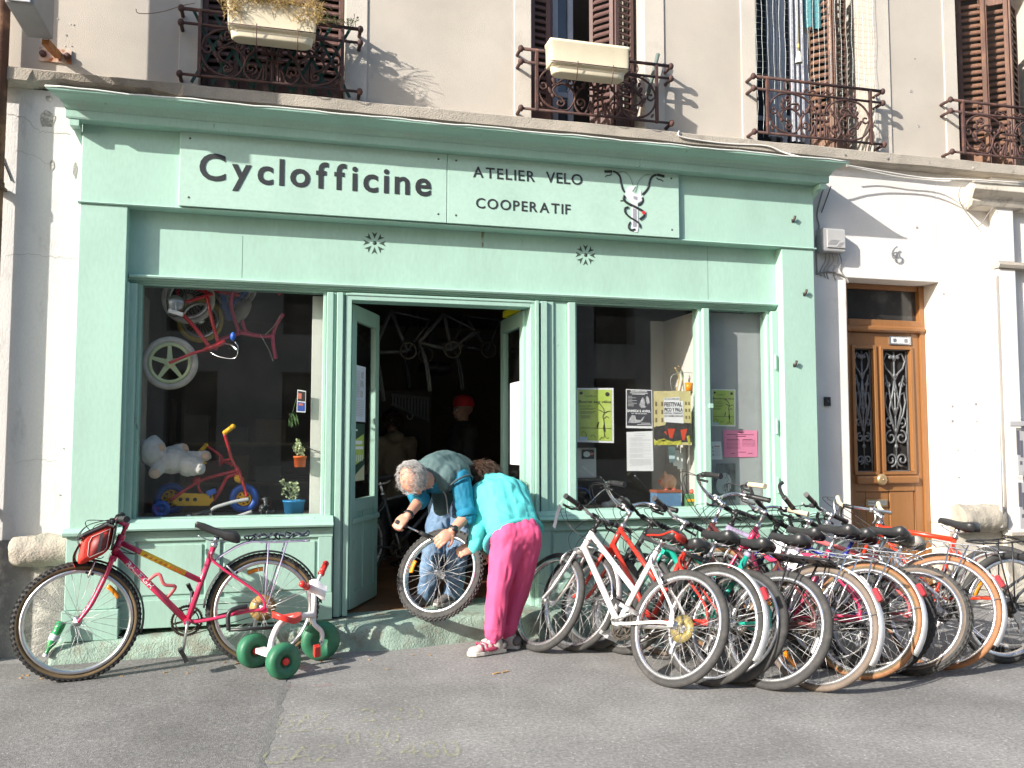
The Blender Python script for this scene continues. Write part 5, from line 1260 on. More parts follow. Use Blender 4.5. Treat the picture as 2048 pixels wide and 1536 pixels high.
for zz in (a.z-.03, b.z+H*.50): g = MB(); g.box(a.x+.05, a.x+.60, .05, .0597, zz-.014, zz+.014); obj('seam', g, M('cabinet_slot', (.12,.12,.15)), mc)
for k, zz in enumerate((.10,.20,.55,.62,.72,.86)): g = MB(); g.box(a.x+.008, a.x+.035, .055, .0597, b.z+H*zz, b.z+H*zz+.055); obj('slot', g, M('cabinet_slot', (.12,.12,.15)), mc)
g = MB(); g.box(a.x-.06, a.x+.62, .02, .1, b.z-.035, b.z-.002); obj('shelf', g, STONE, mc, bevel=.006)
pp = thing('conduit', 'cream painted conduit pipe running down the right pier', 'pipe', (5.83, .04, .6)); c0 = at(1986, 540, .03); c1 = at(2004, 1055, .03)
g = MB(); g.tube([(c0.x, .03, c0.z), (c1.x, .03, c1.z)], .016, 10); obj('pipe', g, PLASTER_LOW, pp)

# ------------------------------------------------------------------ window railings
def railing(a, b, label, y=.045, z=None, trellis=False):
    """a..b are the outer ends of the rails on the wall bands"""
    r = thing('balcony_railing', label, 'railing', ((a+b)/2, .16, 3.78), 'wrought iron railings of the upper windows')
    z0, z1, z2 = 3.754, 4.103, 4.200
    x0, x1 = a + .12, b - .12; w = x1-x0; xc = (x0+x1)/2
    for z, rr in ((z0,.0105),(z1,.0105),(z2,.013)):
        g = MB(); g.tube([(a+.01, y, z), (b-.01, y, z)], rr, 8); rl = obj('rail', g, RUSTIRON, r)
        for x in (a, b):
            g = MB(); g.ell((x, y, z), (.022,.022,.026)); g.tube([(x, y, z), (x, .162, z - .006)], .013, 8); obj('rail_end', g, RUSTIRON, rl)
    for x in (x0, x1): g = MB(); g.box(x-.011, x+.011, y-.012, y+.012, z0-.01, z2-.005); obj('post', g, RUSTIRON, r, bevel=.002)
    h = z1 - z0
    def P(px, pz): return V((xc + px*w/2, y, z0 + pz*h))
    asp = w/2/h
    def sc(pts, rr=.0085, nm='scroll'): g = MB(); g.tube(spline([P(*q) for q in pts], 4), rr, 6); obj(nm, g, RUSTIRON, r)
    def curlp(cx, cz, r0, turns, a0, sg, shrink=.8, n=14): return [(cx + sg*(r0*(1-shrink*t/n))*math.cos(a0+turns*6.28*t/n)/asp, cz + r0*(1-shrink*t/n)*math.sin(a0+turns*6.28*t/n)) for t in range(n+1)]
    for s in (-1, 1):
        # large outer ring, open towards the lyre in the middle
        big = [(s*(.12), .62), (s*.16, .74), (s*.30, .90), (s*.52, .97)] + [(s*(.62 + .36*math.cos(t)), .50 + .46*math.sin(t)) for t in (1.35, .95, .5, 0, -.5, -1.0, -1.5)] + [(s*.50,.06),(s*.40,.24),(s*.38,.42),(s*.46,.56),(s*.58,.62),(s*.68,.57)]
        sc(big)
        sc([(s*.68,.57),(s*.74,.46),(s*.68,.34),(s*.60,.30),(s*.56,.22)] + curlp(.62*s, .20, .10, 1.1, 2.6, s), .0078)
        sc([(s*.97,.54),(s*.90,.46),(s*.84,.50),(s*.86,.58),(s*.92,.58)], .0078)
        sc([(s*.75,.55),(s*.66,.62),(s*.56,.72),(s*.42,.74)] + curlp(.46*s, .66, .10, 1.2, 1.2, s), .0078)
        sc(curlp(.62*s, .84, .09, 1.3, -1.5, -s) + [], .0078)
        sc([(s*.12,.02),(s*.12,.30),(s*.20,.04),(s*.30,.02),(s*.38,.16),(s*.38,.34),(s*.32,.50),(s*.24,.60),(s*.20,.76)], .0085)
        sc(curlp(.29*s, .24, .12, 1.3, -1.4, -s), .0078)
        sc([(s*.07,.30),(s*.07,.56),(s*.14,.80),(s*.20,.86)], .0075)
        sc([(s*.08,.40),(s*.08,.10),(s*.085,.04)], .0075)
        for (px, pz, rx, rz) in ((.70,.78,.012,.024),(.72,.66,.016,.028),(.78,.44,.014,.03),(.74,.34,.012,.02),(.24,.62,.012,.022),(.33,.56,.010,.018),(.92,.12,.010,.02)):
            g = MB(); g.ell(P(px*s, pz), (rx,.010,rz), Matrix.Rotation(.5*s, 3, 'Y')); obj('leaf_ornament', g, RUSTIRON, r)
        g = MB(); g.tube([P(.62*s,1.0) + V((.030*math.cos(k*.3927),0,.048 + .038*math.sin(k*.3927))) for k in range(16)], .006, 6, True); obj('ring', g, RUSTIRON, r)
        sc([(s*.05,1.02),(s*.12,1.10),(s*.20,1.05),(s*.26,1.12),(s*.30,1.04)], .0078)
    sc([(0,.0),(0,.3),(0,.62)], .008)
    for pz in (.86,.74,.64): g = MB(); g.ell(P(0,pz), (.018,.012,.024)); obj('leaf_ornament', g, RUSTIRON, r)
    for pz in (.42,.56): g = MB(); p_ = P(0,pz); g.box(p_.x-.075, p_.x+.075, y-.008, y+.008, p_.z-.006, p_.z+.006); obj('cross_bar', g, RUSTIRON, r)
    return r
railing(-.69, .485, 'rusty wrought iron railing behind the weathered straw filled window box, first window')
railing(1.645, 2.836, 'rusty wrought iron railing holding the clean cream window box, second window')
railing(3.540, 4.722, 'reddish wrought iron railing of the netted third window')
railing(5.385, 6.57, 'rusty wrought iron railing of the rightmost window, cut by the photo edge')
# green lattice behind the first railing
LAT = M('green_lattice_slat', (.015,.065,.05), .6, var=.2)
tr_ = thing('trellis', 'dark green expanding lattice fixed behind the first railing', 'trellis', (-.1,.10,3.72))
y = .085
for sgn in (-1, 1):
    k = -.75
    while k < .60:
        zc0, zc1 = 3.72, 4.22; g = MB(); a = V((k - sgn*.13, y + sgn*.004, zc0)); b = V((k + sgn*.13, y + sgn*.004, zc1))
        if a.x > -.72 and b.x > -.72 and a.x < .50 and b.x < .50:
            d = (b-a); g.obox((a+b)/2, d/2, V((d.z,0,-d.x)).normalized()*.010, V((0,.003,0))); obj('slat', g, LAT, tr_)
        k += .13
# window boxes
CREAM = M('cream_plastic', (.78,.70,.52), .45, var=.05, vs=8, col2=(.52,.42,.25), c2s=5, c2lo=.6, c2hi=.75)
def window_box(x0, x1, z0, z1, y0, y1, label, wires):
    b = thing('window_box', label, 'window box', ((x0+x1)/2, (y0+y1)/2, z0), 'window boxes hung on the railings')
    def prof(k, e): # rounded rectangle
        pts = []; hx, hy = (x1-x0)/2*e, (y1-y0)/2*e
        for t in range(32):
            a = 2*PI*t/32; p = .10; pts.append(V(((x0+x1)/2 + hx*math.copysign(abs(math.cos(a))**p, math.cos(a)), (y0+y1)/2 + hy*math.copysign(abs(math.sin(a))**p, math.sin(a)), k)))
        return pts
    def prof2(k, e):
        pts = []; hx, hy = (x1-x0)/2*e, (y1-y0)/2*e; r = min(hx, hy)
        for t in range(32):
            a = 2*PI*t/32; cx = math.copysign(hx-r, math.cos(a)); pts.append(V(((x0+x1)/2 + cx + r*math.cos(a), (y0+y1)/2 + r*math.sin(a), k)))
        return pts
    g = MB(); h = z1-z0; zs = z0 + .062
    def tub(k, e):
        pts = []; hx, hy = ((x1-x0)/2 - .018)*e, ((y1-y0)/2 - .018)*e
        for t in range(32):
            a = 2*PI*t/32; pts.append(V(((x0+x1)/2 + math.copysign(hx-hy, math.cos(a)) + hy*math.cos(a), (y0+y1)/2 + hy*math.sin(a), k)))
        return pts
    rings = [tub(z0, .93), tub(z0+.010, .975), tub(zs-.004, 1.0), tub(zs, 1.0), prof(zs+.001, .975), prof(zs+.008, .985), prof(z1-.022, 1.0), prof(z1-.020, 1.015), prof(z1, 1.015), prof(z1, .96), prof(z1-.05, .94)]
    vs = [p for r_ in rings for p in r_]; n = 32
    g.add(vs, [(j*n+k, j*n+(k+1) % n, (j+1)*n+(k+1) % n, (j+1)*n+k) for j in range(len(rings)-1) for k in range(n)], 0, True)
    g.add(rings[0], [tuple(range(n-1,-1,-1))]); obj('tub', g, CREAM, b)
    g = MB(); g.add(rings[-1], [tuple(range(n))]); obj('soil', g, M('potting_soil', (.05,.035,.025), .95, var=.3, vs=40), b)
    for x in wires:
        g = MB(); g.tube(spline([V((x, .05, z0-.05)), V((x, y1+.01, z0-.05)), V((x, y0+.03, z0-.035)), V((x, y0-.008, z0+.05)), V((x, y0-.01, zs+.02))], 5), .0035, 5); obj('hanger', g, RUSTIRON, b)
    g = MB(); g.tube([V((x0-.005, y0-.008, zs+.005)), V((x1+.005, y0-.008, zs+.005)), V((x1+.005, y1, zs+.005)), V((x0-.005, y1, zs+.005))], .004, 5, True); obj('hanger', g, RUSTIRON, b)
    return b
A0, A1 = V((-.395,0,0)), V((.185,0,0))
window_box(-.385, .180, 3.955, 4.195, -.190, -.040, 'weathered cream window box overflowing with dry straw, first window', (-.20, .06))
window_box(1.803, 2.402, 3.958, 4.195, -.190, -.040, 'clean cream plastic window box on the second window', (2.0, 2.27))
STRAW = M('straw', (.50,.36,.14), .85, var=.35, vs=30)
g = MB(); rng = random.Random(5)
for k in range(900):
    x = rng.uniform(A0.x-.03, A1.x+.03); side = rng.random()
    e = 1 if (x < A0.x+.10 or x > A1.x-.16) else (.42 if rng.random() < .45 else .12)
    y = rng.uniform(-.205, -.02); z = 4.215 + rng.uniform(-.01,.05)
    if rng.random() < .62: y = -.195 - rng.random()*.02; z = 4.225 - rng.random()*.15*e
    d = V((rng.gauss(0,.6), rng.gauss(-.2,.4), rng.gauss(.0,.5))).normalized()*rng.uniform(.025,.075); p0 = V((x,y,z))
    g.tube([p0, p0 + d*.5 + V((0,0,.006)), p0 + d], .0016, 3)
for k in range(14):
    p0 = V((rng.uniform(A0.x+.2, A1.x), -.15, 4.245)); d = V((rng.uniform(.05,.4), rng.uniform(-.1,.05), rng.uniform(-.02,.12))); g.tube(spline([p0, p0+d*.5+V((0,0,.03)), p0+d], 4), .0022, 4)
obj('straw', g, STRAW, None, kind='stuff', label='dry straw bursting over the rim of the weathered window box', cat='straw')
WEED = M('weed_green', (.12,.15,.045), .7, var=.3, vs=20); LEAFG = M('leaf_green', (.08,.16,.05), .6, var=.3, vs=20)
def sprigs(name, label, pts, n, rad, hgt, mat, seed, lw=.012, droop=0):
    rng = random.Random(seed); g = MB()
    for k in range(n):
        b = V(rng.choice(pts)) + V((rng.gauss(0, rad*.3), rng.gauss(0, rad*.3), 0)); tip = b + V((rng.gauss(0, rad), rng.gauss(-.02, rad*.7), hgt*rng.uniform(.5, 1.1)))
        st = spline([b, (b+tip)/2 + V((rng.gauss(0,.01),rng.gauss(0,.01),hgt*.15)), tip - V((0,0,droop))], 3); g.tube(st, .0016, 3)
        for q in st[1:]:
            for s in range(2):
                d = V((rng.gauss(0,1), rng.gauss(-.3,1), rng.gauss(.2,.6))).normalized(); l = lw*rng.uniform(1.2,2.4); w = d.orthogonal().normalized()*lw*.5
                g.add([q, q + d*l*.5 + w, q + d*l, q + d*l*.5 - w], [(0,1,2,3)])
    return obj(name, g, mat, None, label=label, cat='plant')
sprigs('trailing_plant', 'half dried green weeds trailing along the first railing right of the window box', [(x, .03, 4.20) for x in (.22,.28,.34,.40)], 34, .06, .07, WEED, 11, .008, .02)
g = MB(); c = at(412, 0, -.1); 
sprigs('trailing_plant', 'small green plant on top of the weathered straw filled window box', [(A0.x+.25, -.1, 4.25)], 18, .05, .08, LEAFG, 12)
# terracotta pot in the second box
pc = at(1237, 84, -.02); pt_ = thing('flower_pot', 'terracotta pot with spiky leaves standing behind the cream window box', 'flower pot', (pc.x, .05, 4.14))
g = MB(); g.lathe([(0,4.14),(.065,4.14),(.082,4.23),(.088,4.232),(.090,4.265),(.080,4.266),(.078,4.24),(0,4.24)], (pc.x, .085, 0), (0,0,1), 22); obj('pot', g, M('terracotta', (.48,.20,.09), .8, var=.15), pt_)
rng = random.Random(8)
for k in range(15):
    a = rng.uniform(0, 6.28); l = rng.uniform(.06,.13); b = V((pc.x + rng.gauss(0,.03), .085, 4.24)); d = V((math.cos(a)*.8, math.sin(a)*.8, .75)).normalized(); w = d.cross(V((0,0,1))).normalized()*.009
    g = MB(); g.add([b-w*.6, b+d*l*.6-w, b+d*l+V((0,0,-.01)), b+d*l*.6+w, b+w*.6], [(0,1,2,3,4)]); obj('leaf', g, LEAFG, pt_)
pst = thing('garden_stake', 'green grey post leaning behind the right end of the second railing', 'post', (2.75,.1,3.8)); a, b = at(1296, 190, .10), at(1316, 108, .10); g = MB(); g.tube([a, b], .016, 8); obj('pole', g, M('stake_green_grey', (.14,.18,.16), .7), pst)
a, b = at(700, 60, .09), at(714, 190, .09)
# third window: wire net, curtains, hanging bell
NETM = M('galvanised_wire', (.46,.50,.48), .4, .7)
g = MB(); nx = at(1512, 150, .125).x; 
xs = [3.62 + .052*k for k in range(22)]
for x in xs: g.tube([V((x + .004*math.sin(k*1.3 + x*20), .125 + .003*math.sin(k+x*9), 3.75 + k*.08)) for k in range(20)], .0013, 3)
z = 4.215
while z < 5.3: g.tube([V((x, .126, z + .004*math.sin(x*31+z*7))) for x in xs], .0013, 3); z += .052
obj('wire_net', g, NETM, None, label='wire bird netting stretched over the third upper window', cat='net')
def curtain(name, label, u0, v0, u1, v1, y, mat, amp=.012, n=5, taper=0):
    a = at(u0, v0, y); b = at(u1, v1, y); g = MB()
    g.grid(lambda s, t_: V((a.x + (b.x-a.x)*s*(1-taper*t_), y + amp*math.sin(s*n*6.28), a.z + (b.z-a.z)*t_)), 40, 6); return obj(name, g, mat, None, label=label, cat='curtain')
curtain('curtain', 'pale blue sheer curtain at the left of the netted window', 1528, -160, 1562, 275, .35, M('sheer_curtain', (.34,.38,.44), .8, var=.1), taper=-.25)
curtain('curtain', 'grey blue curtain in the middle of the netted window', 1572, -160, 1612, 285, .36, M('grey_curtain', (.30,.31,.35), .8, var=.1), n=3)
curtain('curtain', 'teal cloth hanging in the netted window', 1604, -160, 1643, 58, .33, M('teal_cloth', (.06,.22,.25), .8, var=.15), n=2)
c = at(1597, 100, .10); bl = thing('wind_chime', 'small white bell hanging on a cord before the netted window', 'bell', (c.x, .1, c.z))
g = MB(); zb = at(1597,126,.1).z; zt = at(1597,104,.1).z; g.lathe([(.030,zb),(.027,zb+.02),(.020,zb+(zt-zb)*.7),(.014,zt),(0,zt+.01),(0,zb+.01)], (c.x,.1,0), (0,0,1), 16); obj('bell', g, M('bell_white', (.72,.70,.60), .5), bl)
g = MB(); g.tube([(c.x,.1,zt),(c.x-.002,.1,zt+.12),(c.x,.1,zt+.55)], .002, 4); obj('cord', g, M('yellow_cord', (.55,.45,.15), .8), bl)
g = MB(); zr = at(1600,66,.1).z; g.ell((c.x,.1,zt+.05), (.010,.010,.02)); obj('bead', g, M('yellow_cord', (.55,.45,.15)), bl)
# ------------------------------------------------------------------ posters and notices
def sheet(name, label, quad, y, col, cat='poster', curl=.0):
    """quad: photo corners tl, tr, br, bl; returns root and a mapper (s,t) with t down"""
    c = [at(u, v, y) for u, v in quad]
    def m(s, t_, off=0.0):
        p = (c[0]*(1-s) + c[1]*s)*(1-t_) + (c[3]*(1-s) + c[2]*s)*t_
        return p + V((0, -off + curl*(s-.5)**2*(t_), 0))
    r = thing(name, label, cat, tuple((c[2]+c[3])/2))
    g = MB(); g.grid(lambda s, t_: m(s, t_), 6, 6, 0, True); g.grid(lambda s, t_: m(s, t_, -.0006), 6, 6, 0, True); obj('paper', g, col, r)
    return r, m
def pr_text(root, m, items, mat=INK, off=.0012):
    for (txt, s0, s1, t0, h, b) in items:
        g = MB(); o = m(s0, t0, off); ux = m(s1, t0, off) - o; hh = (m(s0, t0-h, off) - o).length
        text_into(g, txt, o, ux, V((0,0,1)), hh, ux.length, b); obj('lettering', g, mat, root)
def pr_bars(root, m, items, mat=INK, off=.0012, name='print'):
    g = MB()
    for (s0, s1, t0, t1) in items: g.add([m(s0,t0,off), m(s1,t0,off), m(s1,t1,off), m(s0,t1,off)], [(0,1,2,3)])
    obj(name, g, mat, root, kind='stuff')
def pr_poly(root, m, polys, mat, off=.0014, name='print'):
    g = MB()
    for P in polys: g.add([m(s, t_, off) for s, t_ in P], [tuple(range(len(P)))])
    obj(name, g, mat, root)
def pr_line(root, m, lines, mat, r=.0018, off=.0014, name='print'):
    g = MB()
    for L in lines: g.tube(spline([m(s, t_, off) for s, t_ in L], 4), r, 4)
    g.xf(lambda p: p); obj(name, g, mat, root)
LIME = M('lime_print', (.46,.60,.11), .6, var=.12, vs=7, col2=(.62,.68,.25), c2s=5, c2lo=.45, c2hi=.7); INKB = M('brown_ink', (.06,.05,.035), .6)
def lime(quad, y, label):
    r, m = sheet('poster', label, quad, y, PAPER)
    g = MB(); g.add([m(.05,.03,.001), m(.95,.03,.001), m(.95,.965,.001), m(.05,.965,.001)], [(0,1,2,3)]); obj('print_ground', g, LIME, r)
    pr_text(r, m, [('Cyclofficine', .22, .54, .165, .035, 0), ('Bourse aux vélos', .07, .93, .275, .05, .02), ('26 avril 2014', .08, .42, .345, .028, 0)], INKB, .002)
    pr_bars(r, m, [(.10, .10+w, .37+.02*k, .376+.02*k) for k, w in enumerate((.42,.36,.0,.40,.38,.30,.0,.25,.28,.24))], INKB, .002)
    g = MB()
    for (s, t_, q) in ((.13,.095,.045),(.83,.115,.06)):
        g.add([m(s + q*math.cos(k*.5236), t_ + q*.68*math.sin(k*.5236), .002) for k in range(12)], [tuple(range(12))])
    obj('print', g, INKB, r)
    pr_line(r, m, [[(.74,.86),(.72,.76),(.73,.62),(.70,.52),(.74,.46)], [(.74,.46),(.66,.42),(.58,.40)], [(.74,.46),(.82,.43),(.90,.42)], [(.74,.46),(.72,.38),(.66,.32)], [(.73,.56),(.80,.52),(.86,.55)], [(.66,.32),(.60,.28),(.56,.30)]], INKB, .0022, .003)
    pr_line(r, m, [[(.74,.86),(.70,.92),(.66,.90),(.60,.95)], [(.74,.86),(.80,.92),(.86,.90)], [(.08,.74),(.5,.735),(.93,.74)], [(.12,.84),(.18,.80),(.26,.86),(.22,.92)], [(.36,.90),(.42,.86),(.48,.90)]], INKB, .0014, .003)
    pr_poly(r, m, [[(.53,.70),(.57,.62),(.60,.62),(.57,.70),(.55,.74)], [(.70,.74),(.735,.60),(.76,.74),(.77,.80),(.72,.80)]], INKB, .003)
    pr_poly(r, m, [[(.06,.90),(.28,.90),(.28,.965),(.06,.965)]], M('pale_blue_print', (.55,.68,.78), .6), .003)
    return r
YP = WY + .010
lime(((1152,776),(1227,776),(1228,886),(1154,884)), YP, 'large lime green bicycle sale poster in the right shop window')
lime(((1423,778),(1471,779),(1471,853),(1423,852)), .232, 'small lime green bicycle sale poster on the grey blind')
r, m = sheet('poster', 'dark grey demonstration poster beside the festival poster', ((1252,778),(1304,780),(1305,857),(1252,856)), YP, PAPER)
g = MB(); g.add([m(.03,.02,.001), m(.965,.02,.001), m(.965,.94,.001), m(.03,.94,.001)], [(0,1,2,3)]); obj('print_ground', g, M('charcoal_print', (.055,.055,.065), .6, var=.2), r)
pr_text(r, m, [('MANIFESTATION', .18, .80, .065, .042, .03), ('SAMEDI 5 AVRIL', .04, .94, .585, .06, .04), ('15H - METRO NATION', .20, .78, .635, .028, .03)], PAPER, .002)
pr_bars(r, m, [(.15,.83,.085,.10),(.22,.72,.115,.13)] + [(.07, .07+w, .18+.035*k, .188+.035*k) for k, w in enumerate((.15,.30,.16,.34,.17,.34,.22,.22))] + [(.56,.92,.86,.872),(.42,.95,.90,.912)], PAPER, .002)
pr_poly(r, m, [[(.50,.40),(.56,.28),(.62,.20),(.68,.22),(.72,.32),(.70,.42),(.78,.44),(.70,.47),(.58,.48)], [(.76,.18),(.82,.16),(.88,.24),(.90,.34),(.82,.38),(.76,.30)], [(.08,.86),(.14,.74),(.22,.67),(.34,.67),(.38,.78),(.55,.79),(.62,.72),(.70,.69),(.62,.80),(.50,.86),(.30,.87)]], M('grey_photo_print', (.45,.45,.47), .6, var=.4, vs=60), .002)
r, m = sheet('notice', 'plain white typed notice below the demonstration poster', ((1253,864),(1305,862),(1307,942),(1254,942)), YP, PAPER, 'notice')
rng = random.Random(4)
pr_bars(r, m, [(.34,.70,.05,.056),(.30,.70,.10,.108)] + [(.10 + .08*(rng.random() < .2), .92 - .3*(rng.random() < .25), .155 + .026*k, .161 + .026*k) for k in range(28) if k not in (4, 9, 15, 20)], M('faint_grey_print', (.48,.48,.50), .7), .001)
r, m = sheet('poster', 'yellow festival poster with street painting behind a handwritten panel', ((1307,782),(1381,782),(1384,890),(1308,890)), YP, M('festival_yellow', (.62,.54,.27), .6, var=.15, vs=9))
pr_poly(r, m, [[(.04,.2+.15*k),(.09,.2+.15*k),(.09,.28+.15*k),(.04,.28+.15*k)] for k in range(4)] + [[(.2,.2+.15*k),(.25,.2+.15*k),(.25,.28+.15*k),(.2,.28+.15*k)] for k in range(4)] + [[(.84,.2+.13*k),(.89,.2+.13*k),(.89,.26+.13*k),(.84,.26+.13*k)] for k in range(4)] + [[(.93,.2+.13*k),(.97,.2+.13*k),(.97,.26+.13*k),(.93,.26+.13*k)] for k in range(4)], M('umber_print', (.20,.16,.08), .6), .001)
pr_poly(r, m, [[(.0,.67),(.30,.63),(.34,.56),(1,.60),(1,.95),(.1,.95),(0,.88)]], M('dark_print', (.045,.04,.035), .6, var=.4, vs=30), .0012)
pr_poly(r, m, [[(.36,.70),(.56,.70),(.48,.88),(.40,.86)], [(.70,.72),(.88,.70),(.80,.92),(.74,.90)], [(.26,.76),(.32,.74),(.34,.82)]], M('scarlet_print', (.62,.06,.02), .6), .0016)
pr_poly(r, m, [[(.0,.93),(.3,.90),(.5,.94),(.72,.91),(.72,1),(0,1)], [(.86,.84),(.93,.82),(.96,.98),(.90,.98)], [(.10,.90),(.28,.88),(.30,.93),(.1,.94)]], M('grass_print', (.50,.48,.06), .6, var=.4, vs=40), .002)
pr_poly(r, m, [[(.27,.13),(.70,.11),(.70,.19),(.79,.18),(.79,.60),(.27,.575)]], PAPER, .002)
pr_text(r, m, [('DU 2 AU 6 AVRIL 2014', .29, .68, .165, .035, .0), ('FESTIVAL', .28, .76, .285, .075, .03), ('PICO Y PALA', .28, .77, .38, .07, .03), ('FESTIVAL ITINERANT', .28, .77, .43, .032, .01), ('DE CINEMA ENGAGE', .28, .77, .48, .032, .01)], INK, .003)
r, m = sheet('notice', 'bright pink printed sheet pinned on the grey blind', ((1446,860),(1514,861),(1516,914),(1449,915)), .228, M('pink_paper', (.80,.24,.42), .8, var=.05), 'notice', curl=.02)
pr_bars(r, m, [(.42,.60,.06,.085),(.10,.90,.15,.17),(.36,.66,.21,.235),(.10,.46,.33,.35),(.56,.86,.33,.35)] + [(.08,.48,.38+.05*k,.39+.05*k) for k in range(7)] + [(.54,.94,.38+.05*k,.39+.05*k) for k in range(5)] + [(.42,.64,.80,.82),(.20,.84,.85,.87)], M('maroon_ink', (.16,.02,.05), .6), .001)
r, m = sheet('leaflet', 'small white leaflet pinned left of the pink sheet', ((1420,883),(1442,883),(1445,919),(1423,919)), .230, PAPER, 'leaflet')
pr_bars(r, m, [(.12,.28,.27+.2*k,.40+.2*k) for k in range(3)] + [(.35,.80,.3+.08*k,.32+.08*k) for k in range(7)], M('faint_grey_print', (.48,.48,.50)), .001); pr_bars(r, m, [(.35,.85,.24,.29)], M('salmon_print', (.65,.2,.15), .6), .001)
r, m = sheet('poster', 'black and white poster with a drawn cyclist low on the grey blind', ((1433,927),(1471,927),(1471,1000),(1421,1000)), .226, M('grey_drawing_print', (.16,.165,.17), .6, var=.25, vs=18, col2=(.08,.08,.08), c2s=12, c2lo=.5, c2hi=.6))
pr_poly(r, m, [[(.30 + .34*math.cos(k*.42) + .18, .55 + .30*math.sin(k*.42)) for k in range(15)]], M('light_grey_print', (.48,.49,.50), .6, var=.1), .001)
def circ(cx, cy, r_, ry): return [(cx + r_*math.cos(k*.524), cy + ry*math.sin(k*.524)) for k in range(13)]
pr_line(r, m, [circ(.54,.66,.10,.08), circ(.82,.66,.10,.08), [(.54,.66),(.64,.55),(.78,.55),(.82,.66)], [(.64,.55),(.66,.66)], [(.5,.42),(.58,.36),(.66,.44),(.60,.52)], [(.56,.28),(.60,.25),(.63,.30),(.58,.33),(.56,.28)]], INK, .0016, .002)
pr_text(r, m, [('Place de la', .40, .92, .86, .04, 0), ('BASTILLE', .42, .97, .965, .07, .02)], INK, .002)
# notices on the left door leaf
def leaf_sheet(name, label, s0, s1, z0, z1, col, cat='notice'):
    base = lo + lux*0; nn = -ln.normalized() if ln.normalized().y > 0 else ln.normalized()
    def m(s, t_, off=0.0): return base + lux*(s0+(s1-s0)*s) + V((0,0,z1-(z1-z0)*t_)) + nn*(.006+off)
    r = thing(name, label, cat, tuple(m(.5,1))); g = MB(); g.grid(lambda s, t_: m(s, t_), 4, 4); g.grid(lambda s, t_: m(s, t_, -.0005), 4, 4); obj('paper', g, col, r); return r, m
nn_ = -ln.normalized() if ln.normalized().y > 0 else ln.normalized()
r, m = leaf_sheet('notice', 'long white printed notice on the left door glass', .090, .325, 1.475, 1.875, M('bluish_paper', (.62,.66,.76), .8))
pr_bars(r, m, [(.55,.80,.10,.22),(.50,.78,.26,.38),(.50,.75,.44,.56)], M('grey_photo_print', (.45,.45,.47)), .002); pr_bars(r, m, [(.1,.45,.10+.03*k,.112+.03*k) for k in range(16)] + [(.1,.85,.62+.03*k,.632+.03*k) for k in range(10)], M('faint_grey_print', (.48,.48,.50)), .0012)
r, m = leaf_sheet('poster', 'dark green and lime poster below the white notice on the left door glass', .090, .315, 1.055, 1.46, M('dark_green_print', (.02,.06,.04), .6, var=.2), 'poster')
pr_poly(r, m, [[(0,.30),(.9,.18),(.95,.62),(0,.74)]], LIME, .001); pr_poly(r, m, [[(0,.92),(1,.72),(1,1),(0,1)]], M('cream_print', (.60,.58,.36), .6), .0012)
pr_bars(r, m, [(.05,.75,.30,.36),(.05,.85,.40,.45),(.05,.30,.10,.13)], PAPER, .002); pr_poly(r, m, [[(.2+.18*k,.55),(.26+.18*k,.55),(.26+.18*k,.66),(.2+.18*k,.66)] for k in range(4)], PAPER, .002)
nr = ro + rux*.0
r = thing('notice', 'white sheet seen edge on at the right door leaf', 'notice', tuple(ro + rux*.2 + V((0,0,1.2))))
g = MB(); nx_ = rn.normalized(); nx_ = nx_ if nx_.x < 0 else -nx_
g.grid(lambda s, t_: ro + rux*(.10+.26*s) + nx_*(.010 + .004*math.sin(s*3)) + V((0,0,1.78-.62*t_)), 5, 5); obj('paper', g, PAPER, r)
# ------------------------------------------------------------------ left shop window display
KRED = M('kids_red', (.55,.02,.03), .35, var=.1, coat=.3); KPALE = M('pale_lime_plastic', (.62,.68,.38), .5, var=.06); CREAMT = M('cream_tyre', (.50,.47,.42), .8, var=.15, vs=20)
KBLUE = M('toy_blue', (.02,.10,.45), .45, var=.12, vs=12); KYEL = M('toy_yellow', (.80,.42,.01), .4, var=.06); KPINK = M('kids_pink', (.60,.06,.16), .35, var=.1)
def tube_at(g, pts, r, n=8, k=5, mat=0):
    P3 = [at(u, v, y) for u, v, y in pts]; g.tube(spline(P3, k) if len(P3) > 2 else P3, r, n, mat=mat)
def ring_wheel(root, name, u, v, y, R, w, tyre, hubm, nsp, T=None, rad=.80):
    c = at(u, v, y); g = MB(); r = w/2
    g.lathe([(R-r + r*math.cos(a), r*math.sin(a)) for a in [2*PI*k/10 for k in range(10)]], c, YAX, 40, closed=True); wh = obj(name, g, tyre, root)
    g = MB(); q = R-w; g.lathe([(q*.86,-r*.6),(q*1.02,-r*.8),(q*1.02,r*.8),(q*.86,r*.6)], c, YAX, 40, closed=True); g.lathe([(0,-r*1.1),(R*.17,-r*1.1),(R*.2,-r*.6),(R*.2,r*.6),(0,r*.6)], c, YAX, 20)
    if nsp <= 8:
        for k in range(nsp):
            a = 2*PI*k/nsp + .35; d = V((math.cos(a),0,math.sin(a))); t = V((-d.z,0,d.x)); g.add([c+d*R*.12-t*R*.10-YAX*r*.7, c+d*q*.92-t*R*.055-YAX*r*.5, c+d*q*.92+t*R*.055-YAX*r*.5, c+d*R*.12+t*R*.10-YAX*r*.7, c+d*R*.12-t*R*.10+YAX*r*.5, c+d*q*.92-t*R*.055+YAX*r*.4, c+d*q*.92+t*R*.055+YAX*r*.4, c+d*R*.12+t*R*.10+YAX*r*.5], [(0,1,2,3),(7,6,5,4),(0,4,5,1),(2,6,7,3)])
    else:
        for k in range(nsp):
            a = 2*PI*k/nsp; g.tube([c + V((math.cos(a+.5),0,math.sin(a+.5)))*.015, c + V((math.cos(a),0,math.sin(a)))*q*.9], .0013, 4)
    obj('rim', g, hubm, wh); return wh
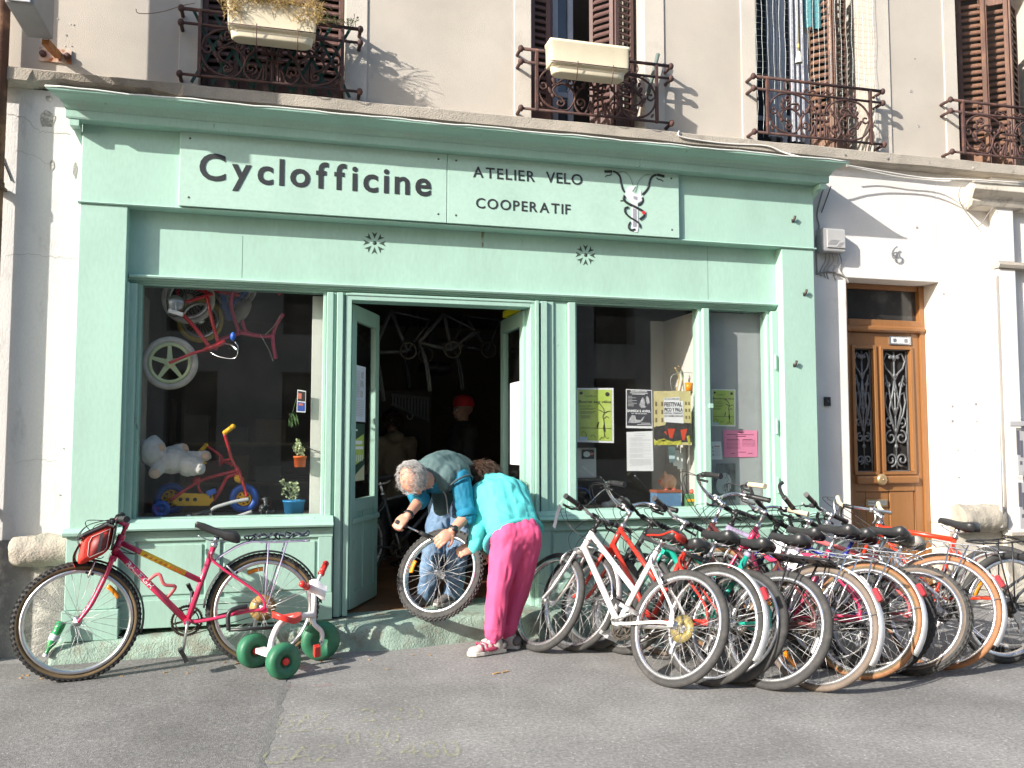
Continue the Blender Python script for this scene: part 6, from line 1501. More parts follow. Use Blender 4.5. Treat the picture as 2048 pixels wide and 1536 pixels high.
y0 = .30
kb = thing('child_bicycle', 'red child bicycle hung upside down in the left window, with pale five spoke wheel', 'child bicycle', tuple(at(340, 726, y0)))
ring_wheel(kb, 'front_wheel', 340, 726, y0, .180, .046, CREAMT, KPALE, 5)
ring_wheel(kb, 'rear_wheel', 377, 598, y0+.10, .175, .040, CREAMT, ALU, 24)
g = MB(); tube_at(g, [(451,684,y0-.02),(408,700,y0-.02)], .017); tube_at(g, [(436,684,y0-.02),(424,640,y0-.02),(412,585,y0),(408,560,y0+.02)], .0125); tube_at(g, [(418,692,y0-.02),(390,655,y0-.02),(360,624,y0-.03)], .0135); tube_at(g, [(350,606,y0-.01),(371,604,y0-.02),(425,588,y0)], .012); tube_at(g, [(350,606,y0),(362,560,y0+.05)], .009); tube_at(g, [(425,588,y0),(380,575,y0+.06)], .009)
obj('frame', g, KRED, kb)
for dy in (-.05, .05):
    g = MB(); tube_at(g, [(410,700,y0-.02+dy*.6),(385,707,y0+dy),(338,726,y0+dy)], .010); obj('fork_blade', g, KRED, kb)
g = MB(); c = at(351, 606, y0-.05); g.lathe([(.0,-.004),(.052,-.004),(.055,.0),(.052,.004),(0,.004)], c, YAX, 26); obj('chainring', g, ALU, kb)
g = MB(); tube_at(g, [(333,600,y0-.06),(340,630,y0-.06),(362,628,y0-.06),(371,600,y0-.06),(370,565,y0-.06),(338,560,y0-.06)], .004); obj('chain', g, GREASE, kb)
g = MB(); tube_at(g, [(351,606,y0-.06),(352,626,y0-.075)], .007); p = at(352, 626, y0-.10); g.obox(p, (.045,0,-.012), (0,.03,0), (.004,0,.012)); obj('pedal', g, WHITEP, kb)
g = MB(); tube_at(g, [(446,686,y0-.02),(462,690,y0-.12),(474,700,y0-.16)], .008); tube_at(g, [(446,686,y0-.02),(455,690,y0+.1),(460,700,y0+.16)], .008); tube_at(g, [(420,704,y0-.04),(440,714,y0-.08),(470,716,y0-.12),(476,695,y0-.14),(470,684,y0-.14)], .003); obj('handlebar', g, CHROME, kb)
g = MB(); p = at(466, 673, y0-.14); g.ell(p, (.018,.03,.030)); obj('grip', g, KBLUE, kb)
pk = thing('spare_frame', 'pink child bicycle frame hung beside the upside down red one', 'bicycle frame', tuple(at(545, 672, .6)))
g = MB(); tube_at(g, [(478,664,.6),(520,672,.6),(545,672,.6)], .016); tube_at(g, [(484,640,.6),(494,665,.6),(520,672,.6)], .013); tube_at(g, [(430,700,.62),(440,680,.62),(480,666,.6)], .015); tube_at(g, [(478,664,.6),(462,610,.62),(470,570,.62)], .014); obj('frame', g, KPINK, pk)
g = MB(); tube_at(g, [(566,628,.6),(552,650,.6),(546,672,.6),(548,698,.6),(552,718,.6)], .014); obj('fork', g, KPINK, pk)
g = MB(); tube_at(g, [(530,670,.58),(550,650,.58),(560,632,.58)], .003); tube_at(g, [(520,668,.58),(538,700,.58),(546,722,.58)], .003); obj('cable', g, CREAMT, pk)
xk = thing('child_bicycle', 'blue child bicycle hanging behind the red one at the top of the left window', 'child bicycle', tuple(at(450, 600, .85)))
ring_wheel(xk, 'wheel', 470, 575, .9, .16, .040, CREAMT, WHITEP, 5); ring_wheel(xk, 'wheel', 400, 640, .95, .17, .038, M('amber_tyre', (.50,.36,.06), .7), ALU, 24)
g = MB(); tube_at(g, [(440,560,.85),(450,610,.85),(460,640,.85)], .022); tube_at(g, [(455,620,.85),(500,575,.85),(530,562,.85)], .014); obj('frame', g, KBLUE, xk)
g = MB(); p = at(485, 622, .84); g.ell(p, (.05,.05,.10), Matrix.Rotation(.5, 3, 'Y')); obj('saddle', g, M('grey_saddle', (.35,.33,.30), .6), xk)
yk = thing('scooter_frame', 'dark red scooter tubes hanging at the top of the left window', 'scooter', tuple(at(540, 575, .9)))
g = MB(); tube_at(g, [(395,555,.8),(430,580,.8),(480,590,.8)], .016); tube_at(g, [(520,560,.8),(545,575,.8),(560,590,.8)], .014); obj('frame', g, KRED, yk)
yb = thing('yellow_lamp', 'yellow plastic lamp shade at the top right of the left window', 'lamp', tuple(at(602, 576, .3))); a = at(590, 560, .30); b = at(617, 583, .30)
g = MB(); g.box(a.x, b.x, .29, .36, b.z, a.z+.06); obj('shade', g, M('bright_yellow', (.85,.72,.02), .4), yb, bevel=.01)
# toy bicycle with training wheels
y1 = .40; tb = thing('toy_bicycle', 'red toy bicycle with blue tyres and yellow chain guard on the left window bed', 'toy bicycle', tuple(at(410, 1030, y1)))
c = at(340, 998, y1+.04); ring_wheel(tb, 'rear_wheel', 342, 996, y1+.05, .105, .05, KBLUE, KYEL, 8); ring_wheel(tb, 'front_wheel', 488, 997, y1, .100, .052, KBLUE, KYEL, 8); ring_wheel(tb, 'training_wheel', 322, 1018, y1-.08, .058, .035, KBLUE, KBLUE, 6)
g = MB(); q = [at(u, v, y1-.03) for u, v in ((343,990),(362,986),(424,988),(428,1000),(418,1012),(352,1012),(342,1003))]; o = q[0]; g.prism([(p.x-o.x, p.z-o.z) for p in q], o, (1,0,0), (0,0,1), (0,.012,0)); cg = obj('chain_guard', g, KYEL, tb, bevel=.004)
for u in (361, 375, 390): g = MB(); p = at(u, 999, y1-.032); g.lathe([(0,-.001),(.013,-.001),(.013,.003)], p, YAX, 14); obj('hole', g, HOLE, cg)
g = MB(); tube_at(g, [(340,1001,y1-.04),(370,980,y1-.02),(400,962,y1),(430,952,y1),(475,941,y1)], .012); tube_at(g, [(478,948,y1),(455,955,y1),(438,985,y1),(424,1003,y1)], .013); tube_at(g, [(396,965,y1),(398,978,y1),(408,996,y1)], .009); p = at(394, 962, y1); g.ell(p, (.03,.02,.03)); obj('frame', g, KRED, tb)
g = MB(); tube_at(g, [(479,945,y1-.02),(487,970,y1-.04),(494,993,y1-.05)], .010); tube_at(g, [(473,935,y1),(480,952,y1)], .018); obj('fork', g, KRED, tb)
g = MB(); p = at(478, 958, y1); g.ell(p, (.038,.03,.028), Matrix.Rotation(.6, 3, 'Y')); obj('front_fender', g, KYEL, tb)
g = MB(); tube_at(g, [(474,938,y1),(462,915,y1-.05),(457,895,y1-.09),(449,868,y1-.12)], .0105); tube_at(g, [(470,930,y1),(446,922,y1+.06),(440,910,y1+.1),(412,891,y1+.14)], .0105); tube_at(g, [(440,912,y1+.09),(448,920,y1),(460,918,y1-.04)], .008); tube_at(g, [(440,912,y1+.09),(440,930,y1+.06),(446,922,y1)], .008); obj('handlebar', g, KRED, tb)
for (pa, pb) in (((450,865,y1-.12),(466,853,y1-.13)),((398,906,y1+.14),(412,891,y1+.14))):
    g = MB(); a, b = at(*pa), at(*pb); g.tube([a, b], .016, 10); g.ell(b, .018); g.ell(a, .017); obj('grip', g, KYEL, tb)
g = MB(); p = at(388, 926, y1+.02); g.ell(p, (.085,.05,.02)); obj('saddle', g, KYEL, tb)
g = MB(); p = at(423, 984, y1-.07); g.obox(p, (.028,0,.01), (0,.03,0), (-.006,0,.016)); tube_at(g, [(420,996,y1-.05),(424,985,y1-.06)], .006); obj('pedal', g, KBLUE, tb, bevel=.006)
def blob(name, prims, mat, parent=None, voxel=.008, smooth=4, wr=None, **kw):
    """one continuous skin over overlapping limbs and ellipsoids (voxel remesh)"""
    g = MB()
    for p in prims:
        if p[0] == 'c': g.cap(*p[1:5])
        else: g.ell(p[1], p[2], p[3] if len(p) > 3 else None, 16, 10)
    me = g.mesh('tmp'); o = bpy.data.objects.new('tmp', me); COL.objects.link(o)
    r = o.modifiers.new('r', 'REMESH'); r.mode = 'VOXEL'; r.voxel_size = voxel; r.use_smooth_shade = True
    s = o.modifiers.new('s', 'SMOOTH'); s.iterations = smooth; s.factor = .5
    dg = bpy.context.evaluated_depsgraph_get(); dg.update()
    nm = bpy.data.meshes.new_from_object(o.evaluated_get(dg)); bpy.data.objects.remove(o)
    nm.name = name
    base = ORG.get(parent.name, V((0,0,0))) if parent else V((0,0,0))
    org = V(kw.pop('org')) if 'org' in kw else base
    if wr:
        amp, sc, st = wr; ns = [v.normal.copy() for v in nm.vertices]
        for v, n in zip(nm.vertices, ns):
            q = V((v.co.x*st[0], v.co.y*st[1], v.co.z*st[2]))*sc
            d = noise.noise(q)*.65 + (abs(noise.noise(q*2.1 + V((3,1,7))))-.25)*.7
            v.co += n*d*amp
    for v in nm.vertices: v.co -= org
    nm.polygons.foreach_set('use_smooth', [True]*len(nm.polygons))
    ob = bpy.data.objects.new(name, nm); link(ob, parent); ob.location = org - base; ORG[ob.name] = org
    nm.materials.clear()
    for m_ in (mat if isinstance(mat, list) else [mat]): nm.materials.append(m_)
    return tag(ob, **kw)
PLUSH = M('white_plush', (.62,.60,.57), .95, var=.12, vs=14, bump=1.0, bs=120); PLUSHP = M('peach_plush', (.62,.44,.32), .9, var=.1, bump=.8, bs=120)
bear = thing('teddy_bear', 'white plush teddy bear lying face down across the toy bicycle', 'teddy bear', tuple(at(345, 940, .29)))
BO = -.07
def ep(u, v, y, r, rot=None): return ('e', at(u, v, y+(BO if u < 500 else 0)), r, rot)
blob('body', [ep(305,903,.34,(.088,.085,.095)), ep(345,922,.36,(.115,.09,.085)), ep(378,930,.36,(.095,.08,.065)), ('c', at(375,915,.35), at(412,912,.33), .045, .036), ('c', at(375,938,.28), at(398,937,.25), .052, .045), ('c', at(340,905,.35), at(365,898,.35), .045, .040), ('c', at(325,930,.26), at(310,945,.235), .048, .042), ep(308,880,.36,(.035,.03,.035)), ep(286,888,.36,(.035,.03,.035))], PLUSH, bear, .010, 2, (.008, 34, (1,1,1)))
for (u, v, y, r) in ((309,947,.205,.034),(412,912,.30,.028),(368,897,.325,.030),(322,895,.215,.026)): g = MB(); g.ell(at(u, v, y), (r, r*.5, r)); obj('plush_pad', g, PLUSHP, bear)
# chrome suspension fork lying on the window bed
sf_ = thing('suspension_fork', 'silver suspension fork lying along the left window bed', 'bicycle fork', tuple(at(450, 1028, .26)))
g = MB(); tube_at(g, [(498,998,.27),(470,1003,.27),(445,1010,.27),(428,1016,.27),(420,1024,.27),(424,1033,.27),(440,1037,.27),(470,1034,.25),(504,1023,.25)], .012); obj('legs', g, M('fork_silver', (.60,.60,.60), .25, .3, coat=.5), sf_)
g = MB(); tube_at(g, [(422,1022,.27),(380,1032,.27)], .017); obj('steerer', g, DARKGREY, sf_); g = MB(); tube_at(g, [(382,1032,.27),(372,1034,.27)], .018); obj('crown_race', g, ALU, sf_)
pump_ = thing('frame_pump', 'black frame pump lying beside the silver fork in the left window', 'pump', tuple(at(355, 1035, .25))); g = MB(); tube_at(g, [(330,1034,.25),(374,1035,.25)], .013); obj('barrel', g, BLACKP, pump_)
hb = thing('hub_parts', 'small heap of metal hub parts at the right of the toy bicycle', 'spare parts', tuple(at(530, 1025, .30))); g = MB()
for (u, v, r) in ((531,1005,.022),(528,1017,.020),(540,1024,.022),(524,1027,.018)): p = at(u, v, .30); g.lathe([(0,-.03),(r,-.03),(r*.6,-.015),(r*.6,.015),(r,.03),(0,.03)], p, (random.uniform(-1,1),random.uniform(-1,1),random.uniform(-1,1)), 12)
obj('hub', g, DARKGREY, hb, kind='stuff')
# pots and cards at the right of the left window
def pot(name, label, u, v0, v1, w, y, mat, seed, leafmat, hgt):
    a = at(u, v0, y); b = at(u, v1, y); r = thing(name, label, 'plant pot', (b.x, y, b.z)); g = MB(); g.lathe([(0,b.z),(w*.42,b.z),(w*.5,a.z-.012),(w*.53,a.z-.012),(w*.53,a.z),(w*.45,a.z),(w*.4,a.z-.02),(0,a.z-.02)], (a.x, y, 0), (0,0,1), 18); obj('pot', g, mat, r)
    rng = random.Random(seed); g = MB()
    for k in range(9):
        b_ = V((a.x + rng.gauss(0,.012), y, a.z-.01)); tip = b_ + V((rng.gauss(-.025,.03), rng.gauss(-.01,.02), hgt*rng.uniform(.5,1.1))); st = spline([b_, (b_+tip)/2 + V((rng.gauss(0,.012),0,.01)), tip], 4); g.tube(st, .0018, 4)
        for q_ in st[2:]:
            for s in range(2): d = V((rng.gauss(0,1), rng.gauss(-.4,.6), rng.gauss(.1,.5))).normalized(); l = rng.uniform(.014,.026); w_ = d.cross(V((0,1,0))).normalized()*l*.35; g.add([q_, q_+d*l*.5+w_, q_+d*l, q_+d*l*.5-w_], [(0,1,2,3)])
    obj('foliage', g, leafmat, r); return r
PALEL = M('pale_leaf', (.34,.40,.22), .7, var=.25, vs=30)
pot('flower_pot', 'bright blue pot with pale plant standing on the left window bed', 588, 1000, 1030, .145, .30, M('pot_blue', (.02,.22,.50), .4, var=.1), 21, PALEL, .13)
pot('flower_pot', 'small orange pot with succulent hung on the left window glass', 600, 912, 934, .085, .215, M('pot_orange', (.75,.13,.02), .5), 22, PALEL, .12)
g = MB(); rng = random.Random(9)
for k in range(12):
    b_ = at(585 + rng.uniform(-6,8), 826, .23); tip = b_ + V((rng.gauss(0,.02), 0, -rng.uniform(.05,.11))); d = (tip-b_); w_ = V((.006,0,0)); g.add([b_, b_+d*.5+w_, tip, b_+d*.5-w_], [(0,1,2,3)])
tube_at(g, [(585,826,.23),(592,800,.23),(600,785,.23)], .0015, 4); obj('hanging_plant', g, LEAFG, None, label='drooping green leaves hung on the right of the left window glass', cat='plant')
r, m = sheet('postcard', 'blue and white photo card with orange flower on the left window glass', ((595,779),(612,782),(611,825),(593,824)), .20, PAPER, 'postcard')
pr_bars(r, m, [(.08,.92,.05,.50)], M('dark_photo', (.05,.04,.04), .5), .001); pr_bars(r, m, [(.08,.92,.55,.95)], M('card_blue', (.05,.10,.40), .5), .001); pr_bars(r, m, [(.1,.5,.15,.4),(.2,.7,.6,.7)], M('salmon_print', (.65,.2,.15)), .002)
for s in (0, 1):
    c_ = [('thin wire hook from the left window to the pale side board, upper strand', (612,897,.22),(640,903,.243)),('thin wire hook from the left window to the pale side board, lower strand', (612,892,.22),(642,908,.243))][s]
    g = MB(); tube_at(g, [c_[1], c_[2]], .0015, 4); obj('wire', g, CABLE_B, None, label=c_[0], cat='wire')
# ------------------------------------------------------------------ right shop window display
pg = thing('piggy_bank', 'pink clay piggy bank standing on the blue box', 'piggy bank', tuple(at(1336, 979, .34)))
SK = M('pig_pink', (.66,.34,.23), .5, var=.15, vs=20); PR = M('pig_red', (.55,.12,.07), .5)
c = at(1336, 963, .34); blob('body', [('e', c, (.070,.055,.058)), ('e', c+V((-.055,-.02,.0)), (.030,.030,.030)), ('c', c+V((-.03,-.02,-.04)), c+V((-.03,-.02,-.062)), .016,.015), ('c', c+V((.035,-.02,-.04)), c+V((.035,-.02,-.062)), .016,.015), ('c', c+V((-.035,-.02,.04)), c+V((-.045,-.03,.075)), .016,.008), ('c', c+V((-.015,.02,.045)), c+V((-.01,.02,.075)), .014,.008)], SK, pg, .006, 3)
for d in ((-.08,-.03,.0),(-.03,-.03,-.062),(.035,-.03,-.062)): g = MB(); g.ell(c+V(d), (.018,.014,.016)); obj('painted_tip', g, PR, pg)
bb_ = thing('box', 'blue box with brown lid under the piggy bank in the right window', 'box', tuple(at(1337, 1020, .34))); a = at(1312, 986, .30); b = at(1362, 1022, .30); b.z = max(b.z-.02, .822)
g = MB(); g.box(a.x, b.x, .29, .41, .822, a.z); obj('body', g, M('box_blue', (.10,.20,.36), .6, var=.1), bb_, bevel=.003); g = MB(); g.box(a.x-.004, b.x+.004, .286, .414, a.z, a.z+.022); obj('lid', g, M('box_lid_brown', (.30,.09,.05), .5), bb_, bevel=.003)
wb_ = thing('computer_case', 'grey white computer box with a dark sticker at the left of the right window', 'computer', tuple(at(1170, 955, .34))); a = at(1150, 896, .30); b = at(1193, 956, .30)
g = MB(); g.box(a.x-.06, b.x, .30, .52, b.z, a.z); obj('case', g, M('computer_beige', (.60,.585,.56), .5, var=.06), wb_, bevel=.006)
g = MB(); a2 = at(1164, 899, .29); b2 = at(1189, 918, .29); g.box(a2.x, b2.x, .297, .2995, b2.z, a2.z); st = obj('sticker', g, INK, wb_); g = MB(); g.ell(((a2.x*.6+b2.x*.4), .297, (a2.z+b2.z)/2), (.028,.0015,.022)); obj('sticker_print', g, PAPER, st); g = MB(); g.ell((b2.x-.02, .297, (a2.z+b2.z)/2+.004), (.018,.0015,.010)); obj('sticker_print', g, M('salmon_print', (.65,.2,.15)), st)
g = MB(); a2 = at(1150, 956, .30); g.box(a2.x-.06, b.x+.05, .28, .60, a2.z-.022, a2.z-.003); obj('shelf', g, DARKW, None, label='small dark shelf carrying the computer box in the right window', cat='shelf')
blobw = blob('soft_toy', [ep(1232,1006,.36,(.06,.05,.035)), ep(1212,1010,.36,(.035,.035,.03)), ep(1250,1003,.36,(.04,.03,.03))], PLUSH, None, .010, 2, (.010, 40, (1,1,1)), label='small white fluffy toy on the right window bed behind the handlebars', cat='soft toy')
for k, (pts, mt, lb_) in enumerate((([(1200,953,.29),(1215,972,.27),(1200,985,.26),(1185,1000,.26),(1175,1010,.27)], CABLE_W, 'white power lead hanging from the computer box'), ([(1150,975,.3),(1170,978,.3),(1180,990,.3),(1188,1005,.3)], M('blue_cable', (.02,.10,.45), .5), 'blue cable under the computer box'), ([(1215,972,.27),(1235,990,.27),(1250,998,.28)], CABLE_B, 'black lead running along the right window bed'))):
    g = MB(); tube_at(g, pts, .004, 6); obj('cable', g, mt, None, label=lb_, cat='cable')
oc = thing('hanging_basket', 'clear hanging holder with an orange cup and dried grasses at the right window', 'basket', tuple(at(1375, 780, .32))); a = at(1371, 765, .28); b = at(1388, 783, .28)
g = MB(); g.lathe([(0,b.z),(.022,b.z),(.030,a.z),(.027,a.z),(.020,b.z+.004),(0,b.z+.004)], ((a.x+b.x)/2, .30, 0), (0,0,1), 16); obj('cup', g, M('orange_cup', (.80,.28,.02), .3), oc)
g = MB(); tube_at(g, [(1343,782,.28),(1345,750,.28),(1390,748,.28),(1392,780,.28)], .002, 4); tube_at(g, [(1343,782,.28),(1390,783,.28)], .002, 4); obj('wire_frame', g, STEEL, oc)
for (q_, mt) in (([(1352,785,.30),(1358,755,.30),(1350,735,.28)], STRAW), ([(1360,785,.30),(1366,750,.30),(1356,732,.28)], M('dry_brown', (.25,.15,.08), .8)), ([(1368,784,.30),(1365,755,.30),(1362,742,.28)], PALEL)): g = MB(); tube_at(g, q_, .006, 5); obj('dried_stem', g, mt, oc)
for k, (u, v) in enumerate(((1336,905),(1344,912),(1352,918))):
    sheet('leaflet', ['pale blue leaflet on the right window rack, leftmost of three','white leaflet in the middle of the right window rack','white leaflet at the right of the right window rack'][k], ((u,v-12),(u+14,v-12),(u+14,v+20),(u+3,v+20)), .36 + .01*k, [M('pale_blue_print', (.55,.68,.78)), PAPER, PAPER][k], 'leaflet')
g = MB(); a = at(1362, 895, .42); b = at(1392, 1020, .42); g.box(a.x, a.x+.03, .40, .42, .822, a.z); g.box(a.x+.07, a.x+.085, .43, .45, .822, a.z); obj('display_rack', g, WHITEB, None, label='white wooden rack strips below the festival poster', cat='rack', kind=None)
tn = thing('tin', 'small tin with green and yellow label beside the blue box', 'tin', tuple(at(1383, 1012, .30))); a = at(1371, 988, .29); b = at(1392, 1008, .29); g = MB(); g.box(a.x, b.x, .28, .34, .822, a.z); obj('body', g, M('tin_green', (.10,.25,.12), .4), tn, bevel=.003); g = MB(); g.box(a.x+.004, b.x-.004, .277, .2795, b.z+.02, b.z+.04); obj('label_band', g, KYEL, tn); g = MB(); g.ell(((a.x+b.x)/2+.02, .31, a.z+.015), (.022,.02,.022)); obj('figure', g, PR, tn)
# ------------------------------------------------------------------ inside the doorway
yb2 = thing('yellow_box', 'yellow box clipped to the top of the right door leaf', 'box', tuple(at(1022, 625, .60))); g = MB(); a, b = at(1009, 630, .62), at(1038, 619, .45); g.obox((a+b)/2, (b-a)/2, V((.02,.02,0)), V((0,0,.024))); obj('body', g, M('bright_yellow', (.85,.72,.02)), yb2, bevel=.004)
tbw = thing('tool_board', 'dark tool board with rows of spanners on the back wall of the workshop', 'tool board', tuple(at(800, 890, 3.2))); a = at(735, 780, 3.2); b = at(862, 905, 3.2)
g = MB(); g.box(a.x, b.x, 3.2, 3.24, b.z, a.z); obj('board', g, DARKW, tbw, bevel=.004)
for k in range(12):
    u = 786 + k*6.3; g = MB(); p = at(u, 790 + k*.6, 3.19); l = .10 + .012*k; g.box(p.x-.008, p.x+.008, 3.185, 3.198, p.z-l, p.z); g.lathe([(.008,-.006),(.018,-.006),(.018,.006),(.008,.006)], (p.x, 3.19, p.z), YAX, 12, closed=True); g.lathe([(.008,-.006),(.018,-.006),(.018,.006),(.008,.006)], (p.x, 3.19, p.z-l), YAX, 12, closed=True); obj('spanner', g, M('spanner_steel', (.22,.22,.22), .5, .3), tbw)
for (u, v) in ((785,833),(785,843),(820,833)): g = MB(); p = at(u, v, 3.18); g.lathe([(.022,-.005),(.034,-.005),(.034,.005),(.022,.005)], p, YAX, 16, closed=True, arc=(0, 4.4)); obj('spanner', g, M('spanner_bright', (.6,.6,.58), .4, .2), tbw)
def hung_frame(label, pts, y, mat):
    r = thing('spare_frame', label, 'bicycle frame', tuple(at(pts[0][0], pts[0][1], y)), 'bicycle frames hung under the workshop ceiling')
    A, B_, C_, D_ = [at(u, v, y) for u, v in pts]
    g = MB(); g.tube([A, B_], .017, 8); g.tube([B_, C_], .017, 8); g.tube([A, C_], .016, 8); g.tube([C_, D_], .009, 8); g.tube([A, D_], .009, 8); obj('frame', g, mat, r)
    g = MB(); p = B_; g.tube(spline([p, p + V((.06,.05,-.16)), p + V((.10,.05,-.42))], 4), .010, 6); g.tube(spline([p, p + V((.06,-.05,-.16)), p + V((.10,-.05,-.42))], 4), .010, 6); obj('fork', g, mat, r); g = MB(); g.lathe([(.06,-.004),(.08,-.004),(.08,.004),(.06,.004)], C_ + V((0,-.05,0)), YAX, 24, closed=True); obj('chainring', g, GREASE, r)
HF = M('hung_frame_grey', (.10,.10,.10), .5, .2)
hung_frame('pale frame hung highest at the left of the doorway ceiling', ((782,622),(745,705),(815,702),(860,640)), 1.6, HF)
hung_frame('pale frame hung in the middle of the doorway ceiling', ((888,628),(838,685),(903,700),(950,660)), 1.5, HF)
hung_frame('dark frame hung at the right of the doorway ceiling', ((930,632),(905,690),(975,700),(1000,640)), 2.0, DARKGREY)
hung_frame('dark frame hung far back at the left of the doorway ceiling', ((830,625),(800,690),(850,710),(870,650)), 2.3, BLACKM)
sdt = thing('saddle', 'loose black saddle hung under the workshop ceiling', 'saddle', tuple(at(905, 690, 1.7))); g = MB(); g.ell(at(905, 690, 1.7), (.14,.08,.06)); g.ell(at(940, 672, 1.7), (.12,.03,.03), Matrix.Rotation(-.5, 3, 'Y')); obj('cover', g, SADDLE, sdt)
for k, (u, v, l) in enumerate(((862,736,'left of two helmets hanging in the dark workshop'),(882,738,'right of two helmets hanging in the dark workshop'))): h_ = thing('helmet', l, 'helmet', tuple(at(u, v, 2.6))); g = MB(); g.ell(at(u, v, 2.6), (.13,.16,.07)); obj('shell', g, BLACKP, h_)
wbn = thing('workbench', 'dark workbench at the back of the workshop', 'workbench', (.9, 3.0, .17)); g = MB(); g.box(-.2, 1.6, 2.9, 3.5, .95, 1.0); obj('bench_top', g, DARKW, wbn); 
for x in (-.15, 1.55): g = MB(); g.box(x-.04, x+.04, 2.95, 3.03, .168, .95); obj('leg', g, DARKW, wbn)
dk = bicycle(dict(label='dark bicycle standing inside the workshop behind the left door leaf', frame_mat=DARKGREY, tt=.9, bar='flat', tread=RUBBER, side=RUBBER, rim=ALU, R=.33, at=(.55,1.35), head=20, lean=2))[0]; dk.location.z = .168
# shelves seen through the left window
shf = thing('shelf_unit', 'dark shelving with boxes at the back of the left window', 'shelf', (-.3, 2.2, .17))
for z in (.55, .95, 1.30): g = MB(); g.box(-.9, .45, 2.1, 2.5, z, z+.03); obj('shelf', g, M('shelf_wood', (.16,.12,.07), .7, var=.2), shf)
for x in (-.9, .45): g = MB(); g.box(x-.02, x+.02, 2.1, 2.5, .168, 1.7); obj('side', g, DARKW, shf)
BX = {.58: [('brown',0,.24,.22),('black',.28,.18,.15),('red',.52,.22,.24),('grey',.80,.24,.17)], .98: [('red',.02,.30,.20),('brown',.38,.16,.24),('grey',.60,.22,.13)], 1.33: [('grey',0,.20,.24),('black',.26,.28,.14),('brown',.60,.26,.20)]}
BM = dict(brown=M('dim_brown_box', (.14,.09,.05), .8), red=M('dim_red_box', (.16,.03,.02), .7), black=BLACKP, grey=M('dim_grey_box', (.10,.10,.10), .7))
for z, bs_ in BX.items():
    for cn, x, w, h in bs_:
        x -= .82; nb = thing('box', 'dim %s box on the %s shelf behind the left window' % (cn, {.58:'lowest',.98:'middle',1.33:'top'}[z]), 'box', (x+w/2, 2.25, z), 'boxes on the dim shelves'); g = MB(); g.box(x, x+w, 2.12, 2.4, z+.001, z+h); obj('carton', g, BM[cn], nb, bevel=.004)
# ------------------------------------------------------------------ the facade across the street (only its reflection shows)
OPW = M('far_facade_plaster', (.52,.48,.42), .9, var=.1, vs=.6)
ob_ = thing('opposite_building', 'pale facade across the street, faintly mirrored in the shop windows', 'building', (2, -15, 0))
g = MB(); xs_ = [-13 + 2.6*k for k in range(13)]
def facade(g):
    z_rows = [(.0,.9),(3.0,3.9),(6.2,7.0),(9.0,10.2)]
    for z0_, z1_ in z_rows: g.box(-14, 20, -15.6, -15, z0_, z1_)
    for zl, zh in ((.9,3.0),(3.9,6.2),(7.0,9.0)):
        x = -14
        for xx in xs_: g.box(x, xx, -15.6, -15, zl, zh); x = xx + 1.15
        g.box(x, 20, -15.6, -15, zl, zh)
facade(g); obj('wall', g, OPW, ob_)
g = MB(); g.box(-13.9, 19.9, -15.75, -15.62, 0, 10); obj('window_backing', g, DROOM, ob_)
g = MB(); g.box(-60, 60, -15.0, -12.6, -.3, -.02); obj('far_pavement', g, ASPH, kind='structure')
# ------------------------------------------------------------------ people
SKIN = M('skin', (.56,.30,.21), .5, var=.10, vs=12, bump=.15, bs=180, col2=(.62,.27,.19), c2s=9, c2lo=.45, c2hi=.7)
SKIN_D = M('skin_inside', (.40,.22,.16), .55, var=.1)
GREYHAIR = M('grey_hair', (.42,.41,.40), .55, var=.3, vs=40); BROWNHAIR = M('brown_hair', (.075,.04,.025), .45, var=.4, vs=40)
VEST = M('vest_grey_teal', (.085,.145,.148), .75, var=.12, vs=7, bump=.35, bs=160); VESTD = M('vest_lining', (.05,.065,.08), .8, var=.1)
SHIRT = M('shirt_petrol_blue', (.004,.17,.29), .75, var=.12, vs=9, bump=.3, bs=200)
JEANS = M('denim', (.12,.20,.32), .85, var=.28, vs=6, bump=.35, bs=260, col2=(.21,.30,.42), c2s=5, c2lo=.45, c2hi=.7)
SWEAT = M('sweatshirt_turquoise', (.10,.58,.58), .9, var=.05, vs=8, bump=.25, bs=260)
PANTS = M('jogging_pink', (.70,.095,.235), .9, var=.06, vs=7, bump=.25, bs=260)
SHOEW = M('trainer_white', (.55,.50,.46), .7, var=.1, vs=20); SHOEP = M('trainer_pink', (.42,.06,.12), .7); SHOED = M('trainer_grey', (.13,.12,.115), .8, var=.2); SOLE = M('sole_white', (.60,.57,.52), .7, var=.1)
def frame_rot(fwd, up):
    up = V(up).normalized(); fwd = V(fwd); fwd = (fwd - up*fwd.dot(up)).normalized(); left = up.cross(fwd)
    return Matrix((fwd, left, up)).transposed(), fwd, left, up
def head_prims(c, fwd, up, k=1.0):
    R_, f, l, u_ = frame_rot(fwd, up); E_ = lambda a, r: ('e', V(c) + (f*a[0] + l*a[1] + u_*a[2])*k, V(r)*k, R_)
    return [E_((-.008,0,.025), (.098,.076,.085)), E_((.035,0,-.045), (.055,.055,.062)), E_((.045,0,-.085), (.030,.032,.022)), E_((.088,0,-.018), (.020,.014,.024)), E_((.098,0,-.032), (.014,.015,.010)), E_((.075,.030,.018), (.020,.022,.010)), E_((.075,-.030,.018), (.020,.022,.010)), E_((.082,0,-.064), (.012,.024,.010)),
            E_((-.005,.078,-.018), (.018,.008,.030)), E_((-.005,-.078,-.018), (.018,.008,.030)), E_((-.010,.082,-.010), (.014,.010,.018)), E_((-.010,-.082,-.010), (.014,.010,.018))]
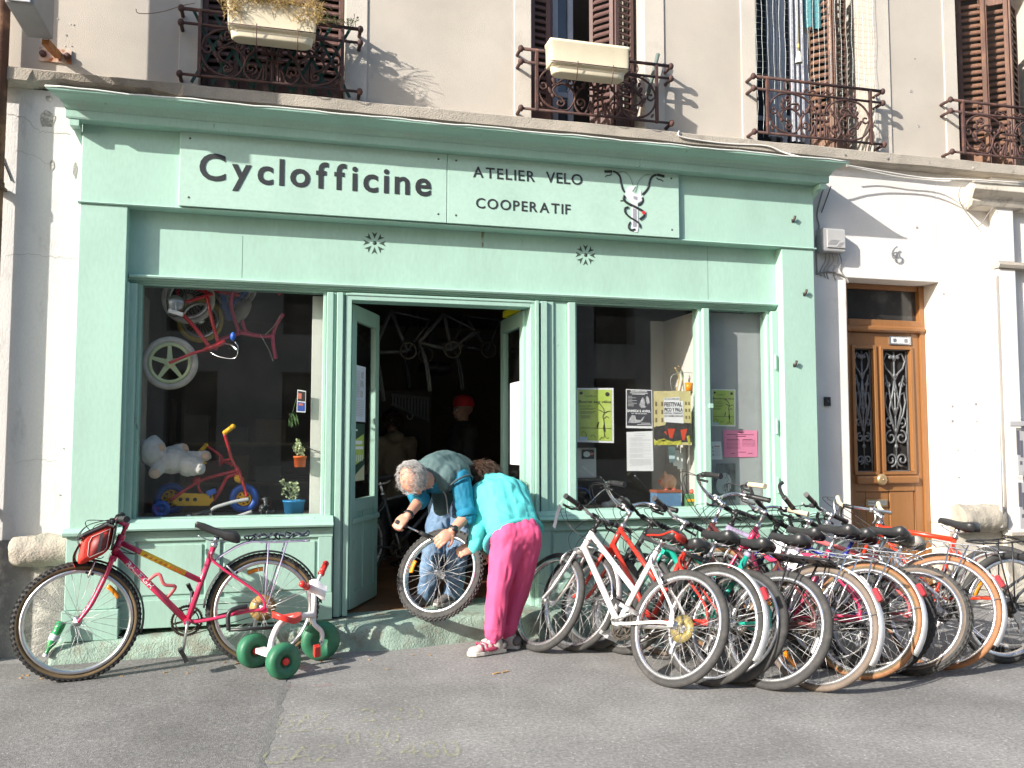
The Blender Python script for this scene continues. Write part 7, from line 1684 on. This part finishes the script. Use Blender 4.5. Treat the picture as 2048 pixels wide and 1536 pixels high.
def face_parts(body, c, fwd, up, k=1.0):
    R_, f, l, u_ = frame_rot(fwd, up)
    for s in (-1, 1):
        g = MB(); g.ell(V(c) + (f*.078 + l*s*.031 + u_*.002)*k, .0115*k); obj('eye', g, PAPER, body); g = MB(); g.ell(V(c) + (f*.0885 + l*s*.031 + u_*.001)*k, .005*k); obj('pupil', g, INK, body)
    g = MB(); g.tube([V(c) + (f*.088 + l*t_*.026 - u_*(.063 + .004*abs(t_)))*k for t_ in (-1,-.5,0,.5,1)], .0035*k, 6); obj('mouth', g, M('lips', (.42,.13,.11), .5), body)
def hand_prims(w, d, n, curl=1.0, k=1.0, thumb=1):
    """w wrist, d finger direction, n out of the back of the hand"""
    w, d, n = V(w), V(d).normalized(), V(n); n = (n - d*n.dot(d)).normalized(); s = d.cross(n)*thumb
    P_ = [('e', w + d*.050*k, V((.046,.040,.017))*k, Matrix((d, s, n)).transposed())]
    for i, (off, L) in enumerate(((-.030,.068),(-.010,.078),(.011,.073),(.030,.058))):
        b = w + d*.080*k + s*off*k; a1 = .35*curl + .04*i; d1 = (d*math.cos(a1) - n*math.sin(a1)).normalized(); m1 = b + d1*L*.48*k
        a2 = a1 + 1.0*curl; d2 = (d*math.cos(a2) - n*math.sin(a2)).normalized(); m2 = m1 + d2*L*.32*k; a3 = a2 + .6*curl; d3 = (d*math.cos(a3) - n*math.sin(a3)).normalized(); m3 = m2 + d3*L*.25*k
        P_ += [('c', b - d*.02*k, m1, .0095*k, .0088*k), ('c', m1, m2, .0088*k, .0080*k), ('c', m2, m3, .0080*k, .0070*k)]
    t0 = w + d*.022*k - s*.028*k; t1 = t0 + (d*.55 - s*.55 - n*.35*curl).normalized()*.040*k; t2 = t1 + (d*.85 - s*.15 - n*.6*curl).normalized()*.032*k
    P_ += [('c', t0, t1, .0135*k, .0105*k), ('c', t1, t2, .0105*k, .0085*k)]
    return P_
def shoe(body, ankle, toe, upper, sole, k=1.0, name='shoe', accent=None):
    a = V(ankle); d = V((toe[0], toe[1], 0)).normalized(); s = V((-d.y, d.x, 0)); z = V((0,0,1)); base = V((a.x, a.y, a.z - .085*k))
    R_ = Matrix((d, s, z)).transposed()
    sh = blob(name, [('c', a + z*.0, base + z*.055*k - d*.015*k, .045*k, .046*k), ('e', base - d*.035*k + z*.040*k, V((.048,.040,.042))*k, R_), ('e', base + d*.055*k + z*.042*k, V((.085,.043,.038))*k, R_), ('e', base + d*.135*k + z*.032*k, V((.060,.046,.028))*k, R_)], upper, body, .007, 2)
    g = MB(); pts = [(-.085,.0),(-.075,.032),(-.03,.038),(.03,.036),(.10,.048),(.16,.046),(.195,.02),(.20,0),(.195,-.02),(.16,-.046),(.10,-.048),(.03,-.036),(-.03,-.038),(-.075,-.032)]
    g.prism([(x*k, y*k) for x, y in pts], base + z*.001, d, s, z*.026*k); obj('sole', g, sole, sh, bevel=.005)
    if accent:
        for q_ in (.03, .07, .105):
            g = MB(); g.tube([base + d*q_*k + s*.047*k + z*.03*k, base + d*(q_+.012)*k + s*.030*k + z*.075*k, base + d*(q_+.012)*k - s*.030*k + z*.075*k, base + d*q_*k - s*.047*k + z*.03*k], .006*k, 6); obj('lace_band', g, accent, sh)
        g = MB(); g.ell(base - d*.06*k + z*.05*k, V((.035,.047,.035))*k, R_); obj('heel_patch', g, SHOED, sh)
        for yy in (.047, -.047): g = MB(); g.ell(base + d*.045*k + s*yy*k + z*.040*k, V((.05,.006,.014))*k, R_); obj('side_stripe', g, accent, sh)
    return sh
def strands(name, c, fwd, up, k, mat, body, n, keep, length, curl, seed, rad=.0022, droop=.5):
    R_, f, l, u_ = frame_rot(fwd, up); rng = random.Random(seed); g = MB()
    while n > 0:
        v = V((rng.gauss(0,1), rng.gauss(0,1), rng.gauss(0,1))).normalized()
        if not keep(v, rng): continue
        n -= 1
        p = V(c) + (f*(v.x*.101-.008) + l*v.y*.079 + u_*(v.z*.088+.025))*k; nn = (f*v.x + l*v.y + u_*v.z).normalized()
        t = (V((rng.gauss(0,.5), rng.gauss(0,.5), -droop)) - f*.35 - nn*nn.dot(V((0,0,-1)))*.3); t = (t - nn*t.dot(nn)).normalized()
        L = length*rng.uniform(.6,1.3); a = p + nn*L*.22 + t*L*.30; b = p + nn*L*(.30 + curl*rng.uniform(-.2,.4)) + t*L*.75 + V((rng.gauss(0,.006),rng.gauss(0,.006),0)); e = b + t*L*.4 - nn*L*curl*.4*rng.random() + V((0,0,-.1*L))
        g.tube([p - nn*.004, a, b, e], [rad*1.3, rad*1.2, rad, rad*.4], 4)
    return obj(name, g, mat, body)
# --- the old man bending in the doorway
hip = V((1.275,.46,1.00)); waist = V((1.235,.27,1.085)); chest = V((1.095,.04,1.105)); upc = V((1.00,-.085,1.095)); neck = V((.935,-.155,1.085)); hc = at(829, 957, -.235)
fw = V((-.55,-.83,0)); lf = V((.83,-.55,0))
shL = upc + lf*.165 + V((.02,.02,-.015)); shR = upc - lf*.165 + V((.0,.02,-.01))
elL = at(934, 1030, -.24); wrL = at(905, 1061, -.285); haL = at(886, 1076, -.30)
elR = at(840, 1000, -.14); wrR = at(816, 1031, -.27); haR = at(799, 1046, -.30)
hL = hip + lf*.095 + V((0,0,-.04)); hR = hip - lf*.095 + V((0,0,-.04)); knL = at(914, 1108, .18); knR = at(866, 1105, .22); anL = at(905, 1184, .32); anR = at(853, 1190, .34); anL.z = .265; anR.z = .265
hfw = V((-.12,-.22,-.95)); hup = V((-.66,-.70,-.20))
Rh, hf_, hl_, hu_ = frame_rot(hfw, hup)
man = blob('person', head_prims(hc, hfw, hup, 1.03) + [('c', neck, hc - hu_*.03, .058, .056), ('c', hip, waist, .115, .105), ('c', waist, chest, .105, .115), ('c', chest, neck, .11, .070), ('c', upc, shL, .075, .060), ('c', upc, shR, .09, .065), ('c', shL, elL, .050, .044), ('c', elL, wrL, .043, .029), ('c', shR, elR, .050, .044), ('c', elR, wrR, .042, .028), ('c', hL, knL, .08, .055), ('c', knL, anL, .052, .036), ('c', hR, knR, .08, .055), ('c', knR, anR, .052, .036)]
    + hand_prims(wrL, haL - wrL, V((.35,-.75,.55)), .75, 1.05, 1) + hand_prims(wrR, haR - wrR, V((-.2,-.6,.75)), 1.3, 1.0, -1),
    SKIN, None, .0058, 2, org=(1.1,.3,.17), label='grey haired man in petrol shirt and grey vest bending over a bicycle wheel', cat='person')
face_parts(man, hc, hfw, hup, 1.03)
def keep_man(v, r):
    if v.x > .55 and v.z < .5: return False
    if v.z < -.35 and v.x > -.1: return False
    if v.z > .60: return r.random() < .05
    if v.z > .34: return r.random() < .35
    return v.z > -.75
strands('hair', hc, hfw, hup, 1.03, GREYHAIR, man, 1900, keep_man, .026, .2, 31, .0010)
strands('hair', hc, hfw, hup, 1.03, M('light_grey_hair', (.60,.59,.58), .5), man, 900, keep_man, .034, .25, 33, .0008)
blob('shirt', [('c', upc, shL, .09, .076), ('c', shL, elL + (shL-elL)*.02, .074, .060), ('c', elL + (shL-elL)*.12, elL, .064, .063), ('c', upc, shR, .10, .082), ('c', shR, elR, .074, .062), ('c', chest, upc, .125, .115), ('c', waist, chest, .118, .125), ('c', upc, neck + (upc-neck)*.5, .10, .070)], SHIRT, man, .008, 2, (.017, 13, (1,1,.5)))
g = MB(); dl = (elL-shL).normalized(); g.lathe([(.060,-.035),(.067,-.030),(.068,.012),(.062,.016),(.054,.010)], elL - dl*.0, dl, 20); g.xf(lambda p: p + V((noise.noise(p*25), noise.noise(p*25+V((5,0,0))), 0))*.004); obj('rolled_cuff', g, SHIRT, man)
g = MB(); dl = (elR-shR).normalized(); g.lathe([(.060,-.035),(.067,-.030),(.068,.012),(.060,.014)], elR, dl, 20); obj('rolled_cuff', g, SHIRT, man)
vest = blob('vest', [('c', hip + V((-.0,-.03,.05)), waist + V((0,0,.015)), .132, .134), ('c', waist + V((0,0,.018)), chest + V((0,0,.03)), .134, .145), ('c', chest + V((0,0,.03)), upc + V((0,0,.03)), .145, .128), ('c', upc + V((0,0,.035)), upc*.5 + neck*.5 + V((.01,.015,.02)), .122, .085), ('c', upc + lf*.03 + V((0,0,.02)), upc + lf*.125 + V((.02,.03,.015)), .108, .092), ('c', upc + lf*.09, chest + lf*.08, .102, .112), ('c', upc - lf*.03 + V((0,0,.02)), upc - lf*.125 + V((.01,.03,.015)), .108, .092), ('c', upc - lf*.09, chest - lf*.08, .102, .112), ('c', chest - V((0,0,.06)), chest + V((-.03,-.05,-.22)), .10, .06), ('c', waist + V((0,0,-.05)) + lf*.08, waist + lf*.10 + V((-.03,-.08,-.24)), .08, .05), ('c', waist - lf*.05, waist - lf*.09 + V((-.05,-.1,-.20)), .08, .05)], VEST, man, .008, 3, (.012, 8, (1,1,1)))
g = MB(); cd = (hc - neck).normalized(); g.lathe([(.076,-.012),(.086,-.006),(.090,.022),(.082,.034),(.074,.030),(.072,.0)], neck*.75 + upc*.25 + V((.008,.015,.020)), cd, 24, closed=True); obj('collar', g, VESTD, vest)
g = MB(); ac = shL + (elL-shL)*.13; g.lathe([(.090,-.006),(.099,-.004),(.100,.006),(.091,.008)], ac + V((0,.0,.0)), (elL-shL)*.6 + lf*.06, 26, closed=True); obj('armhole_binding', g, VESTD, vest)
g = MB(); g.tube(spline([neck + V((.02,-.04,-.05)), chest + V((-.02,-.12,-.12)), chest + V((.0,-.14,-.26))], 5), .006, 6); obj('zip', g, STEEL, vest)
blob('jeans', [('c', hip, waist + (hip-waist)*.45, .150, .142), ('c', hL, knL, .108, .082), ('c', knL, anL + V((0,0,-.02)), .078, .070), ('c', hR, knR, .108, .082), ('c', knR, anR + V((0,0,-.02)), .078, .070)], JEANS, man, .008, 2, (.022, 11, (1,1,.8)))
shoe(man, anL + V((0,0,-.005)), (-.75,-.65), SHOED, SOLE); shoe(man, anR + V((0,0,-.005)), (-.85,-.5), BLACKP, SHOED)
for (w, e, nm) in ((wrL, elL, 'wristwatch'), (wrR, elR, 'wrist_strap')):
    g = MB(); d = (w-e).normalized(); g.lathe([(.031,-.011),(.035,-.010),(.035,.010),(.031,.011)], w - d*.006, d, 18, closed=True)
    if nm == 'wristwatch': g.lathe([(0,.010),(.019,.010),(.020,.0),(0,0)], w - d*.006 + V((.005,-.031,.012)), V((.1,-.9,.35)), 16)
    obj(nm, g, BLACKP, man)
# --- the wheel they hold
wc = at(880, 1151, -.16); wn_ = V((-.57,-.69,.44)).normalized(); wx = wn_.cross(V((0,0,1))).normalized(); wz = wx.cross(wn_)
WR_ = .312; low = WR_*math.sqrt(1 - wn_.z**2); wc.z = .172 + low + .008
hw_ = thing('loose_wheel', 'loose bicycle wheel held upright on the step by the man and woman', 'bicycle wheel', (wc.x, wc.y, .17))
def TW(p): return wc + wx*p.x - wn_*p.y + wz*p.z
wheel(hw_, 'rim', V((0,0,0)), WR_, .050, TW, RUBBER_G, RUBBER_G, WHT, 58, refl=[.15])
pv = thing('bicycle_pump', 'black hand pump between the right hand of the man and the wheel', 'pump', tuple(haR)); pe = at(866, 1077, -.24)
g = MB(); d = (pe-haR); g.tube([haR - d*.10, haR + d*.22], .014, 10); obj('handle', g, BLACKP, pv); g = MB(); g.tube([haR + d*.2, haR + d*.62], .006, 8); obj('shaft', g, CHROME, pv); g = MB(); g.tube([haR + d*.60, haR + d*1.0], .015, 10); obj('barrel', g, BLACKP, pv); g = MB(); g.tube([haR + d*.98, haR + d*1.04], .019, 10); obj('head', g, ALU, pv)
# --- the woman in pink trousers
wl = V((-.94,-.35,0)); wf = V((-.35,.94,0))
whip = at(1032, 1072, -.45); wwst = at(1026, 1040, -.37); wch = at(1010, 995, -.22); wup = at(998, 982, -.10); wnk = at(978, 966, -.01); whc = at(966, 962, .06)
wsL = wup + wl*.135 + V((0,0,-.01)); wsR = wup - wl*.145 + V((0,0,-.02)); weL = at(958, 1062, -.22); wwL = at(949, 1098, -.235); whL = at(937, 1096, -.25); weR = at(1030, 1060, -.02); wwR = at(978, 1105, -.12); whR = at(962, 1112, -.15)
hpL = whip + wl*.070 + V((0,0,-.05)); hpR = whip - wl*.085 + V((0,0,-.04)); kL = at(997, 1185, -.50); kR = at(1034, 1185, -.38); aL = at(989, 1284, -.50); aR = at(1016, 1272, -.40); aL.z = .085; aR.z = .085
hfw2 = V((-.45,.30,-.85)); hup2 = V((-.25,.85,.35))
woman = blob('person', head_prims(whc, hfw2, hup2, .97) + [('c', wnk, whc, .05, .05), ('c', whip, wwst, .095, .085), ('c', wwst, wch, .085, .095), ('c', wch, wnk, .095, .055), ('c', wup, wsL, .08, .055), ('c', wup, wsR, .08, .055), ('c', wsL, weL, .042, .036), ('c', weL, wwL, .035, .026), ('c', wsR, weR, .042, .036), ('c', weR, wwR, .035, .025), ('c', hpL, kL, .08, .055), ('c', kL, aL, .05, .034), ('c', hpR, kR, .08, .055), ('c', kR, aR, .05, .034)]
    + hand_prims(wwL, whL - wwL + V((0,0,-.012)), V((.1,-.75,.6)), .9, .92, -1) + hand_prims(wwR, whR - wwR, V((.2,-.5,.7)), .9, .92, 1), SKIN, None, .0058, 2, org=(1.42,-.48,0), label='woman in turquoise sweatshirt and pink jogging trousers bending over the wheel, seen from behind', cat='person')
face_parts(woman, whc, hfw2, hup2, .97)
strands('hair', whc, hfw2, hup2, .97, BROWNHAIR, woman, 2200, lambda v, r: not (v.x > .45 and v.z < .45) and v.z > -.9, .070, .5, 41, .0013, 1.0)
sw = blob('sweatshirt', [('c', wwst + V((0,-.01,-.05)), wch, .142, .140), ('c', wch, wup, .140, .122), ('c', wwst + V((0,-.01,-.05)) + wl*.065, wch + wl*.05, .128, .130), ('c', wwst + V((0,-.01,-.05)) - wl*.065, wch - wl*.05, .128, .130), ('c', wch + wl*.05, wup + wl*.05, .128, .110), ('c', wch - wl*.05, wup - wl*.05, .128, .110), ('c', wup, wnk, .115, .075), ('c', wup, wsL, .105, .082), ('c', wup, wsR, .105, .082), ('c', wsL, weL, .080, .068), ('c', weL, wwL, .066, .045), ('c', wsR, weR, .078, .062), ('c', weR, wwR, .060, .042)], SWEAT, woman, .008, 2, (.020, 7, (1,1,.8)))
g = MB(); hemc = wwst + V((.0,-.012,-.108)); hd = (wch - wwst).normalized(); hs = hd.cross(wl).normalized()
pts = []
for k in range(40):
    a = 2*PI*k/40; pts.append(hemc + wl*.200*math.copysign(abs(math.cos(a))**.85, math.cos(a)) + hs*.152*math.sin(a))
g.tube(pts, .024, 10, True, flat=.75); obj('hem', g, SWEAT, sw)
g = MB(); d = (wwL-weL).normalized(); g.lathe([(.030,-.035),(.046,-.03),(.047,.0),(.038,.012),(.030,.010)], wwL - d*.015, d, 16); obj('cuff', g, SWEAT, sw)
g = MB(); sm = spline([wsL + V((-.02,-.07,.06)) - wl*.05, wsL + V((.02,-.085,.01)) - wl*.07, wch + wl*.115 + V((0,-.095,-.02)), wch + wl*.12 + V((0,-.07,-.09))], 6); g.tube(sm, .0030, 5); obj('sleeve_seam', g, M('sweatshirt_seam', (.03,.33,.34), .9), sw)
tro = blob('trousers', [('c', whip + V((0,.01,0)), wwst + V((0,0,-.06)), .128, .100), ('c', whip + wl*.062, wwst + wl*.055 + V((0,0,-.06)), .114, .092), ('c', whip - wl*.072 , wwst - wl*.060 + V((0,0,-.06)), .118, .092), ('c', hpL, kL, .106, .074), ('c', kL, aL + V((0,0,.05)), .074, .066), ('c', hpR, kR, .108, .076), ('c', kR, aR + V((0,0,.05)), .078, .068), ('c', aL + V((0,0,.075)), aL + V((.0,0,.015)), .070, .050), ('c', aR + V((0,0,.075)), aR + V((0,0,.015)), .072, .052)], PANTS, woman, .008, 2, (.022, 8, (1,1,.45)))
for a_ in (aL, aR): g = MB(); g.tube([a_ + V((0,0,-.02)), a_ + V((0,0,.05))], .040, 12); obj('sock', g, DARKGREY, woman)
shoe(woman, aL, (-.95,-.25), SHOEW, SOLE, .95, accent=SHOEP); shoe(woman, aR, (-.80,.45), SHOEW, SOLE, .95, accent=SHOEP)
# --- two people in the dark of the workshop
def dim_person(label, u, v, y, jacket, hood=False, cap=None, face=(-1,-.2,0)):
    h = at(u, v, y); f = V(face); l = V((-f.y, f.x, 0)).normalized(); z = V((0,0,1)); nk = h - z*.14; cs = nk - z*.22; wa = nk - z*.52; hp = nk - z*.62
    sl, sr = nk - z*.08 + l*.19, nk - z*.08 - l*.19; el, er = sl - z*.30 + f*.05 + l*.03, sr - z*.30 + f*.05 - l*.03; wl_, wr_ = el + f*.22 - z*.06, er + f*.22 - z*.06
    kl, kr = V((hp.x, hp.y, .64)) + l*.1, V((hp.x, hp.y, .64)) - l*.1; al, ar = V((hp.x, hp.y, .255)) + l*.11, V((hp.x, hp.y, .255)) - l*.11
    b = blob('person', head_prims(h, f, (0,0,1), 1.0) + [('c', nk - z*.02, h - z*.05, .055, .055), ('c', cs, wa, .13, .12), ('c', nk - z*.1, cs, .10, .13), ('c', hp, wa, .13, .12), ('c', nk - z*.08, sl, .07, .06), ('c', nk - z*.08, sr, .07, .06), ('c', sl, el, .05, .043), ('c', el, wl_, .04, .028), ('c', sr, er, .05, .043), ('c', er, wr_, .04, .028), ('c', hp + l*.09, kl, .08, .055), ('c', kl, al, .05, .036), ('c', hp - l*.09, kr, .08, .055), ('c', kr, ar, .05, .036)] + hand_prims(wl_, f - z*.2, z, .5) + hand_prims(wr_, f - z*.2, z, .5, 1, -1), SKIN_D, None, .009, 2, org=(h.x, h.y, .168), label=label, cat='person')
    face_parts(b, h, f, (0,0,1))
    blob('jacket', [('c', cs, wa - z*.06, .155, .15), ('c', nk - z*.06, cs, .11, .155), ('c', nk - z*.09, sl, .09, .085), ('c', nk - z*.09, sr, .09, .085), ('c', sl, el, .078, .068), ('c', el, wl_, .064, .05), ('c', sr, er, .078, .068), ('c', er, wr_, .064, .05)] + ([('e', nk - f*.07 - z*.01, V((.10,.11,.07)))] if hood else []), jacket, b, .014, 3, (.015, 9, (1,1,1)))
    blob('trousers', [('c', hp, wa, .14, .14), ('c', hp + l*.08, kl, .10, .078), ('c', kl, al, .076, .065), ('c', hp - l*.08, kr, .10, .078), ('c', kr, ar, .076, .065)], DARKGREY, b, .014, 2)
    shoe(b, al, (f.x, f.y), BLACKP, SHOED); shoe(b, ar, (f.x, f.y), BLACKP, SHOED)
    if cap: 
        g = MB(); g.lathe([(.108,.0),(.106,.05),(.085,.092),(.04,.112),(0,.115)], h + z*.035 - f*.006, z, 24); cp = obj('cap', g, cap, b); g = MB(); g.grid(lambda s, t_: h + z*(.045 - .02*t_) + f*(.09 + .075*t_) + l*((s-.5)*.15*(1-.35*t_*t_)), 8, 4); g.grid(lambda s, t_: h + z*(.041 - .02*t_) + f*(.09 + .075*t_) + l*((s-.5)*.15*(1-.35*t_*t_)), 8, 4); obj('peak', g, cap, cp)
    else: strands('hair', h, f, (0,0,1), 1.0, BROWNHAIR, b, 260, lambda v, r: not (v.x > .4 and v.z < .4) and v.z > -.5, .05, .5, 55, .004)
    return b
dim_person('person in black jacket and red cap standing in the dark doorway', 926, 820, 2.5, M('black_jacket', (.022,.022,.024), .8), cap=M('red_cap', (.55,.02,.03), .7))
dim_person('person in beige hooded jacket turned away deep inside the workshop', 785, 845, 2.9, M('beige_jacket', (.34,.27,.19), .85, var=.1), hood=True, face=(-.3,.95,0))
